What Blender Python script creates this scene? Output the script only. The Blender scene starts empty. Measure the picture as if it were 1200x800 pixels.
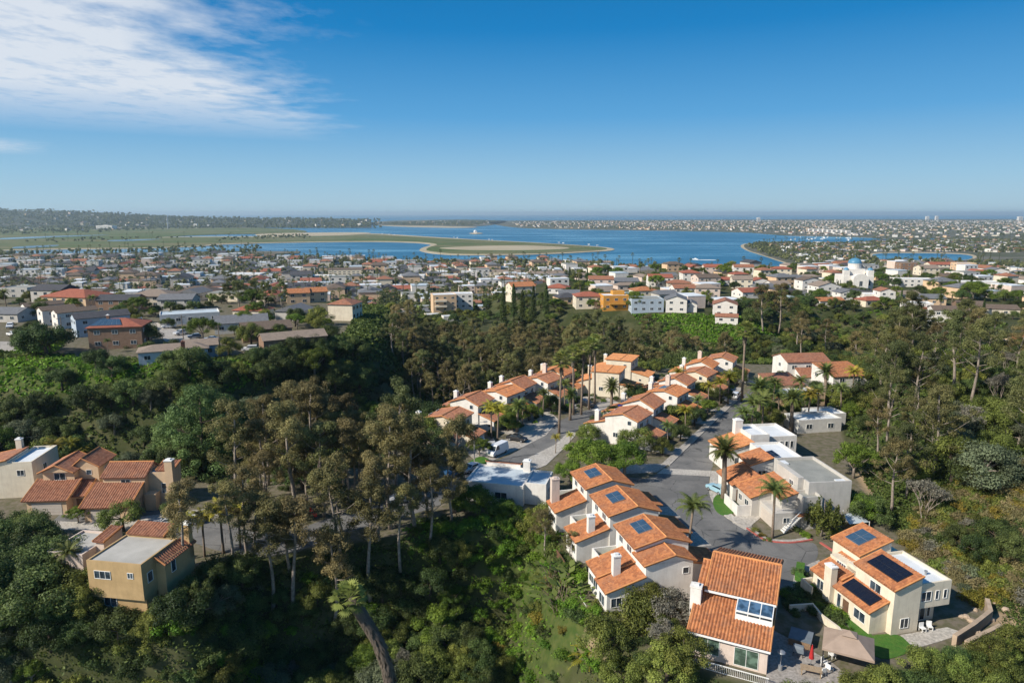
import bpy, math, random
import numpy as np
from mathutils import Vector, Matrix
R = random.Random(7)
NR = np.random.default_rng(11)
scn = bpy.context.scene
C = scn.collection
rad = math.radians

# ------------------------------------------------------------------ camera numbers (pixels of a 1200x800 frame -> places on the ground)
F = 800.0; PITCH = math.atan(150 / 800.0); CZ = 110.0
cp, sp = math.cos(PITCH), math.sin(PITCH)
def ray(px, py):
    a = (px - 600) / F; b = (py - 400) / F
    return (a, cp - b * sp, -sp - b * cp)
def up(px, py, z):
    a, dy, dz = ray(px, py); t = (z - CZ) / dz
    return (a * t, dy * t)

# ------------------------------------------------------------------ small mesh builder
class MB:
    def __init__(s): s.v = []; s.f = []; s.m = []
    def poly(s, pts, mi=0):
        n = len(s.v); s.v += [tuple(p) for p in pts]; s.f.append(tuple(range(n, n + len(pts)))); s.m.append(mi); return s
    def box(s, x0, x1, y0, y1, z0, z1, mi=0):
        n = len(s.v)
        s.v += [(x0,y0,z0),(x1,y0,z0),(x1,y1,z0),(x0,y1,z0),(x0,y0,z1),(x1,y0,z1),(x1,y1,z1),(x0,y1,z1)]
        for q in ((3,2,1,0),(4,5,6,7),(0,1,5,4),(1,2,6,5),(2,3,7,6),(3,0,4,7)):
            s.f.append(tuple(n + i for i in q)); s.m.append(mi)
        return s
    def prism(s, poly, z0, z1, mi=0):                    # vertical prism over a 2-D outline (ccw)
        n = len(s.v); k = len(poly)
        s.v += [(p[0], p[1], z0) for p in poly] + [(p[0], p[1], z1) for p in poly]
        s.f.append(tuple(n + i for i in reversed(range(k)))); s.m.append(mi)
        s.f.append(tuple(n + k + i for i in range(k))); s.m.append(mi)
        for i in range(k):
            j = (i + 1) % k
            s.f.append((n + i, n + j, n + k + j, n + k + i)); s.m.append(mi)
        return s
    def slab(s, pts, axis, a0, a1, mi=0):                # outline in the plane across `axis`, extruded a0..a1
        n = len(s.v); k = len(pts)
        for a in (a0, a1):
            for p in pts:
                s.v.append((a, p[0], p[1]) if axis == 'x' else (p[0], a, p[1]))
        s.f.append(tuple(n + i for i in reversed(range(k)))); s.m.append(mi)
        s.f.append(tuple(n + k + i for i in range(k))); s.m.append(mi)
        for i in range(k):
            j = (i + 1) % k
            s.f.append((n + i, n + j, n + k + j, n + k + i)); s.m.append(mi)
        return s
    def tube(s, pts, rs, k=6, mi=0, cap=True):
        n0 = len(s.v); pts = [Vector(p) for p in pts]
        for i, p in enumerate(pts):
            t = (pts[min(i + 1, len(pts) - 1)] - pts[max(i - 1, 0)])
            t = t.normalized() if t.length > 1e-6 else Vector((0, 0, 1))
            ref = Vector((1, 0, 0)) if abs(t.x) < .8 else Vector((0, 1, 0))
            a = t.cross(ref).normalized(); b = t.cross(a)
            for j in range(k):
                an = 2 * math.pi * j / k
                q = p + (a * math.cos(an) + b * math.sin(an)) * rs[i]
                s.v.append(tuple(q))
        for i in range(len(pts) - 1):
            for j in range(k):
                a = n0 + i * k + j; b = n0 + i * k + (j + 1) % k
                s.f.append((a, b, b + k, a + k)); s.m.append(mi)
        if cap:
            s.f.append(tuple(n0 + j for j in reversed(range(k)))); s.m.append(mi)
            e = n0 + (len(pts) - 1) * k
            s.f.append(tuple(e + j for j in range(k))); s.m.append(mi)
        return s
    def lathe(s, prof, k=16, c=(0, 0, 0), mi=0):         # (radius, z) profile
        n0 = len(s.v)
        for r, z in prof:
            for j in range(k):
                a = 2 * math.pi * j / k
                s.v.append((c[0] + r * math.cos(a), c[1] + r * math.sin(a), c[2] + z))
        for i in range(len(prof) - 1):
            for j in range(k):
                a = n0 + i * k + j; b = n0 + i * k + (j + 1) % k
                s.f.append((a, b, b + k, a + k)); s.m.append(mi)
        return s
    def xform(s, M, start=0):
        for i in range(start, len(s.v)): s.v[i] = tuple(M @ Vector(s.v[i]))
        return s
    def mesh(s, name, mats, smooth=False):
        me = bpy.data.meshes.new(name); me.from_pydata(s.v, [], s.f)
        for m in (mats if isinstance(mats, (list, tuple)) else [mats]): me.materials.append(m)
        if len(me.materials) > 1: me.polygons.foreach_set('material_index', s.m)
        if smooth: me.polygons.foreach_set('use_smooth', [True] * len(s.f))
        me.update(); return me
    def build(s, name, mats, parent=None, smooth=False):
        return link(name, s.mesh(name, mats, smooth), parent)

def link(name, data, parent=None):
    o = bpy.data.objects.new(name, data); C.objects.link(o)
    if parent is not None: o.parent = parent
    return o
def tag(o, label=None, cat=None, group=None, kind=None):
    if label: o['label'] = label
    if cat: o['category'] = cat
    if group: o['group'] = group
    if kind: o['kind'] = kind
    return o
def thing(name, label, cat, loc=(0, 0, 0), rot=0, group=None):
    o = link(name, None); o.location = loc; o.rotation_euler = (0, 0, rad(rot))
    return tag(o, label, cat, group)
KIDS = {}
def copy_tree(o, parent=None):
    c = o.copy(); C.objects.link(c); c.parent = parent
    for ch in KIDS.get(o.name) or KIDS.setdefault(o.name, list(o.children)): copy_tree(ch, c)
    return c

# ------------------------------------------------------------------ materials
MATS = {}
def ramp2(nt, fac, c0, c1):
    m = nt.nodes.new('ShaderNodeMix'); m.data_type = 'RGBA'
    nt.links.new(fac, m.inputs[0]); m.inputs[6].default_value = (*c0, 1); m.inputs[7].default_value = (*c1, 1)
    return m.outputs[2]
def noise(nt, scale, detail=3, vec=None, rough=.6):
    n = nt.nodes.new('ShaderNodeTexNoise'); n.inputs['Scale'].default_value = scale
    n.inputs['Detail'].default_value = detail; n.inputs['Roughness'].default_value = rough
    if vec is not None: nt.links.new(vec, n.inputs['Vector'])
    return n.outputs['Fac']
def rng(nt, val, a, b, c=0, d=1):
    n = nt.nodes.new('ShaderNodeMapRange'); nt.links.new(val, n.inputs[0])
    for i, q in enumerate((a, b, c, d)): n.inputs[i + 1].default_value = q
    return n.outputs[0]
def mixc(nt, fac, a, b, mode='MIX'):
    m = nt.nodes.new('ShaderNodeMix'); m.data_type = 'RGBA'; m.blend_type = mode
    for s, i in ((fac, 0), (a, 6), (b, 7)):
        if isinstance(s, (int, float)): m.inputs[i].default_value = s
        elif isinstance(s, tuple): m.inputs[i].default_value = (*s, 1)
        else: nt.links.new(s, m.inputs[i])
    return m.outputs[2]
def newmat(name, rough=.8, metallic=0, spec=.3):
    m = bpy.data.materials.new(name); m.use_nodes = True; nt = m.node_tree
    b = nt.nodes['Principled BSDF']; b.inputs['Roughness'].default_value = rough
    b.inputs['Metallic'].default_value = metallic; b.inputs['Specular IOR Level'].default_value = spec
    MATS[name] = m; return m, nt, b
def coords(nt, kind='Object'):
    return nt.nodes.new('ShaderNodeTexCoord').outputs[kind]
def mat(name, c0, c1=None, scale=2.0, rough=.8, metallic=0, bump=0, bscale=8, spec=.3, fine=None):
    """two-tone mottled surface in object space"""
    m, nt, b = newmat(name, rough, metallic, spec)
    co = coords(nt)
    c1 = c1 or tuple(x * .78 for x in c0)
    f = rng(nt, noise(nt, scale, 4, co), .35, .68)
    col = ramp2(nt, f, c0, c1)
    if fine:
        f2 = rng(nt, noise(nt, fine, 2, co), .3, .7)
        col = mixc(nt, f2, col, mixc(nt, .45, col, (0, 0, 0), 'MIX'))
    if 'stucco' in name:                                  # rain streaks and grime patches of the render itself
        mp = nt.nodes.new('ShaderNodeMapping'); mp.inputs['Scale'].default_value = (2.2, 2.2, .28); nt.links.new(co, mp.inputs[0])
        col = mixc(nt, rng(nt, noise(nt, 1.0, 5, mp.outputs[0], .7), .5, .78, 0, .42), col, tuple(x * .52 for x in c0))
    nt.links.new(col, b.inputs['Base Color'])
    if bump:
        bn = nt.nodes.new('ShaderNodeBump'); bn.inputs['Strength'].default_value = bump; bn.inputs['Distance'].default_value = .05
        nt.links.new(noise(nt, bscale, 3, co), bn.inputs['Height']); nt.links.new(bn.outputs[0], b.inputs['Normal'])
    return m
def leafmat(name, dark, light, vary=.10, trans=.33, rough=.6):
    m, nt, b = newmat(name, rough, 0, .25)
    at = nt.nodes.new('ShaderNodeAttribute'); at.attribute_name = 'lv'
    col = ramp2(nt, at.outputs['Fac'], dark, light)
    oi = nt.nodes.new('ShaderNodeObjectInfo')
    hs = nt.nodes.new('ShaderNodeHueSaturation')
    nt.links.new(rng(nt, oi.outputs['Random'], 0, 1, .5 - vary * .16, .5 + vary * .2), hs.inputs['Hue'])
    r2 = nt.nodes.new('ShaderNodeMath'); r2.operation = 'FRACT'
    r1 = nt.nodes.new('ShaderNodeMath'); r1.operation = 'MULTIPLY'; r1.inputs[1].default_value = 7.31
    nt.links.new(oi.outputs['Random'], r1.inputs[0]); nt.links.new(r1.outputs[0], r2.inputs[0])
    nt.links.new(rng(nt, r2.outputs[0], 0, 1, 1 - vary * 3, 1 + vary * 3.2), hs.inputs['Value'])
    nt.links.new(col, hs.inputs['Color'])
    nt.links.new(hs.outputs[0], b.inputs['Base Color'])
    tr = nt.nodes.new('ShaderNodeBsdfTranslucent'); nt.links.new(hs.outputs[0], tr.inputs['Color'])
    mx = nt.nodes.new('ShaderNodeMixShader'); mx.inputs[0].default_value = trans
    out = nt.nodes['Material Output']
    nt.links.new(b.outputs[0], mx.inputs[1]); nt.links.new(tr.outputs[0], mx.inputs[2]); nt.links.new(mx.outputs[0], out.inputs['Surface'])
    return m
def tilemat(name, c0, c1, c2):
    """barrel tile: kiln-colour patches tile by tile, weathering, bands of darker courses"""
    m, nt, b = newmat(name, .75, 0, .25)
    co = coords(nt)
    v = nt.nodes.new('ShaderNodeTexVoronoi'); v.inputs['Scale'].default_value = 2.6; nt.links.new(co, v.inputs['Vector'])
    sx = nt.nodes.new('ShaderNodeSeparateColor'); nt.links.new(v.outputs['Color'], sx.inputs[0])
    col = ramp2(nt, rng(nt, sx.outputs[0], .15, .9), c0, c1)
    col = mixc(nt, rng(nt, noise(nt, .5, 4, co), .48, .72, 0, .8), col, c2)
    col = mixc(nt, rng(nt, noise(nt, 1.7, 5, co, .7), .52, .72, 0, .75), col, tuple(x * .42 for x in c1))
    col = mixc(nt, rng(nt, noise(nt, 3.1, 3, co, .6), .6, .75, 0, .45), col, (.50, .36, .25))
    nt.links.new(col, b.inputs['Base Color'])
    return m
def glassmat(name, col=(.02, .03, .04), rough=.06):
    m, nt, b = newmat(name, rough, 0, .6)
    co = coords(nt)
    c = ramp2(nt, rng(nt, noise(nt, .9, 2, co), .42, .6), col, tuple(x * 2.4 + .01 for x in col))
    nt.links.new(c, b.inputs['Base Color'])
    return m

tilemat('tile_orange', (.50, .205, .085), (.34, .13, .058), (.32, .155, .09))
tilemat('tile_rust', (.37, .165, .095), (.25, .105, .062), (.25, .135, .095))
tilemat('tile_bright', (.58, .27, .11), (.48, .19, .08), (.42, .19, .10))
mat('ridge_tile', (.62, .28, .10), (.46, .19, .08), 1.5, .75)
mat('stucco_white', (.74, .71, .66), (.64, .60, .55), .7, .9, bump=.2, bscale=14)
mat('stucco_cream', (.72, .64, .50), (.62, .54, .42), .7, .9, bump=.2, bscale=14)
mat('stucco_pink', (.66, .54, .46), (.58, .47, .40), .7, .9, bump=.2, bscale=14)
mat('stucco_grey', (.52, .49, .45), (.44, .42, .38), .6, .9, bump=.2, bscale=14)
mat('stucco_ochre', (.50, .34, .17), (.40, .27, .13), .6, .9, bump=.25, bscale=12)
mat('stucco_peach', (.66, .47, .30), (.56, .40, .26), .6, .9, bump=.25, bscale=12)
mat('stucco_orange', (.62, .30, .06), (.54, .25, .05), .6, .9)
mat('stucco_blue', (.42, .49, .56), (.36, .42, .49), .6, .9)
mat('siding_brown', (.26, .165, .11), (.20, .125, .085), 1.2, .85, bump=.2)
mat('shingle_brown', (.20, .15, .115), (.15, .11, .085), 1.5, .9, fine=9)
mat('shingle_tan', (.36, .28, .22), (.28, .22, .175), 1.2, .9, fine=9)
mat('shingle_grey', (.22, .225, .24), (.16, .165, .175), 1.2, .9, fine=9)
mat('shingle_dark', (.10, .10, .11), (.07, .07, .08), 1.2, .9, fine=9)
mat('roof_red', (.44, .15, .09), (.34, .11, .07), .8, .85, fine=6)
mat('flat_white', (.72, .74, .75), (.58, .61, .63), .35, .7)
mat('flat_grey', (.30, .30, .27), (.22, .225, .205), .35, .85)
mat('flat_warm', (.46, .44, .40), (.36, .345, .31), .35, .8)
mat('flat_paleblue', (.50, .56, .60), (.40, .46, .50), .35, .7)
mat('trim_white', (.80, .79, .76), (.72, .71, .68), 2, .6)
mat('trim_brown', (.16, .09, .05), (.11, .06, .04), 2, .7)
mat('wood_deck', (.34, .22, .13), (.25, .16, .10), 2, .8, fine=12)
mat('wood_pale', (.48, .36, .23), (.36, .26, .17), 2, .8, fine=12)
mat('brick_red', (.28, .11, .07), (.20, .08, .055), 3, .85, fine=14)
glassmat('glass_dark'); glassmat('glass_green', (.05, .08, .06)); glassmat('glass_blue', (.03, .06, .10))
mat('garage_door', (.52, .46, .40), (.46, .41, .36), 2, .7)
mat('garage_brown', (.30, .20, .13), (.24, .16, .11), 2, .7)
mat('solar_black', (.008, .009, .016), (.012, .013, .022), 2, .25, spec=.5)
mat('solar_blue', (.035, .07, .115), (.05, .095, .15), 1.2, .22, spec=.6)
mat('metal_grey', (.42, .43, .44), (.34, .35, .36), 2, .45, .6)
mat('metal_dark', (.05, .05, .055), (.035, .035, .04), 2, .5, .4)
mat('concrete', (.50, .46, .41), (.41, .375, .335), .25, .9, fine=3)
mat('concrete_pale', (.58, .54, .48), (.48, .44, .39), .3, .9, fine=3)
mat('kerb_red', (.48, .10, .08), (.36, .12, .10), .8, .8)
mat('kerb_grey', (.50, .47, .43), (.40, .38, .35), .8, .9)
mat('patio_stone', (.44, .40, .36), (.34, .31, .28), .8, .85, fine=3)
mat('bark_grey', (.34, .29, .24), (.17, .135, .11), 1.6, .95, bump=.4, bscale=6)
mat('bark_dark', (.10, .075, .055), (.05, .038, .03), 2, .95)
mat('bark_palm', (.26, .20, .15), (.17, .13, .10), 2.5, .95, bump=.4)
mat('skirt_dry', (.16, .13, .095), (.05, .04, .03), 2.6, .95, bump=.5, bscale=9)
mat('fabric_tan', (.36, .27, .21), (.30, .225, .175), 1, .9)
mat('fabric_red', (.45, .03, .03), (.36, .02, .02), 2, .85)
mat('plastic_blue', (.02, .05, .42), (.015, .04, .35), 2, .5)
mat('plastic_white', (.78, .78, .76), (.70, .70, .68), 2, .5)
mat('cover_grey', (.17, .20, .23), (.13, .155, .18), 1, .7)
mat('rubber', (.02, .02, .02), (.03, .03, .03), 3, .85)
mat('tin_white', (.62, .60, .56), (.52, .50, .47), 1, .6)
mat('sand', (.50, .41, .28), (.42, .35, .25), .02, .95)
mat('rock_tan', (.46, .35, .25), (.34, .26, .19), .8, .95, bump=.5)
for nm, c in (('white', (.80, .80, .80)), ('silver', (.45, .46, .48)), ('red', (.55, .02, .02)), ('black', (.02, .02, .022)), ('sky', (.30, .48, .56)), ('navy', (.03, .08, .16)), ('tan', (.42, .37, .30))):
    m_ = mat('paint_' + nm, c, tuple(x * .96 for x in c), 1, .25, 0, spec=.5); m_.node_tree.nodes['Principled BSDF'].inputs['Coat Weight'].default_value = .5
# foliage
leafmat('leaf_euc', (.064, .078, .025), (.225, .235, .085), .11)
leafmat('leaf_eucbrown', (.085, .078, .030), (.285, .240, .098), .11)
leafmat('leaf_oak', (.030, .050, .014), (.138, .185, .052), .13)
leafmat('leaf_grey', (.070, .085, .045), (.205, .235, .13), .10)
leafmat('leaf_pine', (.050, .088, .024), (.20, .285, .09), .09)
leafmat('leaf_bright', (.050, .090, .012), (.195, .265, .036), .10)
leafmat('leaf_olive', (.065, .085, .018), (.255, .285, .060), .13)
leafmat('leaf_yellow', (.13, .115, .018), (.30, .24, .04), .10)
leafmat('leaf_palm', (.055, .082, .020), (.215, .25, .065), .10)
leafmat('leaf_fan', (.085, .11, .028), (.34, .36, .09), .10)
leafmat('leaf_palmyellow', (.14, .15, .02), (.42, .36, .045), .12)
leafmat('leaf_dry', (.12, .095, .075), (.22, .18, .145), .10)
leafmat('leaf_straw', (.16, .135, .06), (.36, .30, .14), .08)
leafmat('leaf_twig', (.15, .14, .105), (.30, .285, .225), .08)
leafmat('leaf_cover', (.038, .068, .015), (.15, .195, .045), .0)
leafmat('leaf_lime', (.065, .135, .012), (.20, .32, .032), .09)
M = MATS
# ------------------------------------------------------------------ the lie of the land
PAD_DEV = [(18,69),(29,64),(40,67),(56,71),(62,80),(61,104),(66,122),(76,150),(92,185),(112,222),(70,228),(40,214),(10,197),(-8,172),(-22,150),(-28,130),(-60,130),(-104,124),(-104,96),(-66,79),(-42,79),(-40,93),(-12,102),(4,107),(8,98),(9,80)]
PAD_LEFT = [(-190,186),(-150,190),(-122,184),(-104,179),(-84,178),(-72,187),(-58,205),(-50,225),(-60,300),(-120,330),(-260,330),(-330,250),(-300,190)]
PAD_RIGHT = [(22,352),(60,338),(104,322),(118,345),(170,352),(215,300),(190,270),(215,262),(300,330),(420,470),(400,620),(200,640),(60,560),(0,430)]
CTRL = [(-70,20,34),(0,30,36),(60,30,52),(-60,60,35),(-20,62,35),(10,58,44),(24,55,53),(50,55,56),(75,62,61),(-10,85,44),(-30,82,43),(-100,75,40),(-150,90,42),
        (70,95,64),(95,110,69),(85,140,66),(120,170,70),(150,215,66),(110,90,72),(150,130,76),(200,180,74),(240,220,72),(135,240,54),
        (-75,145,37),(-40,150,36),(-110,150,42),(-70,170,46),(-130,165,54),(-45,180,42),(-20,205,46),(0,235,47),(30,255,48),(-40,230,46),(-45,260,50),(60,240,50),(90,268,49),(140,275,50),(180,245,54),
        (0,300,52),(40,318,54),(80,300,51),(-20,340,55),(-30,400,50),(105,308,54),(-180,150,52),(-220,140,56),
        (-100,420,40),(-250,420,44),(-200,560,20),(0,560,34),(-400,400,40),(-500,700,9),(-200,800,8),(0,800,9),(150,760,14),(300,760,24),(500,700,26),(450,480,52),(500,300,66),(-500,250,60),
        (0,1050,4),(-600,1100,4),(500,1050,4),(-1000,1200,3),(1000,1200,3),(900,800,12),(-900,800,8),(0,1500,1),(-1300,1700,1),(1300,1700,1),(0,-60,40),(-100,-40,40),(120,-40,60),(-300,40,50),(300,60,80)]
_c = np.array(CTRL, float)
_d = np.sqrt(((_c[:, None, :2] - _c[None, :, :2]) ** 2).sum(2) + 9)
_n = len(_c)
_A = np.zeros((_n + 1, _n + 1)); _A[:_n, :_n] = -_d + np.eye(_n) * .5; _A[:_n, _n] = 1; _A[_n, :_n] = 1
_w = np.linalg.solve(_A, np.append(_c[:, 2], 0))
def sdist(poly, x, y):
    """signed distance to a polygon (negative inside), numpy"""
    x = np.asarray(x, float); y = np.asarray(y, float)
    d = np.full(x.shape, 1e9); ins = np.zeros(x.shape, bool); k = len(poly)
    for i in range(k):
        ax, ay = poly[i]; bx, by = poly[(i + 1) % k]
        ex, ey = bx - ax, by - ay
        t = np.clip(((x - ax) * ex + (y - ay) * ey) / (ex * ex + ey * ey + 1e-9), 0, 1)
        d = np.minimum(d, np.hypot(x - ax - t * ex, y - ay - t * ey))
        c = ((ay > y) != (by > y)) & (x < ex * (y - ay) / (ey if abs(ey) > 1e-9 else 1e-9) + ax)
        ins ^= c
    return np.where(ins, -d, d)
def sstep(d, w): t = np.clip(d / w, 0, 1); return t * t * (3 - 2 * t)
def H(x, y):
    x = np.asarray(x, float); y = np.asarray(y, float); sh = x.shape
    xf = x.ravel(); yf = y.ravel()
    z = np.full(xf.shape, _w[_n])
    for i in range(_n): z -= _w[i] * np.sqrt((xf - _c[i, 0]) ** 2 + (yf - _c[i, 1]) ** 2 + 9)
    r = np.exp(-((yf - 150) / 260.) ** 2)
    z += r * (1.1 * np.sin(xf * .11 + 1.3 * np.sin(yf * .07)) * np.cos(yf * .09 + .6) + .5 * np.sin(xf * .31 + yf * .23))
    for pad, zz, w in ((PAD_LEFT, 70, 24), (PAD_RIGHT, 62, 26), (PAD_DEV, 60, 9)):
        k = sstep(sdist(pad, xf, yf), w); z = zz * (1 - k) + z * k
    return z.reshape(sh)
def h1(x, y): return float(H(np.array([x]), np.array([y]))[0])
def G(px, py):
    """first point of the land along the view line through a pixel"""
    a, dy, dz = ray(px, py)
    t = np.concatenate([np.arange(35, 420, .5), np.arange(420, 2500, 4)])
    z = CZ + dz * t; hh = H(a * t, dy * t)
    i = int(np.argmax(z <= hh))
    if z[i] > hh[i]: return (a * t[-1], dy * t[-1], hh[-1])
    lo, hi = t[max(i - 1, 0)], t[i]
    for _ in range(8):
        m = (lo + hi) / 2
        if CZ + dz * m > h1(a * m, dy * m): lo = m
        else: hi = m
    return (a * hi, dy * hi, h1(a * hi, dy * hi))
def PP(pts): return [G(*p)[:2] for p in pts]

# ------------------------------------------------------------------ painted ground kinds (soil, bright grass, dry scrub, yards)
GRASS = [PP(q) for q in ([(0,425),(110,418),(150,430),(120,452),(40,462),(0,455)], [(120,432),(270,424),(300,440),(265,462),(180,456),(140,470)],
         [(585,605),(650,610),(645,690),(600,710),(560,660)], [(640,690),(690,700),(700,760),(640,800),(600,790),(610,720)],
         [(745,370),(850,370),(930,392),(860,402),(770,400)], [(30,400),(70,398),(60,412),(25,415)], [(900,392),(1010,388),(1000,400),(920,404)], [(480,600),(560,620),(540,680),(490,660)])]
DIRT = [PP(q) for q in ([(20,400),(75,408),(60,425),(5,432)], [(1100,735),(1200,700),(1200,760),(1130,790)], [(780,395),(815,388),(835,396),(800,402)], [(985,555),(1030,540),(1035,575),(1000,585)],
        [(660,690),(705,690),(712,770),(668,770)], [(180,595),(250,597),(250,612),(180,612)])]
SCRUB = [PP(q) for q in ([(1060,640),(1110,590),(1200,560),(1200,700),(1120,700)],)]
def build_ground():
    ys = [-45.0]
    while ys[-1] < 1250: ys.append(ys[-1] + max(1.5, (ys[-1] + 20) * .0125))
    ys = np.array(ys); us = np.linspace(-.98, .98, 340)
    Y = np.repeat(ys[:, None], len(us), 1); X = us[None, :] * (Y + 95)
    Z = H(X, Y)
    nx, ny = len(us), len(ys)
    me = bpy.data.meshes.new('ground')
    idx = np.arange(nx * ny).reshape(ny, nx)
    q = np.stack([idx[:-1, :-1], idx[:-1, 1:], idx[1:, 1:], idx[1:, :-1]], -1).reshape(-1, 4)
    me.from_pydata(np.stack([X, Y, Z], -1).reshape(-1, 3).tolist(), [], q.tolist())
    me.polygons.foreach_set('use_smooth', [True] * len(q))
    xf, yf = X.ravel(), Y.ravel()
    def near(polys, w):
        k = np.zeros(xf.shape)
        for p in polys: k = np.maximum(k, 1 - sstep(sdist(p, xf, yf) + w * .5, w))
        return k
    g = near(GRASS, 8); d = np.maximum(near(DIRT, 5), near(SCRUB, 10) * .85)
    yard = np.maximum(1 - sstep(sdist(PAD_DEV, xf, yf) + 3, 6), 0)
    far = np.clip((yf - 380) / 200, 0, 1)
    yard = np.maximum(yard, np.maximum((1 - sstep(sdist(PAD_LEFT, xf, yf) + 8, 8)) , far * .8))
    at = me.color_attributes.new('zone', 'FLOAT_COLOR', 'POINT')
    at.data.foreach_set('color', np.stack([g, d, yard, np.ones_like(g)], -1).ravel())
    m, nt, b = newmat('ground_soil', .95, 0, .1)
    ge = nt.nodes.new('ShaderNodeNewGeometry').outputs['Position']
    a = nt.nodes.new('ShaderNodeAttribute'); a.attribute_name = 'zone'
    s = nt.nodes.new('ShaderNodeSeparateColor'); nt.links.new(a.outputs['Color'], s.inputs[0])
    n1 = noise(nt, .12, 5, ge); n2 = noise(nt, .9, 4, ge)
    col = ramp2(nt, rng(nt, n1, .4, .62), (.045, .055, .020), (.085, .085, .040))
    col = mixc(nt, rng(nt, n2, .5, .75), col, (.035, .045, .015))
    def thr(ch, amp=.35):
        ad = nt.nodes.new('ShaderNodeMath'); ad.operation = 'MULTIPLY_ADD'; ad.inputs[1].default_value = amp * 2; 
        nt.links.new(n2, ad.inputs[0]); nt.links.new(ch, ad.inputs[2])
        return rng(nt, ad.outputs[0], .55 + amp - .12, .55 + amp + .12)
    col = mixc(nt, thr(s.outputs[1]), col, ramp2(nt, rng(nt, n1, .35, .65), (.40, .29, .18), (.28, .21, .135)))
    col = mixc(nt, thr(s.outputs[2], .25), col, ramp2(nt, rng(nt, n2, .4, .6), (.17, .145, .11), (.11, .105, .06)))
    col = mixc(nt, thr(s.outputs[0]), col, ramp2(nt, rng(nt, n2, .35, .65), (.045, .075, .018), (.085, .10, .03)))
    nt.links.new(col, b.inputs['Base Color'])
    me.materials.append(m)
    return tag(link('ground', me), kind='structure')
build_ground()
# ------------------------------------------------------------------ water, far shores, roads
def smooth(pts, n=5, closed=True):
    out = []; k = len(pts)
    for i in range(k if closed else k - 1):
        g = lambda j: Vector(pts[j % k]) if closed else Vector(pts[max(0, min(k - 1, j))])
        p0, p1, p2, p3 = g(i - 1), g(i), g(i + 1), g(i + 2)
        for j in range(n):
            t = j / n
            out.append(tuple(.5 * ((2 * p1) + (p2 - p0) * t + (2 * p0 - 5 * p1 + 4 * p2 - p3) * t * t + (3 * p1 - p0 - 3 * p2 + p3) * t ** 3)))
    if not closed: out.append(tuple(pts[-1]))
    return out
def area2(p): return sum(p[i][0] * p[(i + 1) % len(p)][1] - p[(i + 1) % len(p)][0] * p[i][1] for i in range(len(p)))
def ccw(p): return p if area2(p) > 0 else list(reversed(p))
def sheet(name, poly, z0, z1, m, kind='structure'):
    return tag(MB().prism(ccw(poly), z0, z1).build(name, m), kind=kind)

def water_mat(name, deep, light):
    m, nt, b = newmat(name, .22, 0, .5)
    ge = nt.nodes.new('ShaderNodeNewGeometry').outputs['Position']
    mp = nt.nodes.new('ShaderNodeMapping'); mp.inputs['Scale'].default_value = (.0016, .0045, 1); nt.links.new(ge, mp.inputs[0])
    n1 = noise(nt, 1.0, 5, mp.outputs[0], .65)
    nt.links.new(ramp2(nt, rng(nt, n1, .50, .62), deep, light), b.inputs['Base Color'])
    nt.links.new(rng(nt, n1, .4, .7, .38, .16), b.inputs['Roughness'])
    bn = nt.nodes.new('ShaderNodeBump'); bn.inputs['Strength'].default_value = .55; bn.inputs['Distance'].default_value = .5
    nt.links.new(noise(nt, .09, 4, ge), bn.inputs['Height']); nt.links.new(bn.outputs[0], b.inputs['Normal'])
    return m
water_mat('sea_water', (.014, .115, .20), (.055, .21, .31))
tag(MB().poly([(-60000, 950, 0), (60000, 950, 0), (60000, 52000, 0), (-60000, 52000, 0)]).build('water', M['sea_water']), kind='structure')

def landmat(name, c0, c1, c2, scale):
    m, nt, b = newmat(name, .95, 0, .1)
    ge = nt.nodes.new('ShaderNodeNewGeometry').outputs['Position']
    mp = nt.nodes.new('ShaderNodeMapping'); mp.inputs['Scale'].default_value = (scale * .35, scale, scale); nt.links.new(ge, mp.inputs[0])
    n1 = noise(nt, 1, 5, mp.outputs[0], .65); n2 = noise(nt, 6, 3, mp.outputs[0])
    col = ramp2(nt, rng(nt, n1, .42, .60), c0, c1)
    col = mixc(nt, rng(nt, n2, .52, .66), col, c2)
    nt.links.new(col, b.inputs['Base Color']); return m
landmat('island_grass', (.085, .12, .035), (.17, .155, .075), (.06, .09, .03), .004)
landmat('town_ground', (.085, .09, .05), (.17, .155, .13), (.05, .06, .03), .006)
landmat('hill_cover', (.050, .060, .036), (.085, .082, .06), (.035, .042, .024), .004)
landmat('dry_sand', (.46, .39, .27), (.36, .30, .20), (.42, .36, .26), .01)
def px2(poly, z=2.0): return [up(x, y, z) for x, y in poly]

ISL = px2([(-60,283),(0,281.5),(120,279),(230,277),(330,276.5),(400,274.5),(440,273.5),(500,277),(560,280.5),(620,283.5),(670,286.5),(705,289),(719,291),(716,293.2),(690,295),(650,297),(600,298.2),(540,298.3),(508,296.5),(492,293),(496,289.5),(505,286.5),(488,284.3),(450,283.2),(400,283.3),(345,284),(300,285),(255,286.5),(225,289),(150,291),(60,292),(-80,294)])
sheet('island_beach', smooth(ISL, 4), -2, 1.2, M['dry_sand'])
ic = px2([(-60,283.6),(0,282.2),(120,279.8),(230,277.8),(330,277.4),(400,275.6),(440,274.8),(500,278.2),(560,281.4),(620,284.3),(670,287.2),(700,289.5),(711,291),(706,292.5),(684,294.1),(648,295.9),(600,297),(543,297.1),(514,295.4),(500,292.8),(503,289.5),(512,286),(490,283.2),(450,282.3),(400,282.4),(345,283.2),(300,284.2),(255,285.6),(225,288),(150,290),(60,291),(-80,293)])
sheet('island', smooth(ic, 4), -1, 1.9, M['island_grass'])
sheet('sand_flat', smooth(px2([(515,290.5),(560,288.3),(620,287.8),(665,290),(655,292),(600,293.2),(545,292.8)]), 4), 1, 2.0, M['dry_sand'])
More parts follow.
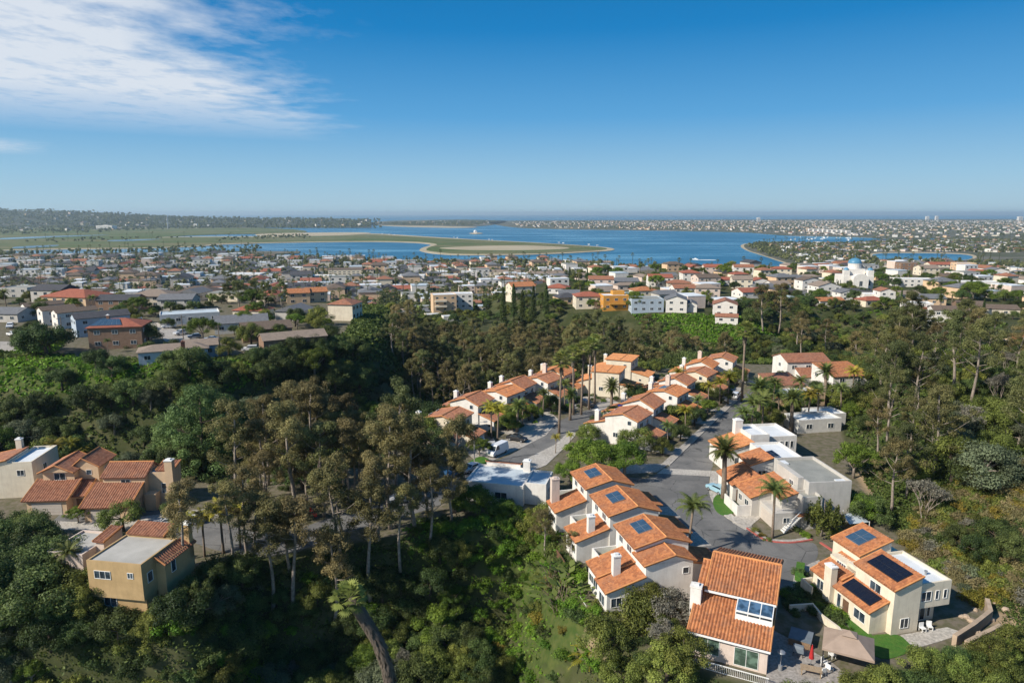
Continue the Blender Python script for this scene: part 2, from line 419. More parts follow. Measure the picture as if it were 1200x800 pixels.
sheet('sand_strip', smooth(px2([(300,274.5),(360,272.6),(425,272.4),(432,274),(400,275.7),(330,277.2)]), 4), -1, 2.05, M['dry_sand'])
# near shore flats
NEAR = px2([(-700,299),(-300,299),(0,297.5),(120,296),(200,295),(300,294),(352,294.3),(350,296.5),(300,298),(262,299),(300,301),(352,302.5),(420,305.5),(500,307.6),(560,306),(640,307.5),(700,310),(760,313),(850,316),(930,318.5)])
sheet('bayside_flat', NEAR + [(600, 1080), (0, 1000), (-700, 1000), (-2500, 1100)], -2, 1.6, M['town_ground'])
CROWN = px2([(868,287.5),(880,284.8),(930,284.6),(1000,284.6),(1040,281.5),(1100,280.5),(1500,280),(1500,332),(1100,322),(1000,318),(942,313.3),(917,306.2),(893,298.3),(875.5,292.8)])
sheet('point_beach', smooth(CROWN, 3), -2, 1.2, M['dry_sand'])
cx_ = px2([(872,287.3),(882,285.3),(930,285.1),(1000,285),(1040,282),(1100,281),(1490,280.5),(1490,331),(1100,321.5),(1000,317.5),(943,312.9),(918,306),(893,298.1),(876.5,292.5)])
sheet('point_land', smooth(cx_, 3), -1, 2.0, M['town_ground'])
sheet('far_shore', smooth(px2([(600,266),(640,268),(720,269.3),(800,270.5),(870,272),(893,273.5),(930,276),(1003,277.5),(1050,280),(1100,279),(1500,278),(1500,256.8),(1100,256.8),(900,257.2),(740,257.8),(620,258.4),(560,259),(575,262)]), 3), -2, 2.0, M['town_ground'])
sheet('wooded_isle', smooth(px2([(428,261.5),(470,258.2),(540,257.4),(590,258.5),(588,261.5),(556,265.3),(500,264.5),(450,264)]), 3), -2, 2.0, M['town_ground'])
sheet('isle_beach', smooth(px2([(445,263.8),(500,264.6),(552,265.6),(556,266.6),(520,266.6),(470,265.4)]), 3), -2, 1.3, M['dry_sand'])
sheet('far_flat', smooth(px2([(-500,288),(-200,287),(0,285.5),(60,284),(140,282),(200,277),(260,274.5),(330,273.5),(360,271.5),(342,268.5),(300,266.5),(345,264.3),(430,262.5),(420,259.3),(300,258.5),(0,258),(-500,257)]), 3), -2, 1.7, M['island_grass'])
for k_, q in enumerate(([(0,279.2),(60,276.6),(128,275.2),(70,277.6),(10,280.2)], [(20,289),(66,287),(62,288.6),(20,291)], [(130,281.4),(188,280),(160,281.8),(132,282.6)])):
    sheet('marsh_water', smooth(px2(q, 2.3), 4), 1.0, 2.3, M['sea_water'])
sheet('inlet_beach', smooth(px2([(1018,299.5),(1030,296),(1080,295.6),(1128,297),(1145,300.5),(1130,305),(1080,306),(1030,304)], 2.2), 4), 1.0, 2.2, M['dry_sand'])
sheet('inlet_water', smooth(px2([(1022,299.8),(1032,297),(1080,296.7),(1126,298),(1140,301),(1128,304.8),(1080,305.6),(1032,303.6)], 2.4), 4), 1.0, 2.5, M['sea_water'])
# islet with a lighthouse-white hut in mid bay
sheet('islet', smooth(px2([(550,273.2),(558,272.4),(566,273.2),(558,274)]), 4), -1, 1.5, M['dry_sand'])
# long headland on the left, a real ridge
def headland():
    cols = [(-900,243.5),(-400,244.5),(-120,246),(0,247.3),(60,248.3),(110,250.2),(150,252.6),(185,254.6),(230,255.6),(300,256.4),(380,257.3),(440,258.2)]
    fine = []
    for (x0, y0), (x1, y1) in zip(cols, cols[1:]):
        n = 12
        for j in range(n): t = j / n; fine.append((x0 + (x1 - x0) * t, y0 + (y1 - y0) * t))
    V, Fc = [], []; rows = 14
    for i, (px, py) in enumerate(fine):
        a, dy, dz = ray(px, py); D = 7600; t = D / dy; ztop = max(3, CZ + dz * t) + 5 * math.sin(i * .9) * math.sin(i * .23)
        for j in range(rows):
            f = j / (rows - 1); y = 5300 + 3400 * f
            s = math.sin(min(1, f / .68) * math.pi / 2) if f < .68 else math.cos((f - .68) / .32 * math.pi / 2)
            V.append((a / dy * D * (y / D), y, 1.2 + max(0, ztop - 1.2) * max(0, s) * (1 + .10 * math.sin(j * 2.1 + i * .6)) ))
    n = rows
    for i in range(len(fine) - 1):
        for j in range(rows - 1):
            Fc.append((i * n + j, (i + 1) * n + j, (i + 1) * n + j + 1, i * n + j + 1))
    me = bpy.data.meshes.new('hills'); me.from_pydata(V, [], Fc); me.materials.append(M['hill_cover'])
    me.polygons.foreach_set('use_smooth', [True] * len(Fc))
    tag(link('hills', me), kind='structure'); return V
HILLV = headland()

# ---- roads on the level street pad
def asphalt():
    m, nt, b = newmat('asphalt', .9, 0, .25)
    ge = nt.nodes.new('ShaderNodeNewGeometry').outputs['Position']
    n1 = noise(nt, .22, 5, ge); n2 = noise(nt, 14, 2, ge)
    col = ramp2(nt, rng(nt, n1, .42, .58), (.135, .133, .13), (.215, .208, .198))
    col = mixc(nt, rng(nt, n2, .35, .7), col, (.13, .127, .122))
    v = nt.nodes.new('ShaderNodeTexVoronoi'); v.feature = 'DISTANCE_TO_EDGE'; v.inputs['Scale'].default_value = .16
    nt.links.new(ge, v.inputs['Vector'])
    w = nt.nodes.new('ShaderNodeMath'); w.operation = 'MULTIPLY_ADD'; nt.links.new(noise(nt, .9, 4, ge), w.inputs[0]); w.inputs[1].default_value = .05
    nt.links.new(v.outputs['Distance'], w.inputs[2])
    col = mixc(nt, rng(nt, w.outputs[0], .028, .036, .75, 0), col, (.05, .05, .05))
    nt.links.new(col, b.inputs['Base Color'])
asphalt()
Z0 = 60.0
def gp(pts): return [up(x, y, Z0) for x, y in pts]
MAIN = smooth(gp([(868,466),(845,487),(815,516),(785,545),(760,560),(735,560),(722,580),(760,610),(800,632),(829,646),(855,668),(890,688),(925,690),(942,672),(958,652),(953,636),(925,636.5),(896,633),(874,619),(852,607),(838,593),(831,576),(833,552),(846,526),(864,500),(885,478),(900,462),(884,455)]), 4)
tag(MB().prism(ccw(MAIN), Z0 - .4, Z0 + .03).build('main_road', M['asphalt']), kind='structure')
LANE_C = gp([(712,480),(690,487),(668,497),(646,513),(622,532),(585,550),(540,570),(480,592),(400,614),(330,637),(270,632),(215,612),(150,607),(60,612)])
def offset(line, w):
    L_, R_ = [], []
    for i, p in enumerate(line):
        a = Vector(line[max(0, i - 1)]); b = Vector(line[min(len(line) - 1, i + 1)]); d = (b - a).normalized(); n = Vector((-d.y, d.x))
        L_.append(tuple(Vector(p) + n * w)); R_.append(tuple(Vector(p) - n * w))
    return L_, R_
lane = smooth(LANE_C, 5, False)
la, lb = offset(lane, 3.4)
def strip(name, A, B, z0, z1, m, kind='structure'):
    mb = MB()
    for i in range(len(A) - 1):
        mb.prism(ccw([A[i], A[i + 1], B[i + 1], B[i]]), z0, z1)
    return tag(mb.build(name, m), kind=kind)
strip('side_lane', la, lb, Z0 - .4, Z0 + .026, M['asphalt'])
def pave(name, line, w0, w1, z1, m, z0=-.3):
    l = smooth(line, 4, False); a = offset(l, w0)[0]; b = offset(l, w1)[0]
    return strip(name, a, b, Z0 + z0, Z0 + z1, m)
LEFT_EDGE = gp([(868,466),(845,487),(815,516),(785,545)]); RIGHT_EDGE = gp([(833,552),(831,576),(838,593),(852,607),(874,619)])
RED_EDGE = gp([(874,619),(896,633),(925,636.5),(953,633)])
pave('kerb', LEFT_EDGE, 0, -.22, .15, M['concrete_pale']); pave('sidewalk', LEFT_EDGE, -.22, -1.6, .135, M['concrete'])
pave('kerb', RIGHT_EDGE, .02, .25, .15, M['concrete_pale']); pave('sidewalk', RIGHT_EDGE, .25, 1.5, .135, M['concrete_pale'])
pave('red_kerb', RED_EDGE, .02, .32, .16, M['kerb_red']); pave('sidewalk', RED_EDGE, .32, 1.0, .14, M['concrete'])
pave('red_kerb', gp([(960,636),(975,646)]), .02, .4, .16, M['kerb_red'])
pave('kerb', gp([(942,672),(925,690),(905,692)]), -.02, .25, .15, M['concrete_pale'])
tag(MB().prism(ccw(gp([(778,548.5),(833,551.5),(832,558),(770,554.5)])), Z0 - .3, Z0 + .034).build('cross_gutter', M['concrete_pale']), kind='structure')
def slab_px(name, pts, m, z=.06, n=0):
    p = gp(pts); p = smooth(p, n) if n else p
    return tag(MB().prism(ccw(p), Z0 - .3, Z0 + z).build(name, M[m]), kind='structure')
slab_px('driveway', [(858,612),(874,621),(893,605),(880,590),(866,596)], 'concrete_pale', .07)
slab_px('walkway', [(700,545),(785,543),(770,553),(722,556),(690,560)], 'concrete', .068)
slab_px('driveway', [(590,500),(640,478),(655,492),(640,510),(612,524)], 'concrete_pale', .06)
slab_px('driveway', [(690,478),(712,466),(735,476),(712,492)], 'concrete', .06)
slab_px('driveway', [(545,530),(600,512),(612,524),(566,545)], 'concrete', .058)
slab_px('walkway', [(612,540),(650,521),(668,505),(676,508),(662,524),(640,545),(622,552)], 'concrete_pale', .07)
slab_px('driveway', [(110,612),(240,596),(262,606),(150,622),(60,620),(50,610)], 'concrete_pale', .05)
slab_px('lawn', [(838,597),(836,584),(845,578),(868,592),(862,601),(848,605)], 'lawn', .12, 4) if 'lawn' in M else None
# ------------------------------------------------------------------ houses
FOOT = []                                                 # (x, y, r): keep trees and shrubs off
V3 = Vector
class House:
    def __init__(s, name, label, cat, O, rot, group=None, wall='stucco_white', roof='tile_orange', hi=1, trim='trim_white', glass='glass_dark'):
        s.root = thing(name, label, cat, O, rot, group); s.w = MB(); s.r = MB(); s.rd = MB(); s.wall = wall; s.roof = roof; s.hi = hi; s.trim = trim; s.glass = glass
        s.fr = MB(); s.fm = 'flat_white'; s.ext = [1e9, -1e9, 1e9, -1e9]
    def block(s, x0, x1, y0, y1, z0, z1):
        s.w.box(x0, x1, y0, y1, z0, z1)
        e = s.ext; e[0] = min(e[0], x0); e[1] = max(e[1], x1); e[2] = min(e[2], y0); e[3] = max(e[3], y1); return s
    def tile(s, a, b, c, d, th=.16):
        """roof slope: a->b along the eave, d,c above them"""
        a, b, c, d = map(V3, (a, b, c, d)); mb = s.r
        n = (b - a).cross(d - a).normalized()
        if n.z < 0: n = -n
        if s.hi == 0:
            lo = [p - n * th for p in (a, b, c, d)]
            mb.poly([a, b, c, d]); mb.poly(lo[::-1])
            q = [a, b, c, d]
            for i in range(4): mb.poly([q[i], lo[i], lo[(i + 1) % 4], q[(i + 1) % 4]])
            return
        L = max((b - a).length, (c - d).length); S = ((d - a).length + (c - b).length) / 2
        per = .36 if s.hi == 2 else .40
        nc = max(2, int(L / per)); k = 4 if s.hi == 2 else 2; nr = max(1, int(S / (.40 if s.hi == 2 else .8)))
        cols = nc * k; n0 = len(mb.v); rows = []
        for r in range(nr):
            rows += [(r / nr, .014), ((r + 1) / nr, 0.0)]
        prof = [0, .62, 1, .62] if k == 4 else [0, 1]
        amp = .13 if s.hi == 2 else .10
        for f, st in rows:
            e0 = a.lerp(d, f); e1 = b.lerp(c, f)
            for j in range(cols + 1):
                p = e0.lerp(e1, j / cols) + n * (st + amp * prof[j % k])
                mb.v.append(tuple(p))
        w = cols + 1
        for r in range(len(rows) - 1):
            for j in range(cols):
                i = n0 + r * w + j; mb.f.append((i, i + 1, i + 1 + w, i + w)); mb.m.append(0)
        lo = [p - n * th for p in (a, b, c, d)]; q = [p + n * .02 for p in (a, b, c, d)]
        mb.poly(lo[::-1])
        for i in range(4): mb.poly([q[i], lo[i], lo[(i + 1) % 4], q[(i + 1) % 4]])
    def cap(s, p, q, r=.13):
        if s.hi: 
            p, q = V3(p) + V3((0, 0, .06)), V3(q) + V3((0, 0, .06)); MB().tube([p, q], [r, r], 6).build('ridge_cap', M['ridge_tile'], s.root)
    def shed(s, x0, x1, y0, y1, zl, zh, up_, oh=.35, ohs=.25, fill=True):
        """single slope over a block, rising to side up_ ('x+','x-','y+','y-'); fills the wall wedge under it"""
        if up_[0] == 'x':
            lo, hi_ = (x0, x1) if up_[1] == '+' else (x1, x0)
            sg = 1 if up_[1] == '+' else -1; k = (zh - zl) / abs(x1 - x0)
            A = (lo - sg * oh, y0 - ohs, zl - k * oh + .1); B = (lo - sg * oh, y1 + ohs, zl - k * oh + .1); Cc = (hi_, y1 + ohs, zh + .1); D = (hi_, y0 - ohs, zh + .1)
            if fill: s.w.slab([(x0, zl - .02 if sg > 0 else zh - .02), (x0, zl - .06), (x1, zl - .06), (x1, zh - .02 if sg > 0 else zl - .02)] if False else ([(lo, zl - .03), (hi_, zl - .03), (hi_, zh - .03)] if sg > 0 else [(hi_, zl - .03), (lo, zl - .03), (hi_, zh - .03)]), 'y', y0, y1)
        else:
            lo, hi_ = (y0, y1) if up_[1] == '+' else (y1, y0)
            sg = 1 if up_[1] == '+' else -1; k = (zh - zl) / abs(y1 - y0)
            A = (x0 - ohs, lo - sg * oh, zl - k * oh + .1); B = (x1 + ohs, lo - sg * oh, zl - k * oh + .1); Cc = (x1 + ohs, hi_, zh + .1); D = (x0 - ohs, hi_, zh + .1)
            if fill: s.w.slab([(lo, zl - .03), (hi_, zl - .03), (hi_, zh - .03)], 'x', x0, x1)
        s.tile(A, B, Cc, D); s.cap(A, D, .1); s.cap(B, Cc, .1)
        return A, B, Cc, D
    def gable(s, x0, x1, y0, y1, ze, zr, axis='y', ridge=.5, oh=.4, ohs=.3, zr2=None):
        """two slopes meeting on a ridge that runs along `axis`"""
        if axis == 'y':
            xr = x0 + (x1 - x0) * ridge; k0 = (zr - ze) / (xr - x0); ze2 = ze if zr2 is None else zr2; k1 = (zr - ze2) / (x1 - xr)
            a, b = y0 - ohs, y1 + ohs
            s.tile((x0 - oh, a, ze - k0 * oh + .1), (x0 - oh, b, ze - k0 * oh + .1), (xr, b, zr + .1), (xr, a, zr + .1))
            s.tile((x1 + oh, b, ze2 - k1 * oh + .1), (x1 + oh, a, ze2 - k1 * oh + .1), (xr, a, zr + .1), (xr, b, zr + .1))
            s.w.slab([(x0, ze - .04), (x1, ze2 - .04), (xr, zr - .04)], 'y', y0, y1)
            s.cap((xr, a, zr + .1), (xr, b, zr + .1))
            for q in (a, b):
                s.cap((x0 - oh, q, ze - k0 * oh + .1), (xr, q, zr + .1), .09); s.cap((x1 + oh, q, ze2 - k1 * oh + .1), (xr, q, zr + .1), .09)
        else:
            yr = y0 + (y1 - y0) * ridge; k0 = (zr - ze) / (yr - y0); k1 = (zr - ze) / (y1 - yr); a, b = x0 - ohs, x1 + ohs
            s.tile((a, y0 - oh, ze - k0 * oh + .1), (b, y0 - oh, ze - k0 * oh + .1), (b, yr, zr + .1), (a, yr, zr + .1))
            s.tile((b, y1 + oh, ze - k1 * oh + .1), (a, y1 + oh, ze - k1 * oh + .1), (a, yr, zr + .1), (b, yr, zr + .1))
            s.w.slab([(y0, ze - .04), (y1, ze - .04), (yr, zr - .04)], 'x', x0, x1)
            s.cap((a, yr, zr + .1), (b, yr, zr + .1))
    def hip(s, x0, x1, y0, y1, ze, zr, oh=.5):
        a, b, c, d = x0 - oh, x1 + oh, y0 - oh, y1 + oh; ze2 = ze + .08
        if (b - a) >= (d - c):
            h = (d - c) / 2; p, q = (a + h, (c + d) / 2, zr), (b - h, (c + d) / 2, zr)
        else:
            h = (b - a) / 2; p, q = ((a + b) / 2, c + h, zr), ((a + b) / 2, d - h, zr)
        A, B, Cc, D = (a, c, ze2), (b, c, ze2), (b, d, ze2), (a, d, ze2)
        long_x = (b - a) >= (d - c)
        if long_x: quads = [[A, B, q, p], [B, Cc, q], [Cc, D, p, q], [D, A, p]]
        else: quads = [[A, B, p], [B, Cc, q, p], [Cc, D, q], [D, A, p, q]]
        for f in quads: s.r.poly(f)
        s.r.box(a, b, c, d, ze2 - .2, ze2 - .012)
    def flat(s, x0, x1, y0, y1, z, par=.35, t=.22, m=None):
        """flat roof with parapet"""
        if m: s.fm = m
        s.w.box(x0, x1, y0, y0 + t, z, z + par).box(x0, x1, y1 - t, y1, z, z + par).box(x0, x0 + t, y0 + t, y1 - t, z, z + par).box(x1 - t, x1, y0 + t, y1 - t, z, z + par)
        s.fr.box(x0 + t, x1 - t, y0 + t, y1 - t, z - .1, z + .04)
    def face(s, f, at, u, z, w, h, d0, d1):
        """box on a wall: face 'x-','x+','y-','y+' at plane `at`, centred (u,z), from d0 to d1 proud of it"""
        sg = 1 if f[1] == '+' else -1; lo, hi_ = sorted((at + sg * d0, at + sg * d1))
        return (lo, hi_, u - w / 2, u + w / 2, z - h / 2, z + h / 2) if f[0] == 'x' else (u - w / 2, u + w / 2, lo, hi_, z - h / 2, z + h / 2)
    def window(s, f, at, u, z, w, h, mull=1, label=None, glass=None):
        t = .05; mb = MB()
        for du, dz, ww, hh in ((0, h / 2 - t / 2, w, t), (0, -h / 2 + t / 2, w, t), (-w / 2 + t / 2, 0, t, h - 2 * t), (w / 2 - t / 2, 0, t, h - 2 * t)):
            mb.box(*s.face(f, at, u + du, z + dz, ww, hh, .002, .07))
        for i in range(mull): mb.box(*s.face(f, at, u - w / 2 + w * (i + 1) / (mull + 1), z, .05, h - 2 * t, .002, .055))
        o = mb.build('window', M[s.trim], s.root)
        MB().box(*s.face(f, at, u, z, w - 2 * t, h - 2 * t, .001, .02)).build('pane', M[glass or s.glass], o)
        if label: o['label'] = label
        return s
    def door(s, f, at, u, z0, w=1.0, h=2.1, m='trim_brown'):
        o = MB().box(*s.face(f, at, u, z0 + h / 2, w, h, .002, .06)).build('door', M[m], s.root)
        MB().box(*s.face(f, at, u + w * .35, z0 + 1.0, .08, .14, .061, .12)).build('handle', M['metal_grey'], o); return s
    def garage(s, f, at, u, z0, w=4.6, h=2.2, m='garage_door'):
        o = MB()
        for i in range(4): o.box(*s.face(f, at, u, z0 + h * (i + .5) / 4, w, h / 4 - .03, .002, .05))
        o.build('garage_door', M[m], s.root); return s
    def chimney(s, x, y, z0, z1, w=1.0, d=.8, m=None):
        mb = MB().box(x - w / 2, x + w / 2, y - d / 2, y + d / 2, z0, z1)
        o = mb.build('chimney', M[m or s.wall], s.root)
        cp_ = MB().box(x - w / 2 - .07, x + w / 2 + .07, y - d / 2 - .07, y + d / 2 + .07, z1, z1 + .18)
        cp_.box(x - w * .25, x + w * .25, y - d * .25, y + d * .25, z1 + .18, z1 + .4); cp_.build('chimney_cap', M['trim_white'] if not m else M[m], o); return s
    def solar(s, quad, nx, ny, m='solar_blue', fr=True, h=.24):
        """panel array lying on a slope; quad = four corners ccw from the lower left"""
        a, b, c, d = map(V3, quad); n = (b - a).cross(d - a).normalized()
        if n.z < 0: n = -n
        mb = MB(); g = .02
        P = lambda u, v: (a.lerp(b, u)).lerp(d.lerp(c, u), v)
        base = [P(0, 0), P(1, 0), P(1, 1), P(0, 1)]
        bm_ = MB(); lo = [p + n * .12 for p in base]; hi_ = [p + n * h for p in base]
        bm_.poly(hi_).poly(lo[::-1])
        for i in range(4): bm_.poly([hi_[i], lo[i], lo[(i + 1) % 4], hi_[(i + 1) % 4]])
        o = bm_.build('solar_panel', M['metal_grey'] if fr else M['metal_dark'], s.root)
        for i in range(nx):
            for j in range(ny):
                u0, u1, v0, v1 = (i + g) / nx, (i + 1 - g) / nx, (j + g) / ny, (j + 1 - g) / ny
                mb.poly([P(u, v) + n * (h + .012) for u, v in ((u0, v0), (u1, v0), (u1, v1), (u0, v1))])
        mb.build('cells', M[m], o); return s
    def part(s, name, mb, m): mb.build(name, M[m], s.root); return s
    def done(s):
        if s.w.f: s.w.build('wall', M[s.wall], s.root)
        if s.r.f: s.r.build('roof', M[s.roof], s.root)
        if s.rd.f: s.rd.build('ridge_tiles', M['ridge_tile'], s.root)
        if s.fr.f: s.fr.build('flat_roof', M[s.fm], s.root)
        e = s.ext; c, sn = math.cos(s.root.rotation_euler.z), math.sin(s.root.rotation_euler.z); O = s.root.location
        w, d = e[1] - e[0], e[3] - e[2]; m_ = min(w, d); k = max(1, round(max(w, d) / max(m_, 1)))
        for i in range(k):
            f = (i + .5) / k
            lx, ly = ((e[0] + w * f), (e[2] + d / 2)) if w >= d else ((e[0] + w / 2), (e[2] + d * f))
            FOOT.append((O.x + lx * c - ly * sn, O.y + lx * sn + ly * c, m_ * .62))
        return s

# ---- townhouse unit; local x runs from the garden side to the street, y along the row
def unit(label, group, O, rot, L=7.4, wall='stucco_white', roof='tile_orange', chim=1, solar=False, hi=1, deck=False, flip=False, zr=8.0, long_rear=True, cat='house', gx=8.6, ev=6.95):
    h = House('townhouse', label, cat, (*O, Z0), rot, group, wall, roof, hi)
    h.block(-4.4, 3.2, 0, L, -4, ev)
    A = h.gable(-4.4, 3.2, 0, L, ev, zr, 'y', .55)
    h.block(3.2, gx, .3, L - 1.9, -.5, 2.7); h.shed(3.2, gx, .3, L - 1.9, 2.7, 3.9, 'x-')
    xr = -9.4 if long_rear else -7
    y1 = L - (2.6 if deck else .3)
    h.block(xr, -4.4, .2, y1, -5, 3.4); h.shed(xr, -4.4, .2, y1, 3.4, 4.9, 'x+')
    if deck:
        h.block(-8, -4.4, L - 2.6, L - .05, -4, 3.0)
        h.w.box(-8, -7.8, L - 2.6, L - .05, 3, 4.1).box(-7.8, -4.4, L - .25, L - .05, 3, 4.1)
        h.part('deck_floor', MB().box(-7.8, -4.4, L - 2.4, L - .25, 3.0, 3.06), 'lawn_green')
    if chim: h.chimney(-6.9, y1 - .2 if not deck else 1.2, 2, 6.6, 1.0, .8)
    if chim == 2: h.chimney(-2.2, L - .5, 6, 9.1, 1.1, .8, 'stucco_pink')
    tag(MB().box(gx + .02, gx + 4, .5, L - 2.1, -.5, .052).build('driveway', M['concrete']), kind='structure').matrix_world = Matrix.Translation((*O, Z0)) @ Matrix.Rotation(rad(rot), 4, 'Z')
    h.garage('x+', gx, (L - 1.6) / 2, 0, min(4.4, L - 3.2)); h.door('x+', 3.2, L - .9, .1)
    h.window('x+', 3.2, L * .3, ev - 1.4, 1.5, 1.1); h.window('x+', 3.2, L * .72, ev - 1.4, 1.2, 1.1)
    h.window('x-', -4.4, L * .3, 5.9, 1.5, 1.0); h.window('x-', -4.4, L * .72, 5.9, 1.3, 1.0)
    h.window('y-', 0, 1.4, 5.4, .9, 1.0, 0); h.window('y-', 0, -1.8, 2.2, 1.2, 1.1); h.window('y-', .3, 6.0, 1.5, .7, .7, 0)
    h.window('x-', xr, (y1) * .3, 1.8, 1.6, 1.2); h.window('x-', xr, y1 * .7, 1.8, 1.6, 1.2)
    h.window('y+', L, -1, 5.2, 1.0, 1.0, 0)
    if solar:
        k = (zr - ev) / 4.18; z = lambda x: ev + k * (x + 4.4) + .1
        y0, y2 = L * .36, L * .36 + 3.1
        h.solar([(-2.9, y2, z(-2.9)), (-2.9, y0, z(-2.9)), (-.9, y0, z(-.9)), (-.9, y2, z(-.9))], 2, 2)
    return h
# ------------------------------------------------------------------ the houses one by one
mat('lawn_green', (.055, .17, .02), (.10, .19, .03), 1.2, .95, fine=8)
def anchor(px, py, z, lx, ly, rot):
    x, y = up(px, py, z); c, s = math.cos(rad(rot)), math.sin(rad(rot))
    return (x - lx * c + ly * s, y - lx * s - ly * c)
gA = 'solar townhouses stepping down to the cul-de-sac'
# row with solar roofs, garden side to us
a1 = unit('nearest of the three solar-roofed townhouses, with white chimney on lower roof and open roof deck', gA, (20.5, 84.0), 13.9, 6.6, 'stucco_white', 'tile_orange', 0, True, 2, True)
a1.block(-4.4, 2.2, -3.2, -.02, -5, 6.2); a1.gable(-4.4, 2.2, -3.2, -.02, 6.15, 7.1, 'y', .6)
a1.block(-9.6, -4.4, -3.2, .16, -6, 3.1); a1.shed(-9.6, -4.4, -3.2, .1, 3.1, 4.6, 'x+'); a1.chimney(-7.3, -.4, 2, 6.4)
a1.window('y-', -3.2, -8.3, 1.6, 1.5, 1.3); a1.window('y-', -3.2, 1.2, 4.8, .9, .9, 0); a1.window('x-', -9.6, -1.6, 1.4, 1.8, 1.5)
a1.part('balcony', MB().box(-11.4, -9.62, -3.2, 3.4, -1.2, -1.0).box(-11.4, -11.32, -3.2, 3.4, -1, 0), 'trim_white'); a1.done()
a2 = unit('middle of the three solar-roofed townhouses, with a green deck cut into its roof', gA, (18.5, 93.6), 13.9, 7.4, 'stucco_white', 'tile_orange', 1, True, 2, True)
a2.part('balcony', MB().box(-11.2, -9.42, 0, 4, -.6, -.4).box(-11.2, -11.12, 0, 4, -.4, .6), 'trim_brown'); a2.done()
a3 = unit('farthest of the three solar-roofed townhouses, with tall pinkish chimney at its rear', gA, (16.2, 103.5), 13.9, 7.0, 'stucco_white', 'tile_orange', 0, True, 2, True)
a3.chimney(-8.6, 3.6, 2, 7.6, 1.3, 1.0, 'stucco_pink'); a3.done()

# near house with the glazed dormer
n = House('skylight_house', 'nearest house, ribbed tile roof in two steps with a white glazed skylight bank', 'house', (20.3, 71.0, Z0), -25.5, None, 'stucco_pink', 'tile_orange', 2)
n.block(.15, 8.6, 0, 6, -6, 3.35); n.shed(.15, 8.6, 0, 5.6, 3.3, 5.35, 'y+', .55, .25)
n.block(1.1, 8.6, 5.0, 15, -4, 5.9); n.block(.15, 1.1, 5.4, 14.4, -4, 5.2)
n.tile((.9, 4.3, 6.05), (8.9, 4.3, 6.05), (8.9, 9.9, 8.2), (.9, 9.9, 8.2)); n.tile((-.1, 4.6, 6.0), (1.2, 4.6, 6.0), (1.2, 8.7, 7.55), (-.1, 8.7, 7.55))
n.tile((8.9, 15.4, 6.2), (.9, 15.4, 6.2), (.9, 9.9, 8.2), (8.9, 9.9, 8.2))
n.w.slab([(5.0, 5.86), (15, 5.86), (9.9, 8.0)], 'x', 1.15, 8.58)
n.cap((.9, 9.9, 8.2), (8.9, 9.9, 8.2), .16); n.cap((-.1, 8.7, 7.55), (1.2, 8.7, 7.55)); n.cap((8.9, 4.3, 6.05), (8.9, 9.9, 8.2), .1); n.cap((.9, 4.3, 6.05), (.9, 9.9, 8.2), .1)
n.part('fascia', MB().box(.9, 8.9, 4.2, 4.32, 5.82, 6.06).box(-.1, 8.9, -.64, -.54, 2.98, 3.2), 'trim_white')
sk = MB()                                                   # glazed bank: sloped upper row, upright lower row
sk.box(4.7, 8.7, 2.45, 4.2, 4.5, 5.0).box(4.7, 8.7, 2.4, 2.55, 4.2, 5.0)
for i in range(4):
    x = 4.7 + i * 1.31; sk.box(x, x + .09, 2.38, 2.5, 4.25, 5.4).slab([(2.4, 5.3), (4.25, 5.9), (4.25, 6.02), (2.4, 5.42)], 'x', x, x + .09)
sk.box(4.7, 8.72, 2.36, 2.52, 5.28, 5.44).box(4.7, 8.72, 4.15, 4.25, 5.86, 6.03)
so = sk.build('skylight', M['trim_white'], n.root)
for i in range(3):
    x = 4.8 + i * 1.31; MB().box(x, x + 1.2, 2.42, 2.47, 4.4, 5.28).build('pane', M['glass_dark'], so)
    MB().slab([(2.5, 5.36), (4.16, 5.9), (4.16, 5.95), (2.5, 5.41)], 'x', x, x + 1.2).build('pane', M['glass_blue'], so)
n.chimney(.05, 3.6, -2, 6.6, 1.25, 1.0, 'stucco_white')
n.window('y-', 0, 2.2, 1.7, 2.6, 2.1, 1, None, 'glass_green'); n.window('y-', 0, 6.4, 1.35, 2.6, 2.2, 1, None, 'glass_green')
n.window('y-', 0, 6.3, -2.3, 2.4, 1.8); n.window('x+', 8.6, 8.2, 4.4, 1.2, 1.2); n.window('x+', 8.6, 11, 1.4, 1.6, 1.2)
n.part('balcony', MB().box(-.3, 9.0, -1.9, -.01, -.35, -.12), 'stucco_cream')
rl = MB().box(-.3, 9.0, -1.9, -1.82, .85, .93).box(-.3, 9.0, -1.9, -1.82, -.05, .02)
for i in range(48): rl.box(-.28 + i * .195, -.25 + i * .195, -1.88, -1.84, .02, .85)
n.part('railing', rl, 'trim_white'); n.door('x+', 8.6, 5.5, 0); n.done()

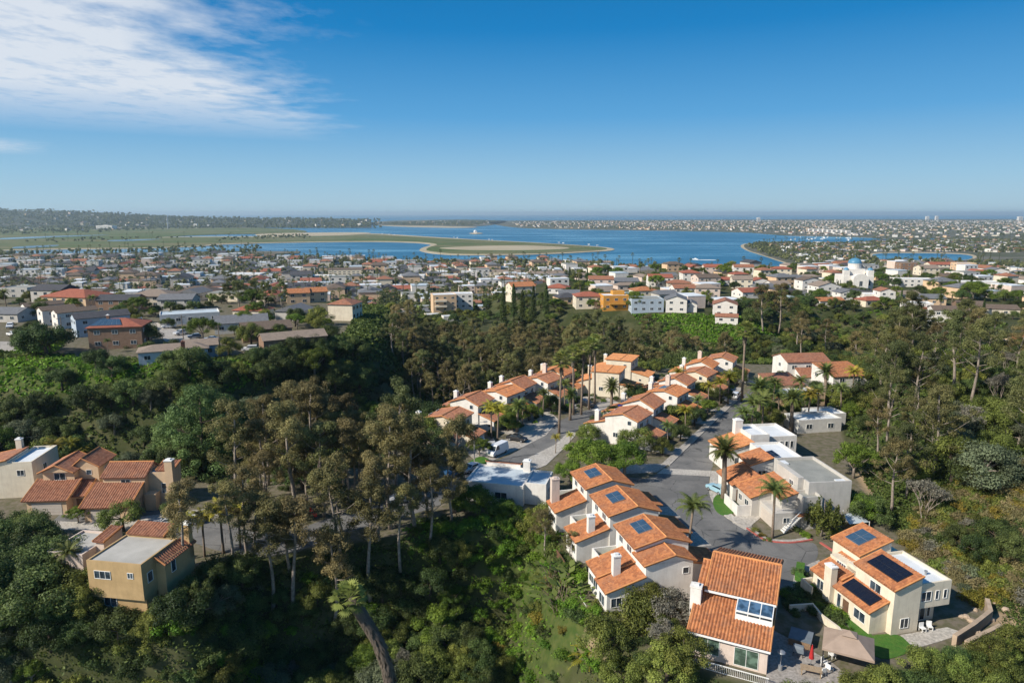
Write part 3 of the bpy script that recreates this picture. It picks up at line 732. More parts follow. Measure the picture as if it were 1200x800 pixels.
# right house with three solar arrays
r = House('solar_house', 'white house with three solar arrays on tile roofs and a flat white-roofed wing', 'house', (43.1, 74.6, Z0), 13.6, None, 'stucco_cream', 'tile_orange', 2)
r.block(0, 2.4, 0, 10.4, -2, 3.0); r.shed(0, 2.4, 0, 10.4, 3.0, 4.0, 'x+', .45, .2)
r.block(2.4, 6.2, -.8, 5.6, -2, 5.95); r.shed(2.4, 6.2, -.8, 5.6, 5.95, 7.25, 'x+', .3, .25)
r.block(4.2, 9.0, 7.2, 12.2, -1, 6.05); r.shed(4.2, 9.0, 7.2, 12.2, 6.05, 7.6, 'x+', .3, .25)
r.block(2.4, 4.2, 5.6, 10.4, -1, 4.9); r.block(2.4, 6.2, 5.6, 7.2, -1, 5.4)
r.shed(.6, 4.2, 5.9, 10.4, 3.6, 4.9, 'x+', .0, .0, False)
r.block(6.2, 10.9, -.5, 7.2, 2.75, 5.6); r.block(6.2, 10.2, .9, 9, -2, 2.75); r.block(9.0, 10.9, 7.2, 9.2, 2.75, 5.6)
r.flat(6.2, 10.9, -.5, 7.2, 5.6, .4); r.block(5.0, 6.2, -.5, .6, 2.75, 5.9)
r.block(-1.6, .0, 10.4, 10.65, -1, 1.7); r.block(-1.7, -1.5, 8.4, 10.65, -1, 1.7)
r.chimney(-.25, 6.9, -1, 5.3, .9, 1.3)
k1 = (7.25 - 5.95) / 3.8; z1 = lambda x: 5.95 + k1 * (x - 2.4) + .1
r.solar([(3.3, 4.9, z1(3.3)), (3.3, -.1, z1(3.3)), (5.5, -.1, z1(5.5)), (5.5, 4.9, z1(5.5))], 6, 2, 'solar_black', False)
k2 = 1.0 / 2.4; z2 = lambda x: 3.0 + k2 * x + .1
r.solar([(.35, 5.4, z2(.35)), (.35, .6, z2(.35)), (2.05, .6, z2(2.05)), (2.05, 5.4, z2(2.05))], 6, 1, 'solar_black', False)
k3 = 1.55 / 4.8; z3 = lambda x: 6.05 + k3 * (x - 4.2) + .1
r.solar([(5.2, 11.2, z3(5.2)), (5.2, 8.6, z3(5.2)), (7.9, 8.6, z3(7.9)), (7.9, 11.2, z3(7.9))], 2, 2, 'solar_blue')
r.window('x-', 0, 1.7, 1.5, 1.9, 1.3); r.window('x-', 0, 5.3, 1.4, .7, 1.9, 0); r.window('x-', 0, 8.9, 1.6, 1.3, 1.3); r.window('x-', 2.4, 2.2, 4.7, 1.8, 1.2)
r.window('x-', 2.4, 8.2, 4.45, 1.7, .7, 3); r.window('y-', -.5, 7.3, 4.3, 1.5, 1.3); r.window('y-', -.5, 8.9, 4.3, .55, 1.2, 0); r.window('y-', -.5, 10.1, 4.3, .55, 1.2, 0)
r.window('y-', -.8, 4.2, 1.4, 1.2, 1.3); r.window('y-', .9, 8.1, 1.2, 1.5, 2.1); r.window('y-', .9, 6.9, 1.5, .5, 1.5, 0); r.door('x-', 0, 4.1, 0); r.window('y-', .9, 9.4, 1.3, .5, 1.6, 0)
r.part('roof_vent', MB().lathe([(.12, 0), (.12, .4), (.2, .42), (.2, .55), (0, .56)], 10, (9.3, 1.8, 5.64)), 'metal_grey'); r.done()

# pair of flat-roofed houses right of the road
m6 = House('flat_roof_house', 'grey stucco house with flat grey-green roof, low tile roofs and an outside stair', 'house', (47.6, 104.0, Z0), 6.5, None, 'stucco_grey', 'tile_orange', 1)
m6.block(.6, 8.0, .4, 12, -2, 6.6); m6.flat(.6, 8.0, .4, 12, 6.6, .55, .25, 'flat_grey'); m6.block(-1.2, 2.0, -1.4, 1.6, -1, 5.0); m6.flat(-1.2, 2.0, -1.4, 1.6, 5.0, .5)
m6.block(-.4, .6, 2, 9, -1, 7.4)
m6.block(-7, -.4, 4.2, 9.6, -1, 3.4); m6.shed(-7, -.4, 4.2, 9.6, 3.4, 5.3, 'x+', .5); m6.block(-5.6, -1.2, -1, 4.2, -1, 2.8); m6.shed(-4, -1.2, .4, 4.2, 4.6, 5.5, 'x+', .3, .2); m6.block(-3.7, -1.2, .6, 4.1, 2.8, 4.6)
m6.part('porch_roof', MB().slab([(-1.9, 2.3), (-1.9, 2.5), (-1.2, 3.1), (-1.2, 2.9)], 'x', -2.6, .6) if False else MB().box(-2.4, .6, -2.2, -1.42, 2.6, 2.8), 'tile_orange')
st = MB()
for i in range(9): st.box(-4.6 + i * .3, -4.25 + i * .3, -2.2, -1.1, i * .28, i * .28 + .1)
st.slab([(-4.7, 0), (-4.4, 0), (-1.8, 2.55), (-2.1, 2.55)], 'y', -2.28, -2.2).slab([(-4.7, .9), (-4.7, 1.0), (-2.0, 3.5), (-2.0, 3.4)], 'y', -2.28, -2.2)
m6.part('outside_stair', st, 'trim_white')
m6.window('y-', -1.4, .4, 3.6, 1.6, .8); m6.window('y-', -1.4, .3, 1.2, 1.5, .9); m6.window('x-', -7, 6, 1.7, 1.4, 1.1); m6.window('x-', -.4, 4, 5.9, 1.3, .8); m6.window('x-', -7, 8.4, 1.7, 1.2, 1.1)
m6.part('balcony_wall', MB().box(-9.4, -9.2, 4.4, 9.6, -.5, 1.9).box(-9.2, -7, 4.4, 4.6, -.5, 1.9), 'stucco_white'); m6.garage('x-', -5.6, 1.6, 0, 3.8, 2.1); m6.window('y-', -1, -3.6, 1.5, 1.2, 1); m6.part('roof_hatch', MB().box(.9, 2.1, 9.6, 11.2, 6.66, 6.95).box(6, 7.6, 1.0, 2.2, 6.66, 6.8), 'flat_white'); m6.done()
m7 = House('flat_roof_house', 'white house with two tile slopes and flat roof, beside the parked blue car', 'house', (44.0, 117.0, Z0), 6.5, None, 'stucco_white', 'tile_orange', 1)
m7.block(3.6, 9.6, 1, 10, -1, 5.6); m7.flat(3.6, 9.6, 1, 10, 5.6, .45, .25, 'flat_white'); m7.block(-.6, 3.6, .5, 5.5, -1, 5.2); m7.shed(-.6, 3.6, .5, 5.5, 5.2, 6.4, 'x+'); m7.block(-5.4, -.6, -2.8, 3.4, -1, 3.0); m7.shed(-5.4, -.6, -2.8, 3.4, 3.0, 4.6, 'x+')
m7.block(-3.5, .6, -6, -2.9, -1, 2.6); m7.flat(-3.5, .6, -6, -2.9, 2.6, .6, .2)
m7.window('y-', -2.8, -2.4, 1.5, 1.5, 1.3); m7.window('x-', -5.4, 0, 1.6, 1.6, 1.2); m7.window('x-', -.6, 3, 4.4, 1.6, 1); m7.window('y-', .5, 1.5, 3.6, 1.4, 1); m7.window('y-', 1, 7, 3.6, 1.2, 1); m7.door('y-', -2.8, -4.2, 0)
m7.solar([(4.2, 5, 5.75), (4.2, 2, 5.75), (5.6, 2, 6.0), (5.6, 5, 6.0)], 2, 2, 'solar_black'); m7.done()
m8 = House('flat_roof_house', 'white house with square chimney and one bright orange tile slope at the road bend', 'house', (45.5, 131.0, Z0), 8, None, 'stucco_white', 'tile_bright', 1)
m8.block(-4, 2, -2.5, 4.5, -1, 3.8); m8.shed(-4, 2, -2.5, 4.5, 3.8, 5.6, 'x+'); m8.block(2, 6, -1, 6, -1, 6.2); m8.flat(2, 6, -1, 6, 6.2, .4); m8.block(6, 12.5, 0, 8.5, -1, 5.2); m8.flat(6, 12.5, 0, 8.5, 5.2, .5, .25, 'flat_white')
m8.chimney(1.6, 4, 2, 8.2, 1.6, 1.3); m8.window('y-', -2.5, -1, 2, 1.8, 1.3); m8.window('x-', -4, 1, 2, 1.8, 1.3); m8.window('y-', -1, 4, 4.4, 1.4, 1.1)
for i in range(5): m8.window('y-', 0, 6.9 + i * 1.15, 3.9, .7, 1.5, 0)
m8.done()

# row along the left side of the road
gB = 'tile-roofed townhouses along the left of the main road'
JIT = [0, .9, -.7, .5, -1.1, .8, -.3]
def from_corner(px, py, L, rot, i=0): return anchor(px, py, 60, 7.2 + JIT[i], .3, rot)
BL = [((766.7, 529.2), 7.6, 'front townhouse of the road row, beside the round green tree', 'stucco_white'),
      ((789, 512.5), 7.4, 'road-row townhouse with blue tarp scrap on its roof, second back from the round tree', 'stucco_white'),
      ((808.5, 494.5), 7.2, 'road-row townhouse third back from the round tree, tall chimney at the rear', 'stucco_white'),
      ((824, 480.5), 7.2, 'road-row townhouse fourth back from the round tree, yellow palms at its garage', 'stucco_white'),
      ((840, 468.0), 7.2, 'road-row townhouse fifth back from the round tree, two palms before its door', 'stucco_cream'),
      ((853, 457.5), 7.2, 'road-row townhouse sixth back, with twin white chimneys', 'stucco_white'),
      ((872, 449.0), 7.4, 'last road-row townhouse at the far bend of the street', 'stucco_white')]
for i, (p, L, lab, w) in enumerate(BL):
    u_ = unit(lab, gB, from_corner(*p, L, -34, i), -34 + (i > 4) * 4 + (0, 2.5, -2, 1.5, -2.5, 0, 3)[i], L - .3 * (i % 2), w, ('tile_rust', 'tile_orange')[i % 3 == 2], (1, 1, 2, 1, 1, 2, 1)[i], i == 2, 1, i % 3 == 0, zr=(7.2, 7.7, 6.9, 7.5, 7.1, 7.6, 7.2)[i], gx=7.2, ev=6.1)
    if i == 1: u_.part('tarp', MB().box(-6.4, -5.2, 2.0, 2.9, 4.75, 4.95), 'plastic_blue')
    u_.done()
# row along the side lane
gC = 'tile-roofed townhouses along the side lane'
CL = [((555, 528), 7.4, -24, 'lane townhouse nearest the white van, with a single-storey tile garage', 'stucco_cream'),
      ((583, 508), 7.2, -30, 'lane townhouse second back from the van, behind two yellow-green palms', 'stucco_white'),
      ((609, 494), 7.2, -32, 'lane townhouse third back from the van, with a dark round palm in front', 'stucco_white'),
      ((632, 485.5), 7.2, -32, 'lane townhouse fourth back from the van, gabled upper window over its garage', 'stucco_white'),
      ((655, 476), 7.2, -34, 'lane townhouse fifth back from the van, behind the tall fan palms', 'stucco_white'),
      ((677, 467), 7.2, -34, 'last lane townhouse under the tall fan palms', 'stucco_cream')]
for i, (p, L, rt, lab, w) in enumerate(CL):
    u_ = unit(lab, gC, anchor(*p, 60, 7.2 + (0, 1.2, -.6, 1.0, -.8, .4)[i], .3, rt), rt + (0, 3, -3, 2, -2, 4)[i], L, w, ('tile_rust', 'tile_orange')[i in (2, 5)], 1 if i != 4 else 2, False, 1, i == 0, zr=(6.9, 7.4, 6.8, 7.6, 7.0, 7.3)[i], gx=7.2, ev=6.0)
    if i == 3: u_.window('x+', 3.2, 5.2, 4.6, 1.4, 1.2)
    u_.done()
hs = House('cottage', 'tiny tile-roofed white cottage beside the grassy verge of the lane', 'house', (*anchor(528, 533, 60, 4, 0, -10), Z0), -10, None, 'stucco_white', 'tile_rust', 1)
hs.block(0, 5, 0, 4.5, -1, 2.9); hs.gable(0, 5, 0, 4.5, 2.9, 4.2, 'y'); hs.window('y-', 0, 2, 1.5, 1.5, 1.5); hs.door('x+', 5, 2.2, 0); hs.done()
for p, lab, ro in (((748, 468), 'tile-roofed house with small white chimney in the trees left of the road row', -20), ((760, 452), 'tile-roofed house farther back in the dark trees, white chimney', -24)):
    unit(lab, None, anchor(*p, 60, 8.6, .3, ro), ro, 8.5, 'stucco_cream', 'tile_bright', 1, hi=1, zr=7.0).done()
# white flat-roofed house by the lane
w = House('white_house', 'white house with broad flat pale roof and dappled tree shade on its long wall', 'house', (*anchor(613, 593, 60, 0, 0, -14), Z0), -14, None, 'stucco_white', 'tile_rust', 1)
w.block(-10.5, 0, 0, 8.5, -4, 3.4); w.flat(-10.5, 0, 0, 8.5, 3.4, .3, .25, 'flat_paleblue'); w.block(0, 3.8, 1.2, 7.5, -2, 3.6); w.flat(0, 3.8, 1.2, 7.5, 3.6, .3)
w.block(-9, -2.5, 8.5, 11.4, -2, 3.2); w.shed(-9, -2.5, 8.5, 11.4, 3.3, 4.3, 'y-', .4, .2); w.chimney(-1.0, 7.6, 3, 5.4, 1.3, 1.0)
w.window('y-', 0, -4, 1.6, 2.2, 1.2); w.window('y-', 0, -8, 1.6, 1.6, 1.2); w.window('x+', 3.8, 4, 1.8, 1.6, 1.1); w.done()
# left group
L2 = House('tile_house', 'peach two-storey house with low front tile roof and gabled upper window, left of its twin', 'house', (*anchor(33, 604, 60, 0, 0, 4), Z0), 4, 'twin peach houses on the left street', 'stucco_peach', 'tile_rust', 1)
L2.block(0, 6.4, 0, 4.5, -1, 2.8); L2.shed(-.3, 6.6, 0, 4.6, 2.8, 4.6, 'y+', .5); L2.block(.6, 5.8, 4.2, 10.5, -1, 6.2); L2.gable(.6, 5.8, 3.6, 10.5, 6.2, 7.4, 'y'); L2.block(5.8, 9.2, 5.5, 11, -1, 6.5); L2.gable(5.0, 9.2, 5.5, 11, 6.5, 7.9, 'y', .4)
L2.block(6.4, 8.4, 1.8, 5.5, -1, 2.6); L2.shed(6.4, 8.4, 1.8, 5.5, 2.6, 4.0, 'y+')
L2.garage('y-', 0, 3.2, 0, 4.8, 2.2); L2.window('y-', 3.6 if False else 4.2, 3.4, 5.2, 1.9, 1.3); L2.window('x+', 9.2, 8, 5, 1.2, 1.1); L2.window('y-', 5.5, 7.6, 5.4, .9, .9, 0); L2.door('y-', 1.8, 7.6, 0); L2.done()
L3 = House('tile_house', 'peach two-storey house with tall chimney tower in shade, right of its twin', 'house', (*anchor(100, 612, 60, 0, 0, 2), Z0), 2, 'twin peach houses on the left street', 'stucco_peach', 'tile_rust', 1)
L3.block(0, 7.2, 0, 5, -1, 2.8); L3.shed(-.3, 7.4, 0, 5, 2.8, 4.9, 'y+', .5); L3.block(.8, 7.8, 4.8, 10, -1, 6.0); L3.gable(.8, 7.8, 4.8, 10, 6.0, 7.4, 'x', .6); L3.block(7.8, 11.6, 6.0, 10, -3, 5.9); L3.flat(7.8, 11.6, 6.0, 10, 5.9, .3); L3.shed(9, 11.6, 7, 10, 6.25, 6.9, 'y+', .3, .2, True)
L3.chimney(11.4, 6.4, -2, 8.2, 1.3, 1.1); L3.garage('y-', 0, 3.4, 0, 4.6, 2.2); L3.window('y-', 4.8, 4.6, 5.1, 1.6, .8); L3.window('y-', 6.0, 10.4, 3.4, .9, 1.8, 0); L3.window('y-', 6.0, 9.0, 1.4, 1.0, 1.1, 0)
L3.block(7.8, 9.6, 4.2, 6.0, -2, 3.0); L3.done()
L1 = House('tile_house', 'cream house cut by the left edge, flat white roof behind a rust tile slope', 'house', (*anchor(-22, 585, 60, 0, 0, 8), Z0), 8, None, 'stucco_cream', 'tile_rust', 1)
L1.block(0, 5, 0, 7, -1, 6.0); L1.shed(0, 5, 0, 7, 6, 7.0, 'x+'); L1.block(5, 9, 0, 9, -1, 6.2); L1.flat(5, 9, 0, 9, 6.2, .4); L1.chimney(3.5, 7.2, 4, 8.6); L1.window('y-', 0, 2.4, 4.6, 1.4, 1.2); L1.window('x+', 9, 4, 4.4, 1.2, 1.1); L1.window('y-', 0, 7, 4.6, 1.2, 1.1); L1.done()
Y = House('ochre_house', 'ochre stucco house with flat pale roof and white-framed windows below the twin houses', 'house', (*anchor(101, 657, 67, 0, 0, -9), Z0), -9, None, 'stucco_ochre', 'tile_rust', 1)
Y.block(0, 7.6, 0, 7.2, 2.2, 6.9); Y.block(.5, 7.4, .6, 7.2, -5, 2.2); Y.flat(0, 7.6, 0, 7.2, 6.9, .22, .22, 'flat_warm'); Y.block(.6, 5.6, 7.2, 9.4, -3, 7.4); Y.shed(.6, 5.6, 7.2, 9.4, 7.4, 8.0, 'y+', .4); Y.block(7.6, 8.9, 2.6, 8.6, -5, 6.2); Y.shed(7.6, 8.9, 2.6, 8.6, 6.0, 6.8, 'x-', .3)
Y.chimney(8.4, 8.2, 4, 8.8, 1.0, .8); Y.window('y-', 0, 2.1, 5.3, 2.3, 1.1, 2); Y.window('y-', 0, 6.0, 5.5, .8, .8, 1); Y.window('y-', .6, 2.3, 1.3, 1.8, 1.3); Y.window('x+', 8.9, 4.2, 4.9, .9, 1.6, 0); Y.window('x+', 8.9, 4.8, .8, .9, 1.6, 0); Y.window('x+', 7.6, 1.4, 4.8, 1.0, 1.4, 0); Y.done()
O_ = House('peach_house', 'peach house half hidden by dark trees, left of the ochre house', 'house', (*anchor(60, 690, 60, 0, 0, -9), Z0), -9, None, 'stucco_pink', 'tile_rust', 1)
O_.block(0, 5.4, 0, 6.5, -5, 5.2); O_.block(5.4, 6.6, 2.5, 6, -4, 6.2); O_.flat(0, 5.4, 0, 6.5, 5.2, .3, .22, 'flat_warm'); O_.shed(5.4, 6.6, 2.5, 6, 6.2, 6.7, 'y+', .3); O_.window('y-', 0, 2, 2.8, 1.4, 1.2); O_.window('x+', 5.4, 1.2, 2.6, 1.0, 1.2); O_.done()
# ------------------------------------------------------------------ plants: prototypes made leaf by leaf, then copied
def cards(cent, nrm, size, lv, aspect=1.6, rg=NR):
    """one small folded leaf spray (two triangles) per centre"""
    n = len(cent); nrm = nrm / (np.linalg.norm(nrm, axis=1, keepdims=True) + 1e-9)
    r = rg.normal(size=(n, 3)); a = np.cross(nrm, r); a /= np.linalg.norm(a, axis=1, keepdims=True) + 1e-9
    b = np.cross(nrm, a); s = np.asarray(size).reshape(-1, 1) * np.ones((n, 1))
    v = np.stack([cent - a * s * aspect * .5, cent + b * s * .42 + nrm * s * .12, cent + a * s * aspect * .5, cent - b * s * .42 - nrm * s * .1], 1).reshape(-1, 3)
    return v, np.repeat(lv, 1)
def leafmesh(name, parts, m):
    V = np.concatenate([p[0] for p in parts]); lv = np.concatenate([p[1] for p in parts]); nq = len(V) // 4
    me = bpy.data.meshes.new(name)
    me.vertices.add(len(V)); me.vertices.foreach_set('co', V.astype(np.float32).ravel())
    me.loops.add(len(V)); me.loops.foreach_set('vertex_index', np.arange(len(V), dtype=np.int32))
    me.polygons.add(nq); me.polygons.foreach_set('loop_start', np.arange(0, len(V), 4, dtype=np.int32))
    at = me.attributes.new('lv', 'FLOAT', 'FACE'); at.data.foreach_set('value', lv.astype(np.float32))
    me.materials.append(m); me.update(calc_edges=True); me.validate(); return me
def clump(c, rx, rz, n, size, rg, base=.5, jit=.3, up_=.4, droop=0):
    d = rg.normal(size=(n, 3)); d /= np.linalg.norm(d, axis=1, keepdims=True)
    rr = rg.random(n) ** .45
    p = d * rr[:, None] * np.array([rx, rx, rz]); p[:, 2] -= droop * rg.random(n) * rz
    nr = d * 1.15 + rg.normal(size=(n, 3)) * .42 + np.array([0, 0, up_])
    lv = np.clip(base + rg.normal(size=n) * jit, 0, 1)
    return cards(p + np.array(c), nr, size * rg.uniform(.6, 1.35, n), lv, 1.6, rg)
def tree_mesh(seed, kind):
    """returns (trunk MB, crown parts) for one prototype standing at the origin"""
    rg = np.random.default_rng(seed); rr = random.Random(seed); t = MB(); P_ = []
    U = rr.uniform
    if kind in ('euc', 'eucthin'):
        Ht = U(21, 26); lean = V3((U(-1.5, 1.5), U(-1.5, 1.5), 0)); base = .38 if kind == 'euc' else .5
        axis = lambda f: V3((lean.x * f + .5 * math.sin(f * 5 + seed), lean.y * f + .5 * math.cos(f * 4 + seed), Ht * .9 * f))
        t.tube([axis(i / 8) for i in range(9)], [.42 * (1 - .8 * i / 8) + .03 for i in range(9)], 7)
        nb = 15 if kind == 'euc' else 11
        for i in range(nb):
            f = base + (.97 - base) * (i + U(0, .8)) / nb; a = i * 2.4 + U(-.5, .5); L = Ht * (.26 if kind == 'euc' else .19) * (1.12 - .75 * (f - base) / (1 - base)) * U(.7, 1.15)
            p0 = axis(f); p2 = p0 + V3((math.cos(a) * L, math.sin(a) * L, L * U(.45, .9))); p1 = p0.lerp(p2, .5) + V3((0, 0, -.1 * L))
            t.tube([p0, p1, p2], [.15 * (1.3 - f), .1 * (1.3 - f), .03], 4, cap=False)
            for q in range(rr.randint(2, 4)):
                c = p0.lerp(p2, U(.5, 1.12)) + V3((U(-1.3, 1.3), U(-1.3, 1.3), U(-.7, 1.1))); rx = U(.8, 1.7)
                P_.append(clump(c, rx, rx * U(.55, .9), int(190 * rx), .215, rg, U(.2, .8), .22, .3, .5))
        for q in range(6):
            c = axis(.98) + V3((U(-1.4, 1.4), U(-1.4, 1.4), U(-.5, 1.6))); P_.append(clump(c, 1.3, 1.0, 300, .215, rg, U(.4, .8), .22))
    elif kind == 'oak':
        Ht = U(6.5, 8.5); W = U(4.2, 5.2)
        t.tube([(0, 0, -.5), (.1, .1, Ht * .25), (.2, 0, Ht * .45)], [.4, .33, .25], 7)
        for i in range(30):
            a = U(0, 6.28); ph = U(-.15, 1.35); rad_ = U(.62, 1.0)
            c = V3((math.cos(a) * math.cos(ph) * W * rad_, math.sin(a) * math.cos(ph) * W * rad_, Ht * .45 + math.sin(ph) * Ht * .5 * rad_)); rx = U(1.0, 1.75)
            if i % 3 == 0: t.tube([(.2, 0, Ht * .42), c * .6 + V3((0, 0, Ht * .2)), c], [.18, .1, .03], 4, cap=False)
            P_.append(clump(c, rx, rx * .8, int(260 * rx), .20, rg, U(.1, .8), .22, .45))
    elif kind == 'pine':
        Ht = U(15, 18); t.tube([(0, 0, -.5), (.2, .1, Ht * .5), (.1, .3, Ht * .95)], [.38, .26, .05], 7)
        for i in range(64):
            f = .22 + .78 * i / 64; a = i * 2.4; L = (4.3 * (1 - ((f - .45) / .62) ** 2) + .5) * U(.55, 1.1)
            c = V3((math.cos(a) * L, math.sin(a) * L, Ht * f + U(-.3, .5))); rx = U(.8, 1.5)
            if i % 3 == 0: t.tube([(.15, .15, Ht * f - .8), c], [.09, .03], 4, cap=False)
            P_.append(clump(c, rx, rx * .75, int(240 * rx), .18, rg, U(.15, .85), .2, .5))
    elif kind == 'broad':
        Ht = U(8, 9.5); W = U(5.2, 6.2); t.tube([(0, 0, -.4), (.1, 0, Ht * .3), (.3, .1, Ht * .55)], [.36, .3, .18], 7)
        for i in range(5):
            a = i * 1.26; t.tube([(.1, 0, Ht * .3), (math.cos(a) * W * .4, math.sin(a) * W * .4, Ht * .55), (math.cos(a) * W * .7, math.sin(a) * W * .7, Ht * .75)], [.2, .13, .05], 5, cap=False)
        for i in range(46):
            a = U(0, 6.28); ph = U(-.05, 1.4); k = U(.6, 1.0)
            c = (math.cos(a) * math.cos(ph) * W * k, math.sin(a) * math.cos(ph) * W * k, Ht * .52 + math.sin(ph) * Ht * .42 * k); rx = U(.9, 1.6)
            P_.append(clump(c, rx, rx * .7, int(280 * rx), .19, rg, U(.2, .85), .22, .5))
    elif kind == 'bare':
        Ht = U(7, 9)
        def grow(p, d, L, r, dep):
            q = p + d * L; t.tube([p, p.lerp(q, .5) + V3((U(-.1, .1), U(-.1, .1), 0)) * L, q], [r, r * .8, r * .6], 4, cap=False)
            if dep == 0:
                P_.append(clump(q, .5, .45, 16, .16, rg, .5, .3)); return
            for i in range(3):
                nd = (d + V3((U(-.8, .8), U(-.8, .8), U(-.1, .6)))).normalized(); grow(q, nd, L * U(.6, .8), r * .6, dep - 1)
        for i in range(3): grow(V3((U(-.3, .3), U(-.3, .3), -.3)), V3((U(-.3, .3), U(-.3, .3), 1)).normalized(), Ht * .3, .14, 4)
    elif kind == 'cypress':
        Ht = U(9, 12); t.tube([(0, 0, -.3), (0, 0, Ht * .9)], [.2, .04], 6)
        for i in range(34):
            f = i / 34; w = 1.25 * (1 - f) ** .6 + .15; a = i * 2.4; P_.append(clump((math.cos(a) * w * .5, math.sin(a) * w * .5, .5 + f * Ht * .95), w * .75, .8, 90, .22, rg, U(.2, .7), .2, .2))
    elif kind == 'weep':
        Ht = U(7, 8); t.tube([(0, 0, -.3), (.2, 0, Ht * .5), (.1, .2, Ht * .9)], [.22, .15, .05], 6)
        for i in range(40):
            a = i * 2.4; L = U(.5, 2.5); c = V3((math.cos(a) * L, math.sin(a) * L, Ht * (1.0 - .14 * L) - U(0, 3.2)))
            P_.append(clump(c, .5, 1.15, 85, .22, rg, U(.3, .8), .25, .1, .6))
    elif kind in ('shrub', 'twig'):
        W = U(1.5, 2.2)
        for i in range(13):
            a = U(0, 6.28); k = U(.2, 1) ; c = (math.cos(a) * W * k, math.sin(a) * W * k, U(.35, 1.0) * (1.55 - .6 * k)); rx = U(.55, .95)
            P_.append(clump(c, rx, rx * .75, int(200 * rx), .15, rg, U(.15, .8), .24, .5))
    elif kind == 'banana':
        for i in range(70):
            a = U(0, 6.28); L = U(1.8, 3.6); el = U(.7, 1.45); b0 = V3((U(-1.6, 1.6), U(-1.6, 1.6), 0)); d = V3((math.cos(a) * math.cos(el), math.sin(a) * math.cos(el), math.sin(el)))
            sd = V3((-math.sin(a), math.cos(a), 0)); p = b0 + d * L; q = p + (d * .7 + V3((math.cos(a) * .5, math.sin(a) * .5, -.35))) * 1.5
            t.tube([b0, p], [.05, .03], 3, cap=False)
            v = np.array([p, p.lerp(q, .45) + sd * .34, q, p.lerp(q, .45) - sd * .34]); P_.append((v, np.array([min(1, max(0, U(.1, .9)))])))
    return t, P_
def frond_palm(seed, kind):
    """feather or fan palm: trunk, crown of fronds, hanging dead skirt"""
    rg = np.random.default_rng(seed); rr = random.Random(seed); U = rr.uniform; t = MB(); sk = []; P_ = []
    Ht = {'queen': U(7.5, 9), 'canary': U(8, 9.5), 'fan': U(16, 19), 'short': U(2.2, 3.0), 'skirt': 4}[kind]
    cx, cy = U(-.4, .4), U(-.4, .4)
    r0 = {'queen': .2, 'canary': .42, 'fan': .27, 'short': .35, 'skirt': .3}[kind]
    t.tube([(0, 0, -.6), (cx * .2, cy * .2, Ht * .3), (cx * .6, cy * .6, Ht * .7), (cx, cy, Ht)], [r0 * 1.35, r0, r0 * .9, r0 * .95], 8)
    top = V3((cx, cy, Ht)); nf = {'queen': 24, 'canary': 46, 'fan': 44, 'short': 34, 'skirt': 40}[kind]
    for i in range(nf):
        a = i * 2.399 + U(-.2, .2)
        f = i / nf
        el = {'queen': 1.2 - 1.15 * f, 'canary': 1.35 - 1.75 * f, 'fan': 1.4 - 2.0 * f, 'short': 1.35 - 1.3 * f, 'skirt': 1.4 - 2 * f}[kind]
        out = V3((math.cos(a), math.sin(a), 0)); sd = V3((-math.sin(a), math.cos(a), 0)); lvv = min(1, max(0, U(.25, .8) - .25 * (f > .75)))
        if kind in ('fan', 'skirt'):
            L = U(1.3, 1.9); d = out * math.cos(el) + V3((0, 0, math.sin(el))); hub = top + d * L; n_ = d.cross(sd)
            vs = []
            for j in range(9):
                w = (j - 4) / 4 * 1.15; dd = d * math.cos(w) + sd * math.sin(w); tip = hub + dd * U(1.0, 1.4) + V3((0, 0, -.3)); pr = dd.cross(n_).normalized() * .12
                vs.append([hub, hub.lerp(tip, .5) + pr, tip, hub.lerp(tip, .5) - pr])
            P_.append((np.array(vs, float).reshape(-1, 3), np.full(9, lvv)))
            pet = [top, top + d * L * .5 + sd * .04, hub, top + d * L * .5 - sd * .04]; P_.append((np.array(pet, float), np.array([.6])))
        else:
            L = {'queen': U(3.2, 4.0), 'canary': U(3.0, 3.7), 'short': U(2.6, 3.4)}[kind]; dr = {'queen': 1.5, 'canary': .85, 'short': .8}[kind]
            pts = []
            for j in range(9):
                s_ = j / 8; e = el - dr * s_ * s_ * 1.1
                pts.append((pts[-1] + (out * math.cos(e) + V3((0, 0, math.sin(e)))) * L / 8) if j else top)
            vs = []; lw = {'queen': .62, 'canary': .5, 'short': .5}[kind]
            for j in range(1, 9):
                for h2 in (0, .5):
                    p = pts[j - 1].lerp(pts[j], h2); dd = (pts[j] - pts[j - 1]).normalized(); w = lw * math.sin(min(1, (j + h2) / 8 * .9 + .18) * math.pi) ** .5 + .1
                    for sg in (-1, 1):
                        tip = p + sd * sg * w + dd * w * .5 + V3((0, 0, -.35 * w if kind == 'queen' else .1 * w)); b = dd * .11
                        vs.append([p - b, p.lerp(tip, .5) - b * .7, tip, p + b])
            P_.append((np.array(vs, float).reshape(-1, 3), np.clip(np.full(len(vs), lvv) + rg.normal(size=len(vs)) * .08, 0, 1)))
    if kind in ('fan', 'skirt', 'canary'):
        hh = {'fan': 3.0, 'skirt': 3, 'canary': 1.0}[kind]
        for i in range(90 if kind == 'fan' else 40):
            a = U(0, 6.28); z = Ht - U(.1, hh); r1 = r0 + (.75 - .45 * (Ht - z) / hh) * U(.4, 1); out = V3((math.cos(a), math.sin(a), 0)); sd = V3((-math.sin(a), math.cos(a), 0)) * .12
            p = V3((cx, cy, z)) + out * r0; q = V3((cx, cy, z - .9)) + out * r1; sk.append([p, p.lerp(q, .6) + sd, q, p.lerp(q, .6) - sd])
    return t, P_, sk
PROTO = {}
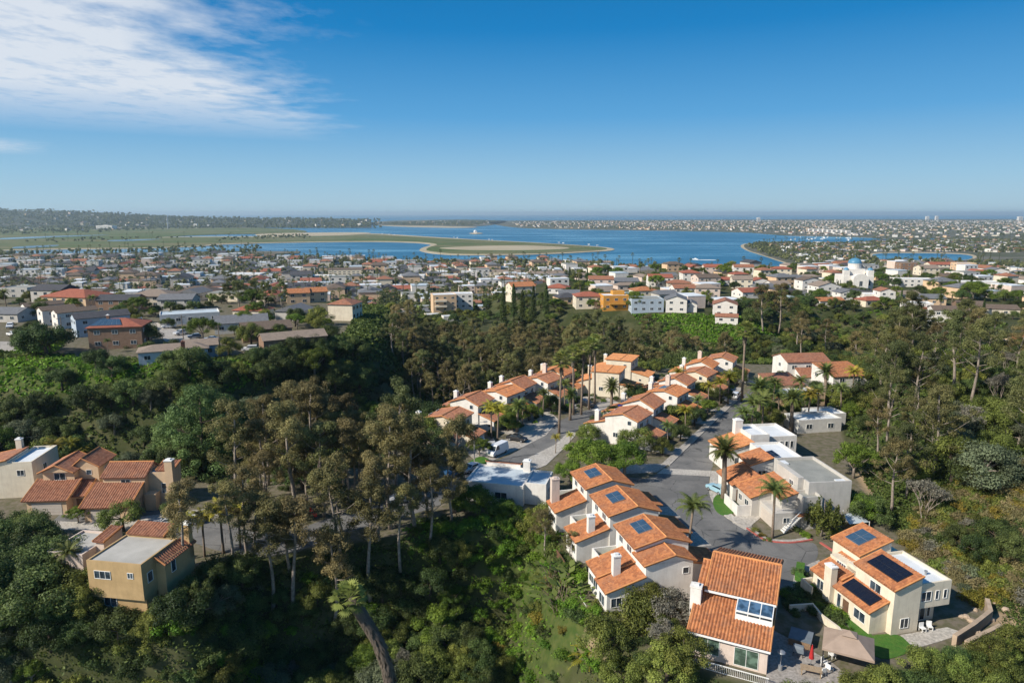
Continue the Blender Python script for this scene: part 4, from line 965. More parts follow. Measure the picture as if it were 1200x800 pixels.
def proto(key, kind, leaf, bark='bark_grey', seeds=3, s0=1):
    L = []
    for i in range(seeds):
        sd = s0 * 100 + i
        if kind in ('queen', 'canary', 'fan', 'short', 'skirt'):
            t, P_, sk = frond_palm(sd, kind)
            k = None
            if sk:
                k = leafmesh('dead_fronds', [(np.array(sk, float).reshape(-1, 3), NR.random(len(sk)))], M['leaf_dry'])
            L.append((t.mesh('trunk', M[bark], True), leafmesh('crown', P_, M[leaf]), k))
        else:
            t, P_ = tree_mesh(sd, kind)
            L.append((t.mesh('trunk', M[bark], True) if t.f else None, leafmesh('crown', P_, M[leaf]), None))
    PROTO[key] = L
proto('eucalyptus', 'euc', 'leaf_euc', 'bark_grey', 5, 1)
PROTO_N = 0
proto('brown_eucalyptus', 'euc', 'leaf_eucbrown', 'bark_grey', 4, 2)
proto('thin_eucalyptus', 'eucthin', 'leaf_eucbrown', 'bark_grey', 3, 3)
proto('dark_oak', 'oak', 'leaf_oak', 'bark_dark', 5, 4)
proto('olive_tree', 'oak', 'leaf_olive', 'bark_dark', 4, 5)
proto('grey_tree', 'oak', 'leaf_grey', 'bark_grey', 3, 6)
proto('pine_tree', 'pine', 'leaf_pine', 'bark_dark', 3, 7)
proto('green_tree', 'broad', 'leaf_bright', 'bark_grey', 3, 8)
proto('bare_tree', 'bare', 'leaf_twig', 'bark_grey', 3, 9)
proto('cypress', 'cypress', 'leaf_oak', 'bark_dark', 2, 10)
proto('weeping_tree', 'weep', 'leaf_olive', 'bark_grey', 2, 11)
proto('shrub', 'shrub', 'leaf_oak', seeds=4, s0=12)
proto('green_shrub', 'shrub', 'leaf_lime', seeds=3, s0=13)
proto('olive_shrub', 'shrub', 'leaf_olive', seeds=3, s0=14)
proto('grey_shrub', 'twig', 'leaf_twig', seeds=2, s0=15)
proto('yellow_shrub', 'shrub', 'leaf_yellow', seeds=2, s0=16)
proto('dry_shrub', 'shrub', 'leaf_straw', seeds=2, s0=26)
proto('silver_shrub', 'shrub', 'leaf_grey', seeds=2, s0=21)
proto('queen_palm', 'queen', 'leaf_palm', 'bark_palm', 3, 17)
proto('yellow_palm', 'queen', 'leaf_palmyellow', 'bark_palm', 2, 18)
proto('date_palm', 'canary', 'leaf_palm', 'bark_palm', 2, 19)
proto('fan_palm', 'fan', 'leaf_fan', 'bark_palm', 3, 20)
proto('short_palm', 'short', 'leaf_palmyellow', 'bark_palm', 2, 22)
proto('bird_of_paradise', 'banana', 'leaf_palm', 'bark_palm', 2, 23)
CAT = {'eucalyptus': 'tree', 'brown_eucalyptus': 'tree', 'thin_eucalyptus': 'tree', 'dark_oak': 'tree', 'olive_tree': 'tree', 'grey_tree': 'tree', 'pine_tree': 'tree', 'green_tree': 'tree', 'bare_tree': 'tree', 'cypress': 'tree', 'weeping_tree': 'tree',
       'queen_palm': 'palm tree', 'yellow_palm': 'palm tree', 'date_palm': 'palm tree', 'fan_palm': 'palm tree', 'short_palm': 'palm tree', 'bird_of_paradise': 'plant'}
for a_, b_ in (('gully_tree', 'dark_oak'), ('slope_tree', 'olive_tree'), ('low_shrub', 'shrub'), ('garden_shrub', 'shrub'), ('hill_tree', 'dark_oak'), ('canyon_tree', 'dark_oak')): PROTO[a_] = PROTO[b_]; CAT[a_] = CAT.get(b_, 'shrub')
PLACED = []
def plant(key, x, y, z, s, label, group=None, rz=None, lean=None, variant=None, sz=1.0):
    t, c, k = PROTO[key][R.randrange(len(PROTO[key])) if variant is None else variant]
    rz = R.uniform(0, 360) if rz is None else rz
    cat = CAT.get(key, 'shrub')
    if t is None:
        o = link(key, c); o.location = (x, y, z); o.rotation_euler = (0, 0, rad(rz))
        tag(o, label, cat, group)
    else:
        o = thing(key, label, cat, (x, y, z), rz, group)
        link('trunk', t, o); link('crown', c, o)
        if k: link('dead_fronds', k, o)
    if lean: o.rotation_euler = (rad(lean[0]), rad(lean[1]), rad(rz))
    o.scale = (s, s, s * sz); PLACED.append((x, y)); return o
ROADS = [MAIN]
def clear_of(xs, ys, houses=1.0):
    ok = np.ones(len(xs), bool)
    for p in ROADS: ok &= sdist(p, xs, ys) > .8
    for fx, fy, fr in FOOT: ok &= (xs - fx) ** 2 + (ys - fy) ** 2 > (fr * houses) ** 2
    ln = np.array(lane)
    for i in range(0, len(ln), 2): ok &= (xs - ln[i, 0]) ** 2 + (ys - ln[i, 1]) ** 2 > 4.6 ** 2
    return ok
def scatter(poly, n, dmin, houses=1.0, world=False, free=False):
    P_ = poly if world else PP(poly)
    xs = [p[0] for p in P_]; ys = [p[1] for p in P_]
    m = n * 30; X = NR.uniform(min(xs), max(xs), m); Y_ = NR.uniform(min(ys), max(ys), m)
    ok = sdist(P_, X, Y_) < 0
    X, Y_ = X[ok], Y_[ok]
    if not free and len(X): k = clear_of(X, Y_, houses); X, Y_ = X[k], Y_[k]
    out = []
    for x, y in zip(X, Y_):
        if all((x - a) ** 2 + (y - b) ** 2 > dmin * dmin for a, b in out):
            out.append((x, y))
            if len(out) >= n: break
    return out
def grove(poly, kinds, n, dmin, smin, smax, label, group, houses=1.0, sink=.3, world=True):
    pts = scatter(poly, n, dmin, houses, world)
    if not pts: return
    Zs = H(np.array([p[0] for p in pts]), np.array([p[1] for p in pts]))
    for (x, y), z in zip(pts, Zs):
        key = R.choices([k[0] for k in kinds], [k[1] for k in kinds])[0]
        kk = {'eucalyptus': 'grey-green eucalyptus', 'brown_eucalyptus': 'brownish eucalyptus', 'thin_eucalyptus': 'thin brownish eucalyptus', 'dark_oak': 'dark rounded tree', 'olive_tree': 'olive-green bushy tree', 'gully_tree': 'dark rounded tree', 'slope_tree': 'olive-green bushy tree', 'low_shrub': 'dark low shrub', 'hill_tree': 'dark rounded tree', 'canyon_tree': 'dark rounded tree', 'garden_shrub': 'dark garden shrub', 'grey_tree': 'silvery grey tree', 'pine_tree': 'feathery pine',
              'green_tree': 'bright green tree', 'bare_tree': 'leafless grey tree', 'cypress': 'dark narrow cypress', 'weeping_tree': 'weeping tree', 'shrub': 'dark shrub', 'green_shrub': 'bright green shrub', 'olive_shrub': 'olive shrub', 'grey_shrub': 'dry grey shrub', 'yellow_shrub': 'yellow-flowering shrub', 'silver_shrub': 'silvery shrub', 'dry_shrub': 'straw-coloured dry shrub',
              'queen_palm': 'feathery palm', 'yellow_palm': 'yellow-green palm', 'date_palm': 'round date palm', 'fan_palm': 'tall fan palm', 'short_palm': 'short palm', 'bird_of_paradise': 'bird-of-paradise clump'}[key]
        plant(key, x, y, float(z) - sink, R.uniform(smin, smax), f'{kk} {label}', f'{kk} plants {group}')
# ------------------------------------------------------------------ what grows where
def at_px(key, px, py, s, label, group=None, z=None, **k):
    if z is None: x, y, zz = G(px, py)
    else: (x, y), zz = up(px, py, z), z
    return plant(key, x, y, zz - .15, s, label, group, **k)
# palms and single trees with a look of their own
at_px('queen_palm', 905, 630, 1.0, 'feathery palm in the planting bed inside the red kerb', z=60, variant=0)
at_px('date_palm', 848, 584, 1.12, 'palm with thick trunk on the small lawn by the parked blue car', z=60, variant=0)
at_px('queen_palm', 806, 652, .98, 'drooping feathery palm between the solar townhouses and the road', z=60, variant=1)
for px, py, s, lab in ((655, 508, 1.0, 'tall fan palm nearest the lane, standing apart on its front garden'), (672, 486, .92, 'tall fan palm first in the tight group behind the lane'), (681, 486, .98, 'tall fan palm second in the tight group behind the lane'),
                       (690, 480, .98, 'tall fan palm third in the tight group behind the lane'), (697, 474, 1.05, 'tallest fan palm at the back of the tight group'), (869, 470, 1.12, 'lone tall fan palm at the far end of the road row'), (1043, 447, .8, 'fan palm standing out of the dark scrub behind the far townhouses')):
    at_px('fan_palm', px, py, s, lab, z=60 if px < 1000 else None)
for px, py, s, lab in ((716, 488, .95, 'date palm in front of the dark trees left of the road row'), (606, 506, .78, 'dark round date palm before the third lane townhouse'), (888, 498, 1.15, 'date palm rising over the middle of the far road'), (966, 474, 1.1, 'large date palm before the far white house'), (927, 505, 1.0, 'date palm behind the dark flat roof'), (668, 492, .8, 'small date palm under the tall fan palms')):
    at_px('date_palm', px, py, s, lab, z=60)
for px, py, s, lab in ((576, 514, .95, 'yellow-green palm left of a pair before the lane townhouses'), (583, 516, .9, 'yellow-green palm right of a pair before the lane townhouses'), (795, 462, .8, 'yellow palm behind the road row chimneys'), (803, 510, .75, 'yellow palm at the third road-row garage'), (830, 480, .8, 'yellow palm at the fourth road-row garage'), (853, 474, 1.0, 'yellow palm before the sixth road-row townhouse'),
                       (843, 476, .85, 'smaller yellow palm before the fifth road-row townhouse'), (998, 470, 1.05, 'yellow-green palm before the far tile-roofed house'), (946, 497, .95, 'yellow palm among the pale carports'), (651, 531, .45, 'small yellow palm at the lane corner, beside the dark car'), (668, 526, .42, 'second small yellow palm at the lane corner')):
    at_px('yellow_palm', px, py, s, lab, z=60)
for px, py, s, lab in ((868, 524, .95, 'feathery palm at the left of the palm cluster by the road bend'), (878, 518, 1.1, 'feathery palm in the middle of the cluster by the road bend'), (893, 512, 1.1, 'feathery palm at the right of the cluster by the road bend'), (912, 498, .9, 'feathery palm behind the white square chimney'), (958, 494, .95, 'feathery palm behind the pale carports'), (735, 478, .7, 'small feathery palm left of the road row')):
    at_px('queen_palm', px, py, s, lab, z=60)
for px, py, s, lab in ((222, 655, .75, 'yellow palm right of the ochre house, nearest it'), (240, 652, .8, 'yellow palm second from the ochre house'), (262, 648, .9, 'tallest yellow palm right of the ochre house'), (282, 642, .8, 'yellow palm at the foot of the eucalyptus trunks'), (85, 552, .9, 'yellow palm behind the peach twin houses'), (70, 556, .8, 'second yellow palm behind the peach twin houses'), (100, 552, .7, 'small yellow palm behind the peach twin houses')):
    at_px('yellow_palm', px, py, s, lab)
at_px('queen_palm', 88, 690, .7, 'dark palm against the peach wall left of the ochre house')
at_px('short_palm', 690, 800, 1.25, 'shaggy short palm in the gully left of the nearest house', z=52)
at_px('short_palm', 836, 800, .6, 'yellow spiky palm under the nearest balcony', z=57)
at_px('green_tree', 692, 560, 1.0, 'broad bright green tree, left of the pair in front of the road row', z=60)
at_px('green_tree', 732, 560, .92, 'broad bright green tree, right of the pair in front of the road row', z=60)
at_px('green_tree', 668, 568, .55, 'small bright green tree beside the pair of broad trees', z=60)
at_px('olive_tree', 145, 622, .62, 'small yellow-green tree before the twin peach house', z=60)
at_px('dark_oak', 206, 612, .5, 'clipped round dark tree at the right of the peach twin', z=60)
at_px('green_tree', 92, 612, .33, 'small green bush-tree at the left twin garage', z=60)
at_px('green_tree', 552, 612, .85, 'bright green tree shading the long white wall', z=58)
at_px('green_tree', 592, 622, .7, 'dark green young tree under the white wall', z=57)
at_px('weeping_tree', 962, 628, .95, 'weeping tree at the corner of the grey flat-roofed house', z=60)
at_px('weeping_tree', 975, 622, .7, 'smaller weeping tree behind the grey flat-roofed house', z=60)
at_px('bare_tree', 780, 752, 1.0, 'leafless grey tree left of the nearest chimney', z=58)
at_px('olive_tree', 748, 770, .85, 'tall olive tree leaning over the gully beside the nearest house', z=55, sz=1.4)
at_px('olive_tree', 742, 800, .75, 'rust-tinged olive tree at the bottom of the gully', z=53)
at_px('bare_tree', 795, 790, .75, 'thin leafless tree beside the nearest balcony', z=56)
at_px('bird_of_paradise', 668, 712, 1.35, 'large clump of broad-leaved bird of paradise below the solar townhouses', z=57)
at_px('bird_of_paradise', 655, 690, 1.1, 'smaller broad-leaved clump below the solar townhouses', z=57)
at_px('bird_of_paradise', 50, 556, 1.0, 'broad-leaved clump behind the cut-off cream house')
at_px('brown_eucalyptus', 640, 650, .38, 'brown-leaved tree left of the farthest solar townhouse', z=58)
at_px('olive_tree', 640, 620, .6, 'dense olive tree left of the solar townhouse decks', z=58)
at_px('olive_tree', 622, 640, .7, 'greyish olive tree below the white flat-roofed house', z=56)
at_px('brown_eucalyptus', 668, 660, .26, 'rust-coloured small tree on the middle deck', z=59)
at_px('brown_eucalyptus', 655, 615, .24, 'rust-coloured small tree on the far deck', z=59)
# the leaning palm with a shaggy skirt, bottom of the frame
def shaggy_palm():
    pts = []
    for px, py, z in ((462, 830, 36), (458, 800, 38.5), (452, 776, 41.5), (443, 752, 44.8), (430, 730, 47.8), (419, 712, 50.2), (411, 700, 52)):
        D = 74.0; a, dy, dz = ray(px, py); t = D / dy; pts.append(V3((a * t, D, CZ + dz * t)))
    b = pts[0].copy(); b.z -= 5; pts = [b] + pts
    o = thing('leaning_palm', 'palm with a shaggy grey skirt all down its curved leaning trunk', 'palm tree', pts[0])
    off = pts[0]; loc = [p - off for p in pts]
    MB().tube(loc, [.58, .54, .55, .6, .64, .62, .52, .36], 10).build('trunk', M['skirt_dry'], o, True)
    rg = np.random.default_rng(5); sk = []
    for i in range(len(loc) - 1):
        for q in range(170):
            f = R.random(); p = loc[i].lerp(loc[i + 1], f); a = R.uniform(0, 6.28); d = (loc[i] - loc[i + 1]).normalized()
            out = V3((math.cos(a), math.sin(a), 0)); r_ = .6; A = p + out * r_; B = A + d * R.uniform(.7, 1.3) + out * .28; s_ = V3((-math.sin(a), math.cos(a), 0)) * .13
            sk.append([A, A.lerp(B, .5) + s_, B, A.lerp(B, .5) - s_])
    link('dead_fronds', leafmesh('dead_fronds', [(np.array(sk, float).reshape(-1, 3), NR.random(len(sk)) * .35)], M['leaf_dry']), o)
    t, P_, s2 = frond_palm(77, 'skirt'); top = loc[-1]
    P2 = [((v - np.array([0, 0, 4.0])) * .85 + np.array(top), l) for v, l in P_]
    link('crown', leafmesh('crown', P2, M['leaf_fan']), o)
shaggy_palm()
# groves (ground outlines in metres)
for i, (px, py, s) in enumerate(((222, 590, .98), (243, 594, 1.08), (262, 588, 1.0), (278, 580, .9), (206, 578, .75))):
    at_px('pine_tree', px, py, s * 1.3, 'feathery green pine in the clump behind the twin houses', 'pines behind the twin houses', z=52 + (i % 2))
grove([(-150,132),(-30,131),(-14,165),(-6,196),(-40,214),(-58,203),(-76,176),(-92,172),(-140,165)], [('gully_tree', 7), ('slope_tree', 2), ('grey_tree', 1.2), ('green_tree', .5)], 260, 4.3, .55, 1.15, 'in the dark wooded gully behind the twin peach houses', 'in the left gully')
grove([(-190,130),(-150,132),(-140,165),(-92,172),(-84,176),(-120,182),(-200,182)], [('gully_tree', 3), ('low_shrub', 4), ('green_shrub', 2)], 80, 4.5, .6, 1.0, 'on the green bank below the left hilltop', 'on the left bank')
grove([(-42,226),(-24,212),(10,218),(36,236),(62,238),(74,262),(60,292),(0,296),(-44,286)], [('eucalyptus', 5), ('brown_eucalyptus', 6), ('gully_tree', 1)], 190, 4.6, .52, .80, 'in the tall grove across the middle of the view', 'in the middle grove')
grove([(30,231),(64,231),(78,258),(60,272),(36,260)], [('dark_oak', 1)], 16, 6.5, 1.2, 1.7, 'big and dense at the right end of the tall grove', 'at the right end of the grove')
grove([(-22,172),(8,200),(38,216),(60,231),(30,234),(-8,214),(-34,192)], [('dark_oak', 4), ('green_tree', 1), ('olive_tree', 2)], 34, 5.5, .65, 1.1, 'just behind the lane townhouses', 'behind the lane townhouses')
grove([(76,234),(112,228),(152,238),(192,240),(196,288),(150,298),(110,303),(84,290)], [('dark_oak', 4), ('slope_tree', 4), ('brown_eucalyptus', .5), ('grey_tree', 1)], 150, 4.6, .5, .85, 'in the wooded hollow beyond the far end of the road', 'in the far hollow')
grove([(65,106),(73,130),(83,156),(99,186),(116,222),(170,235),(220,228),(196,170),(152,122),(126,106),(100,112),(86,102)], [('eucalyptus', 2.2), ('brown_eucalyptus', 1.4), ('grey_tree', 1.2), ('slope_tree', 6), ('dark_oak', 3.5), ('bare_tree', .6)], 290, 3.7, .5, .95, 'on the wooded slope right of the road', 'on the right slope')
for px, py, k_, s in ((1042, 600, 'brown_eucalyptus', .62), (1060, 585, 'eucalyptus', .55), (1025, 545, 'thin_eucalyptus', .55), (1090, 545, 'eucalyptus', .5), (1115, 565, 'slope_tree', 1.1), (1150, 575, 'grey_tree', 1.15), (1000, 560, 'green_tree', .8), (1010, 610, 'green_tree', .6), (1080, 610, 'bare_tree', .9), (1140, 520, 'bare_tree', 1.1)):
    at_px(k_, px, py, s, 'tree at the lower edge of the wooded right slope', 'trees at the lower edge of the right slope')
# shrub cover right of the solar house
SLOPE = [(61,79),(65,102),(86,102),(104,112),(140,110),(150,80),(110,58),(82,56),(66,66)]
grove(PP([(1062,640),(1122,684),(1140,706),(1165,700),(1215,705),(1215,535),(1120,570),(1075,600)]), [('olive_shrub', 3.5), ('dry_shrub', 6.5), ('grey_shrub', 1.3), ('yellow_shrub', 2), ('shrub', .8), ('silver_shrub', .6)], 300, 1.25, .5, 1.0, 'on the dry slope right of the solar house', 'on the dry right slope')
grove(PP([(930,842),(1000,818),(1050,798),(1100,786),(1150,778),(1205,765),(1215,850),(930,862)]), [('olive_tree', 4), ('dark_oak', 1), ('olive_shrub', 2)], 60, 1.6, .34, .55, 'in the thicket below the solar house', 'in the thicket below the solar house')
for px, py, s in ((1145, 660, .55), (1165, 640, .6), (1125, 640, .5), (1190, 660, .6)): at_px('dark_oak', px, py, s, 'small dark tree standing in the dry scrub right of the solar house', 'dark trees in the dry scrub')
# front gully
grove(PP([(480,618),(560,606),(645,602),(652,640),(560,655),(485,645)]), [('green_shrub', 3), ('shrub', 2), ('olive_shrub', 2)], 46, 1.6, .5, 1.0, 'on the bank below the white flat-roofed house', 'below the white flat-roofed house', .8)
grove([(100,62),(150,56),(200,110),(210,160),(165,125),(120,102)], [('slope_tree', 2), ('dark_oak', 1), ('olive_shrub', 3), ('dry_shrub', 2)], 60, 4, .6, 1.1, 'on the slope beyond the dry scrub', 'on the slope beyond the dry scrub')
grove(PP([(30,730),(245,725),(260,760),(240,835),(30,835)]), [('low_shrub', 4), ('olive_shrub', 2), ('canyon_tree', .5)], 110, 1.4, .5, 1.05, 'on the bank below the ochre house', 'on the bank below the ochre house')
grove(PP([(700,705),(745,690),(785,700),(800,735),(803,800),(790,815),(690,815)]), [('olive_shrub', 3), ('shrub', 3), ('olive_tree', 1.5), ('bare_tree', .3), ('yellow_shrub', .6)], 28, 1.9, .4, .75, 'beside the nearest house above the gully', 'beside the nearest house')
grove(PP([(-30,600),(30,612),(48,640),(70,700),(20,720),(-40,720)]), [('gully_tree', 3), ('shrub', 2)], 18, 2.4, .5, .95, 'at the left edge before the twin houses', 'at the left edge before the twin houses', .8)
grove([up(*q, 60) for q in ((918,700),(930,665),(950,690),(985,716),(990,740),(965,722),(925,712))], [('garden_shrub', 4), ('green_shrub', 1)], 40, 1.0, .42, .68, 'in the shaded strip between the nearest house and the solar house', 'between the nearest and solar houses', .72, .1)
grove([(-40,89),(-12,99),(-8,108),(-26,127),(-46,127),(-46,108)], [('brown_eucalyptus', 6), ('eucalyptus', 3.5), ('thin_eucalyptus', 3)], 40, 3.8, .55, .85, 'in the grove that screens the side lane', 'in the grove before the side lane', .6)
for px, py, s in ((218, 690, .62), (320, 722, .74), (347, 716, .8), (392, 735, .74), (436, 702, .78), (468, 668, .62), (300, 676, .6), (272, 668, .55)): at_px('thin_eucalyptus', px, py, s, 'thin-trunked tall eucalyptus on the gully edge below the side lane', 'thin eucalyptus on the gully edge')
GUL = PP([(-40,705),(90,700),(220,700),(300,690),(420,690),(500,655),(545,650),(540,720),(580,800),(560,860),(300,860),(0,860),(-60,820)])
grove(GUL, [('canyon_tree', 5), ('olive_tree', 2), ('grey_tree', 1.2), ('bare_tree', .2), ('green_tree', 1.2)], 150, 2.3, .35, .75, 'in the shaded gully at the bottom of the view', 'in the front gully')
grove([(-72,92),(-58,86),(-57,79),(-60,70),(-75,70)], [('gully_tree', 4), ('olive_tree', 1)], 16, 3.0, .8, 1.1, 'tall and dark left of the ochre house', 'left of the ochre house', sink=1)
grove(GUL + [(4, 104)], [('shrub', 6), ('olive_shrub', 2.5), ('green_shrub', 3), ('silver_shrub', .6)], 300, 1.5, .5, 1.2, 'in the gully below the side lane', 'in the gully below the side lane')
grove(PP([(548,648),(600,612),(640,612),(690,690),(705,770),(690,830),(580,830),(545,720)]), [('green_shrub', 5), ('yellow_shrub', .5), ('olive_shrub', 1), ('olive_tree', .15), ('shrub', 1)], 95, 1.4, .4, .95, 'on the bright green bank left of the nearest house', 'on the bright green bank')
grove([(-100,128),(-40,129),(-38,116),(-66,124),(-100,122)], [('shrub', 3), ('olive_shrub', 2), ('dark_oak', .6)], 30, 2.6, .6, 1.0, 'along the back of the twin houses gardens', 'behind the twin houses')
grove([(-190,186),(-60,190),(-56,225),(-120,320),(-260,320),(-300,240)], [('hill_tree', 3), ('green_tree', 2), ('olive_tree', 2), ('queen_palm', 1.2), ('low_shrub', 3)], 130, 5.5, .45, .95, 'among the left hilltop houses', 'among the left hilltop houses', 1.15)
grove([(22,345),(60,332),(104,316),(120,340),(175,348),(218,296),(250,300),(310,345),(420,480),(200,620),(60,540),(10,430)], [('hill_tree', 3), ('green_tree', 2), ('olive_tree', 2), ('date_palm', .7), ('cypress', 1), ('fan_palm', .35), ('low_shrub', 2)], 280, 5.5, .55, 1.0, 'among the houses of the far hilltop', 'among the far hilltop houses', 1.05)
grove([(60,318),(110,300),(150,292),(190,268),(215,255),(212,300),(170,345),(118,338)], [('shrub', 3), ('green_shrub', 3)], 34, 5, .6, 1.1, 'on the green bank under the far hilltop houses', 'on the far green bank')
grove([(-70,300),(60,300),(30,348),(0,430),(-60,420)], [('slope_tree', 3), ('gully_tree', 3)], 90, 5.5, .5, .8, 'on the slope behind the tall middle grove', 'behind the middle grove')
for px, py in ((268, 366), (282, 370), (300, 368), (312, 372), (276, 360), (330, 372)): at_px('eucalyptus', px, py, R.uniform(.6, .75), 'big dark eucalyptus in the clump above the left hilltop roofs', 'eucalyptus clump above the left hilltop', z=66)
for px, py in ((590, 378), (602, 372), (612, 382), (625, 376), (640, 372)): at_px('cypress', px, py, 1.5, 'dark conifer in the clump at the edge of the far hilltop', 'dark conifers on the far hilltop edge', z=58)
at_px('dark_oak', 55, 425, 1.6, 'large spreading dark tree at the edge of the left hilltop', z=68)
at_px('green_tree', 238, 400, .9, 'bright green tree between the ranch house and the white roof', z=70)
at_px('olive_tree', 268, 418, .75, 'round pale tree at the end of the ranch house', z=70)
at_px('green_tree', 1140, 352, 1.4, 'large round green tree by the long white building', z=62)
at_px('brown_eucalyptus', 893, 388, 1.0, 'large brownish tree left of the far street', z=58); at_px('brown_eucalyptus', 912, 390, .95, 'second large brownish tree left of the far street', z=57); at_px('dark_oak', 880, 384, 1.3, 'dark tree under the large brownish trees', z=57)
# street and garden planting on the townhouse level
grove([up(*q, 60) for q in ((700, 540), (770, 530), (830, 470), (860, 455), (880, 440), (720, 430), (690, 470))], [('garden_shrub', 4), ('green_shrub', 2), ('olive_tree', 1)], 75, 2.2, .4, .75, 'in the gardens of the road-row townhouses', 'in the road-row gardens', .85, .1, True)
grove([up(*q, 60) for q in ((500, 535), (600, 505), (700, 470), (690, 455), (560, 470), (490, 500))], [('garden_shrub', 4), ('green_shrub', 2), ('olive_tree', 1)], 70, 2.2, .4, .75, 'in the gardens of the lane townhouses', 'in the lane gardens', .85, .1, True)
grove([up(*q, 60) for q in ((860, 520), (900, 500), (960, 490), (1000, 500), (1010, 440), (930, 430), (885, 470))], [('olive_tree', 3), ('green_tree', 1), ('dark_oak', 2), ('garden_shrub', 2)], 60, 3, .4, .75, 'around the houses right of the far road', 'around the houses right of the far road', .9, .1, True)
grove([up(*q, 60) for q in ((1000, 570), (965, 600), (975, 640), (1010, 640), (1030, 600))], [('shrub', 2), ('dark_oak', 1), ('olive_shrub', 2)], 12, 2.2, .5, .8, 'between the grey house and the solar house', 'between the grey house and the solar house', .9, .1, True)
for i, (px, py, s, k_) in enumerate(((935, 674, .75, 'garden_shrub'), (950, 700, .6, 'shrub'), (940, 690, .55, 'shrub'), (965, 705, .6, 'shrub'), (972, 700, .5, 'olive_shrub'), (960, 690, .6, 'shrub'), (986, 722, .5, 'green_shrub'), (930, 718, .5, 'shrub'), (925, 700, .5, 'shrub'), (790, 700, .5, 'green_shrub'), (800, 712, .5, 'green_shrub'), (790, 690, .6, 'shrub'), (893, 628, .4, 'yellow_shrub'), (885, 622, .45, 'olive_shrub'), (900, 633, .4, 'olive_shrub'), (945, 628, .55, 'green_shrub'), (935, 622, .5, 'shrub'))):
    at_px(k_, px, py, s, 'small planted shrub around the cul-de-sac houses', 'planted shrubs around the cul-de-sac', z=60)
for i, (px, py, k_, s, lab) in enumerate(((508, 536, 'dark_oak', .7, 'dark tree at the near end of the lane townhouses, left of the cottage'), (498, 522, 'olive_tree', .75, 'olive tree behind the cottage by the lane'), (520, 506, 'olive_tree', .6, 'olive tree over the first lane townhouse garden'), (535, 498, 'dark_oak', .6, 'dark tree behind the first lane townhouse'), (562, 534, 'green_tree', .36, 'small green tree at the lamp-side drive'),
        (600, 504, 'green_tree', .42, 'small green tree between second and third lane townhouse'), (622, 492, 'green_tree', .42, 'small green tree between third and fourth lane townhouse'), (646, 484, 'dark_oak', .5, 'dark tree between fourth and fifth lane townhouse'), (776, 532, 'olive_tree', .4, 'small olive tree at the front road-row garage'), (797, 516, 'dark_oak', .45, 'dark tree between first and second road-row garage'), (814, 499, 'dark_oak', .5, 'dark tree between second and third road-row garage'),
        (829, 486, 'green_tree', .42, 'small green tree between third and fourth road-row garage'), (845, 472, 'dark_oak', .5, 'dark tree between fourth and fifth road-row garage'), (705, 508, 'dark_oak', .55, 'dark tree behind the front road-row chimney'), (722, 498, 'green_tree', .45, 'green tree behind the second road-row chimney'), (745, 478, 'dark_oak', .6, 'dark tree behind the third road-row chimney'), (690, 520, 'olive_tree', .5, 'olive tree above the broad green pair'))): at_px(k_, px, py, s * 1.25, lab, z=60)
for i, (px, py, s) in enumerate(((325, 424, .8), (345, 419, .9), (368, 413, .85), (300, 424, .6), (384, 402, .9))): at_px('hill_tree', px, py, s, 'dark tree screening the two-storey tan-roofed house above the canyon', 'dark trees screening the tan-roofed house')
for px, py, s, lab in ((782, 524, .62, 'small feathery palm at the front road-row garage'), (816, 494, .7, 'feathery palm at the third road-row drive'), (612, 500, .7, 'feathery palm at the third lane drive'), (636, 488, .75, 'feathery palm at the fourth lane drive'), (662, 478, .8, 'feathery palm before the last lane townhouse'), (905, 482, .95, 'feathery palm before the small rust-roofed house'), (936, 478, .9, 'feathery palm over the peach flat-roofed house'), (985, 488, .9, 'feathery palm right of the pale carports')): at_px('queen_palm', px, py, s, lab, z=60)
grove(PP([(866,354),(935,352),(1000,362),(1060,362),(1075,404),(960,408),(880,402)]), [('hill_tree', 3), ('slope_tree', 2), ('low_shrub', 3), ('green_shrub', 2)], 190, 4.0, .45, .9, 'on the green slope below the church hill', 'on the slope below the church hill')
# undergrowth: a mass of low leaves over the wild ground
def undergrowth(name, n, m, area, size, lvm, accept):
    X = NR.uniform(area[0], area[1], n); Y_ = NR.uniform(area[2], area[3], n); k = (np.abs(X) < 1.15 * (Y_ + 12)); X, Y_ = X[k], Y_[k]
    k = accept(X, Y_) & clear_of(X, Y_, .9); X, Y_ = X[k], Y_[k]; Z = H(X, Y_)
    rep = 5; n = len(X)
    cen = np.repeat(np.stack([X, Y_, Z], -1), rep, 0); cen[:, :2] += NR.normal(size=(n * rep, 2)) * .4; cen[:, 2] += NR.random(n * rep) * size * 1.6
    patch = .5 + .28 * np.sin(X * .21 + np.sin(Y_ * .13) * 2) * np.cos(Y_ * .17 + .5) + lvm
    lv = np.clip(np.repeat(patch, rep) + NR.normal(size=n * rep) * .28, 0, 1)
    nr = NR.normal(size=(n * rep, 3)) * .7 + np.array([0, 0, .8])
    dist = np.repeat(np.clip(Y_ / 100, .7, 2.2), rep)
    tag(link(name, leafmesh(name, [cards(cen, nr, size * dist * NR.uniform(.6, 1.4, n * rep), lv)], m)), kind='stuff')
pin = lambda p, w: (lambda X, Y_: sdist(p, X, Y_) < w)
wild = lambda X, Y_: (sdist(PAD_DEV, X, Y_) > 1.0) & (sdist(PAD_LEFT, X, Y_) > -6) & (sdist(PAD_RIGHT, X, Y_) > -4)
isg = lambda X, Y_: np.minimum.reduce([sdist(p, X, Y_) for p in GRASS]) < 1.5
undergrowth('undergrowth', 140000, M['leaf_cover'], (-130, 170, 58, 125), .32, 0, lambda X, Y_: wild(X, Y_) & ~isg(X, Y_))
undergrowth('ground_cover', 90000, M['leaf_cover'], (-210, 220, 122, 300), .42, 0, lambda X, Y_: wild(X, Y_) & ~isg(X, Y_))
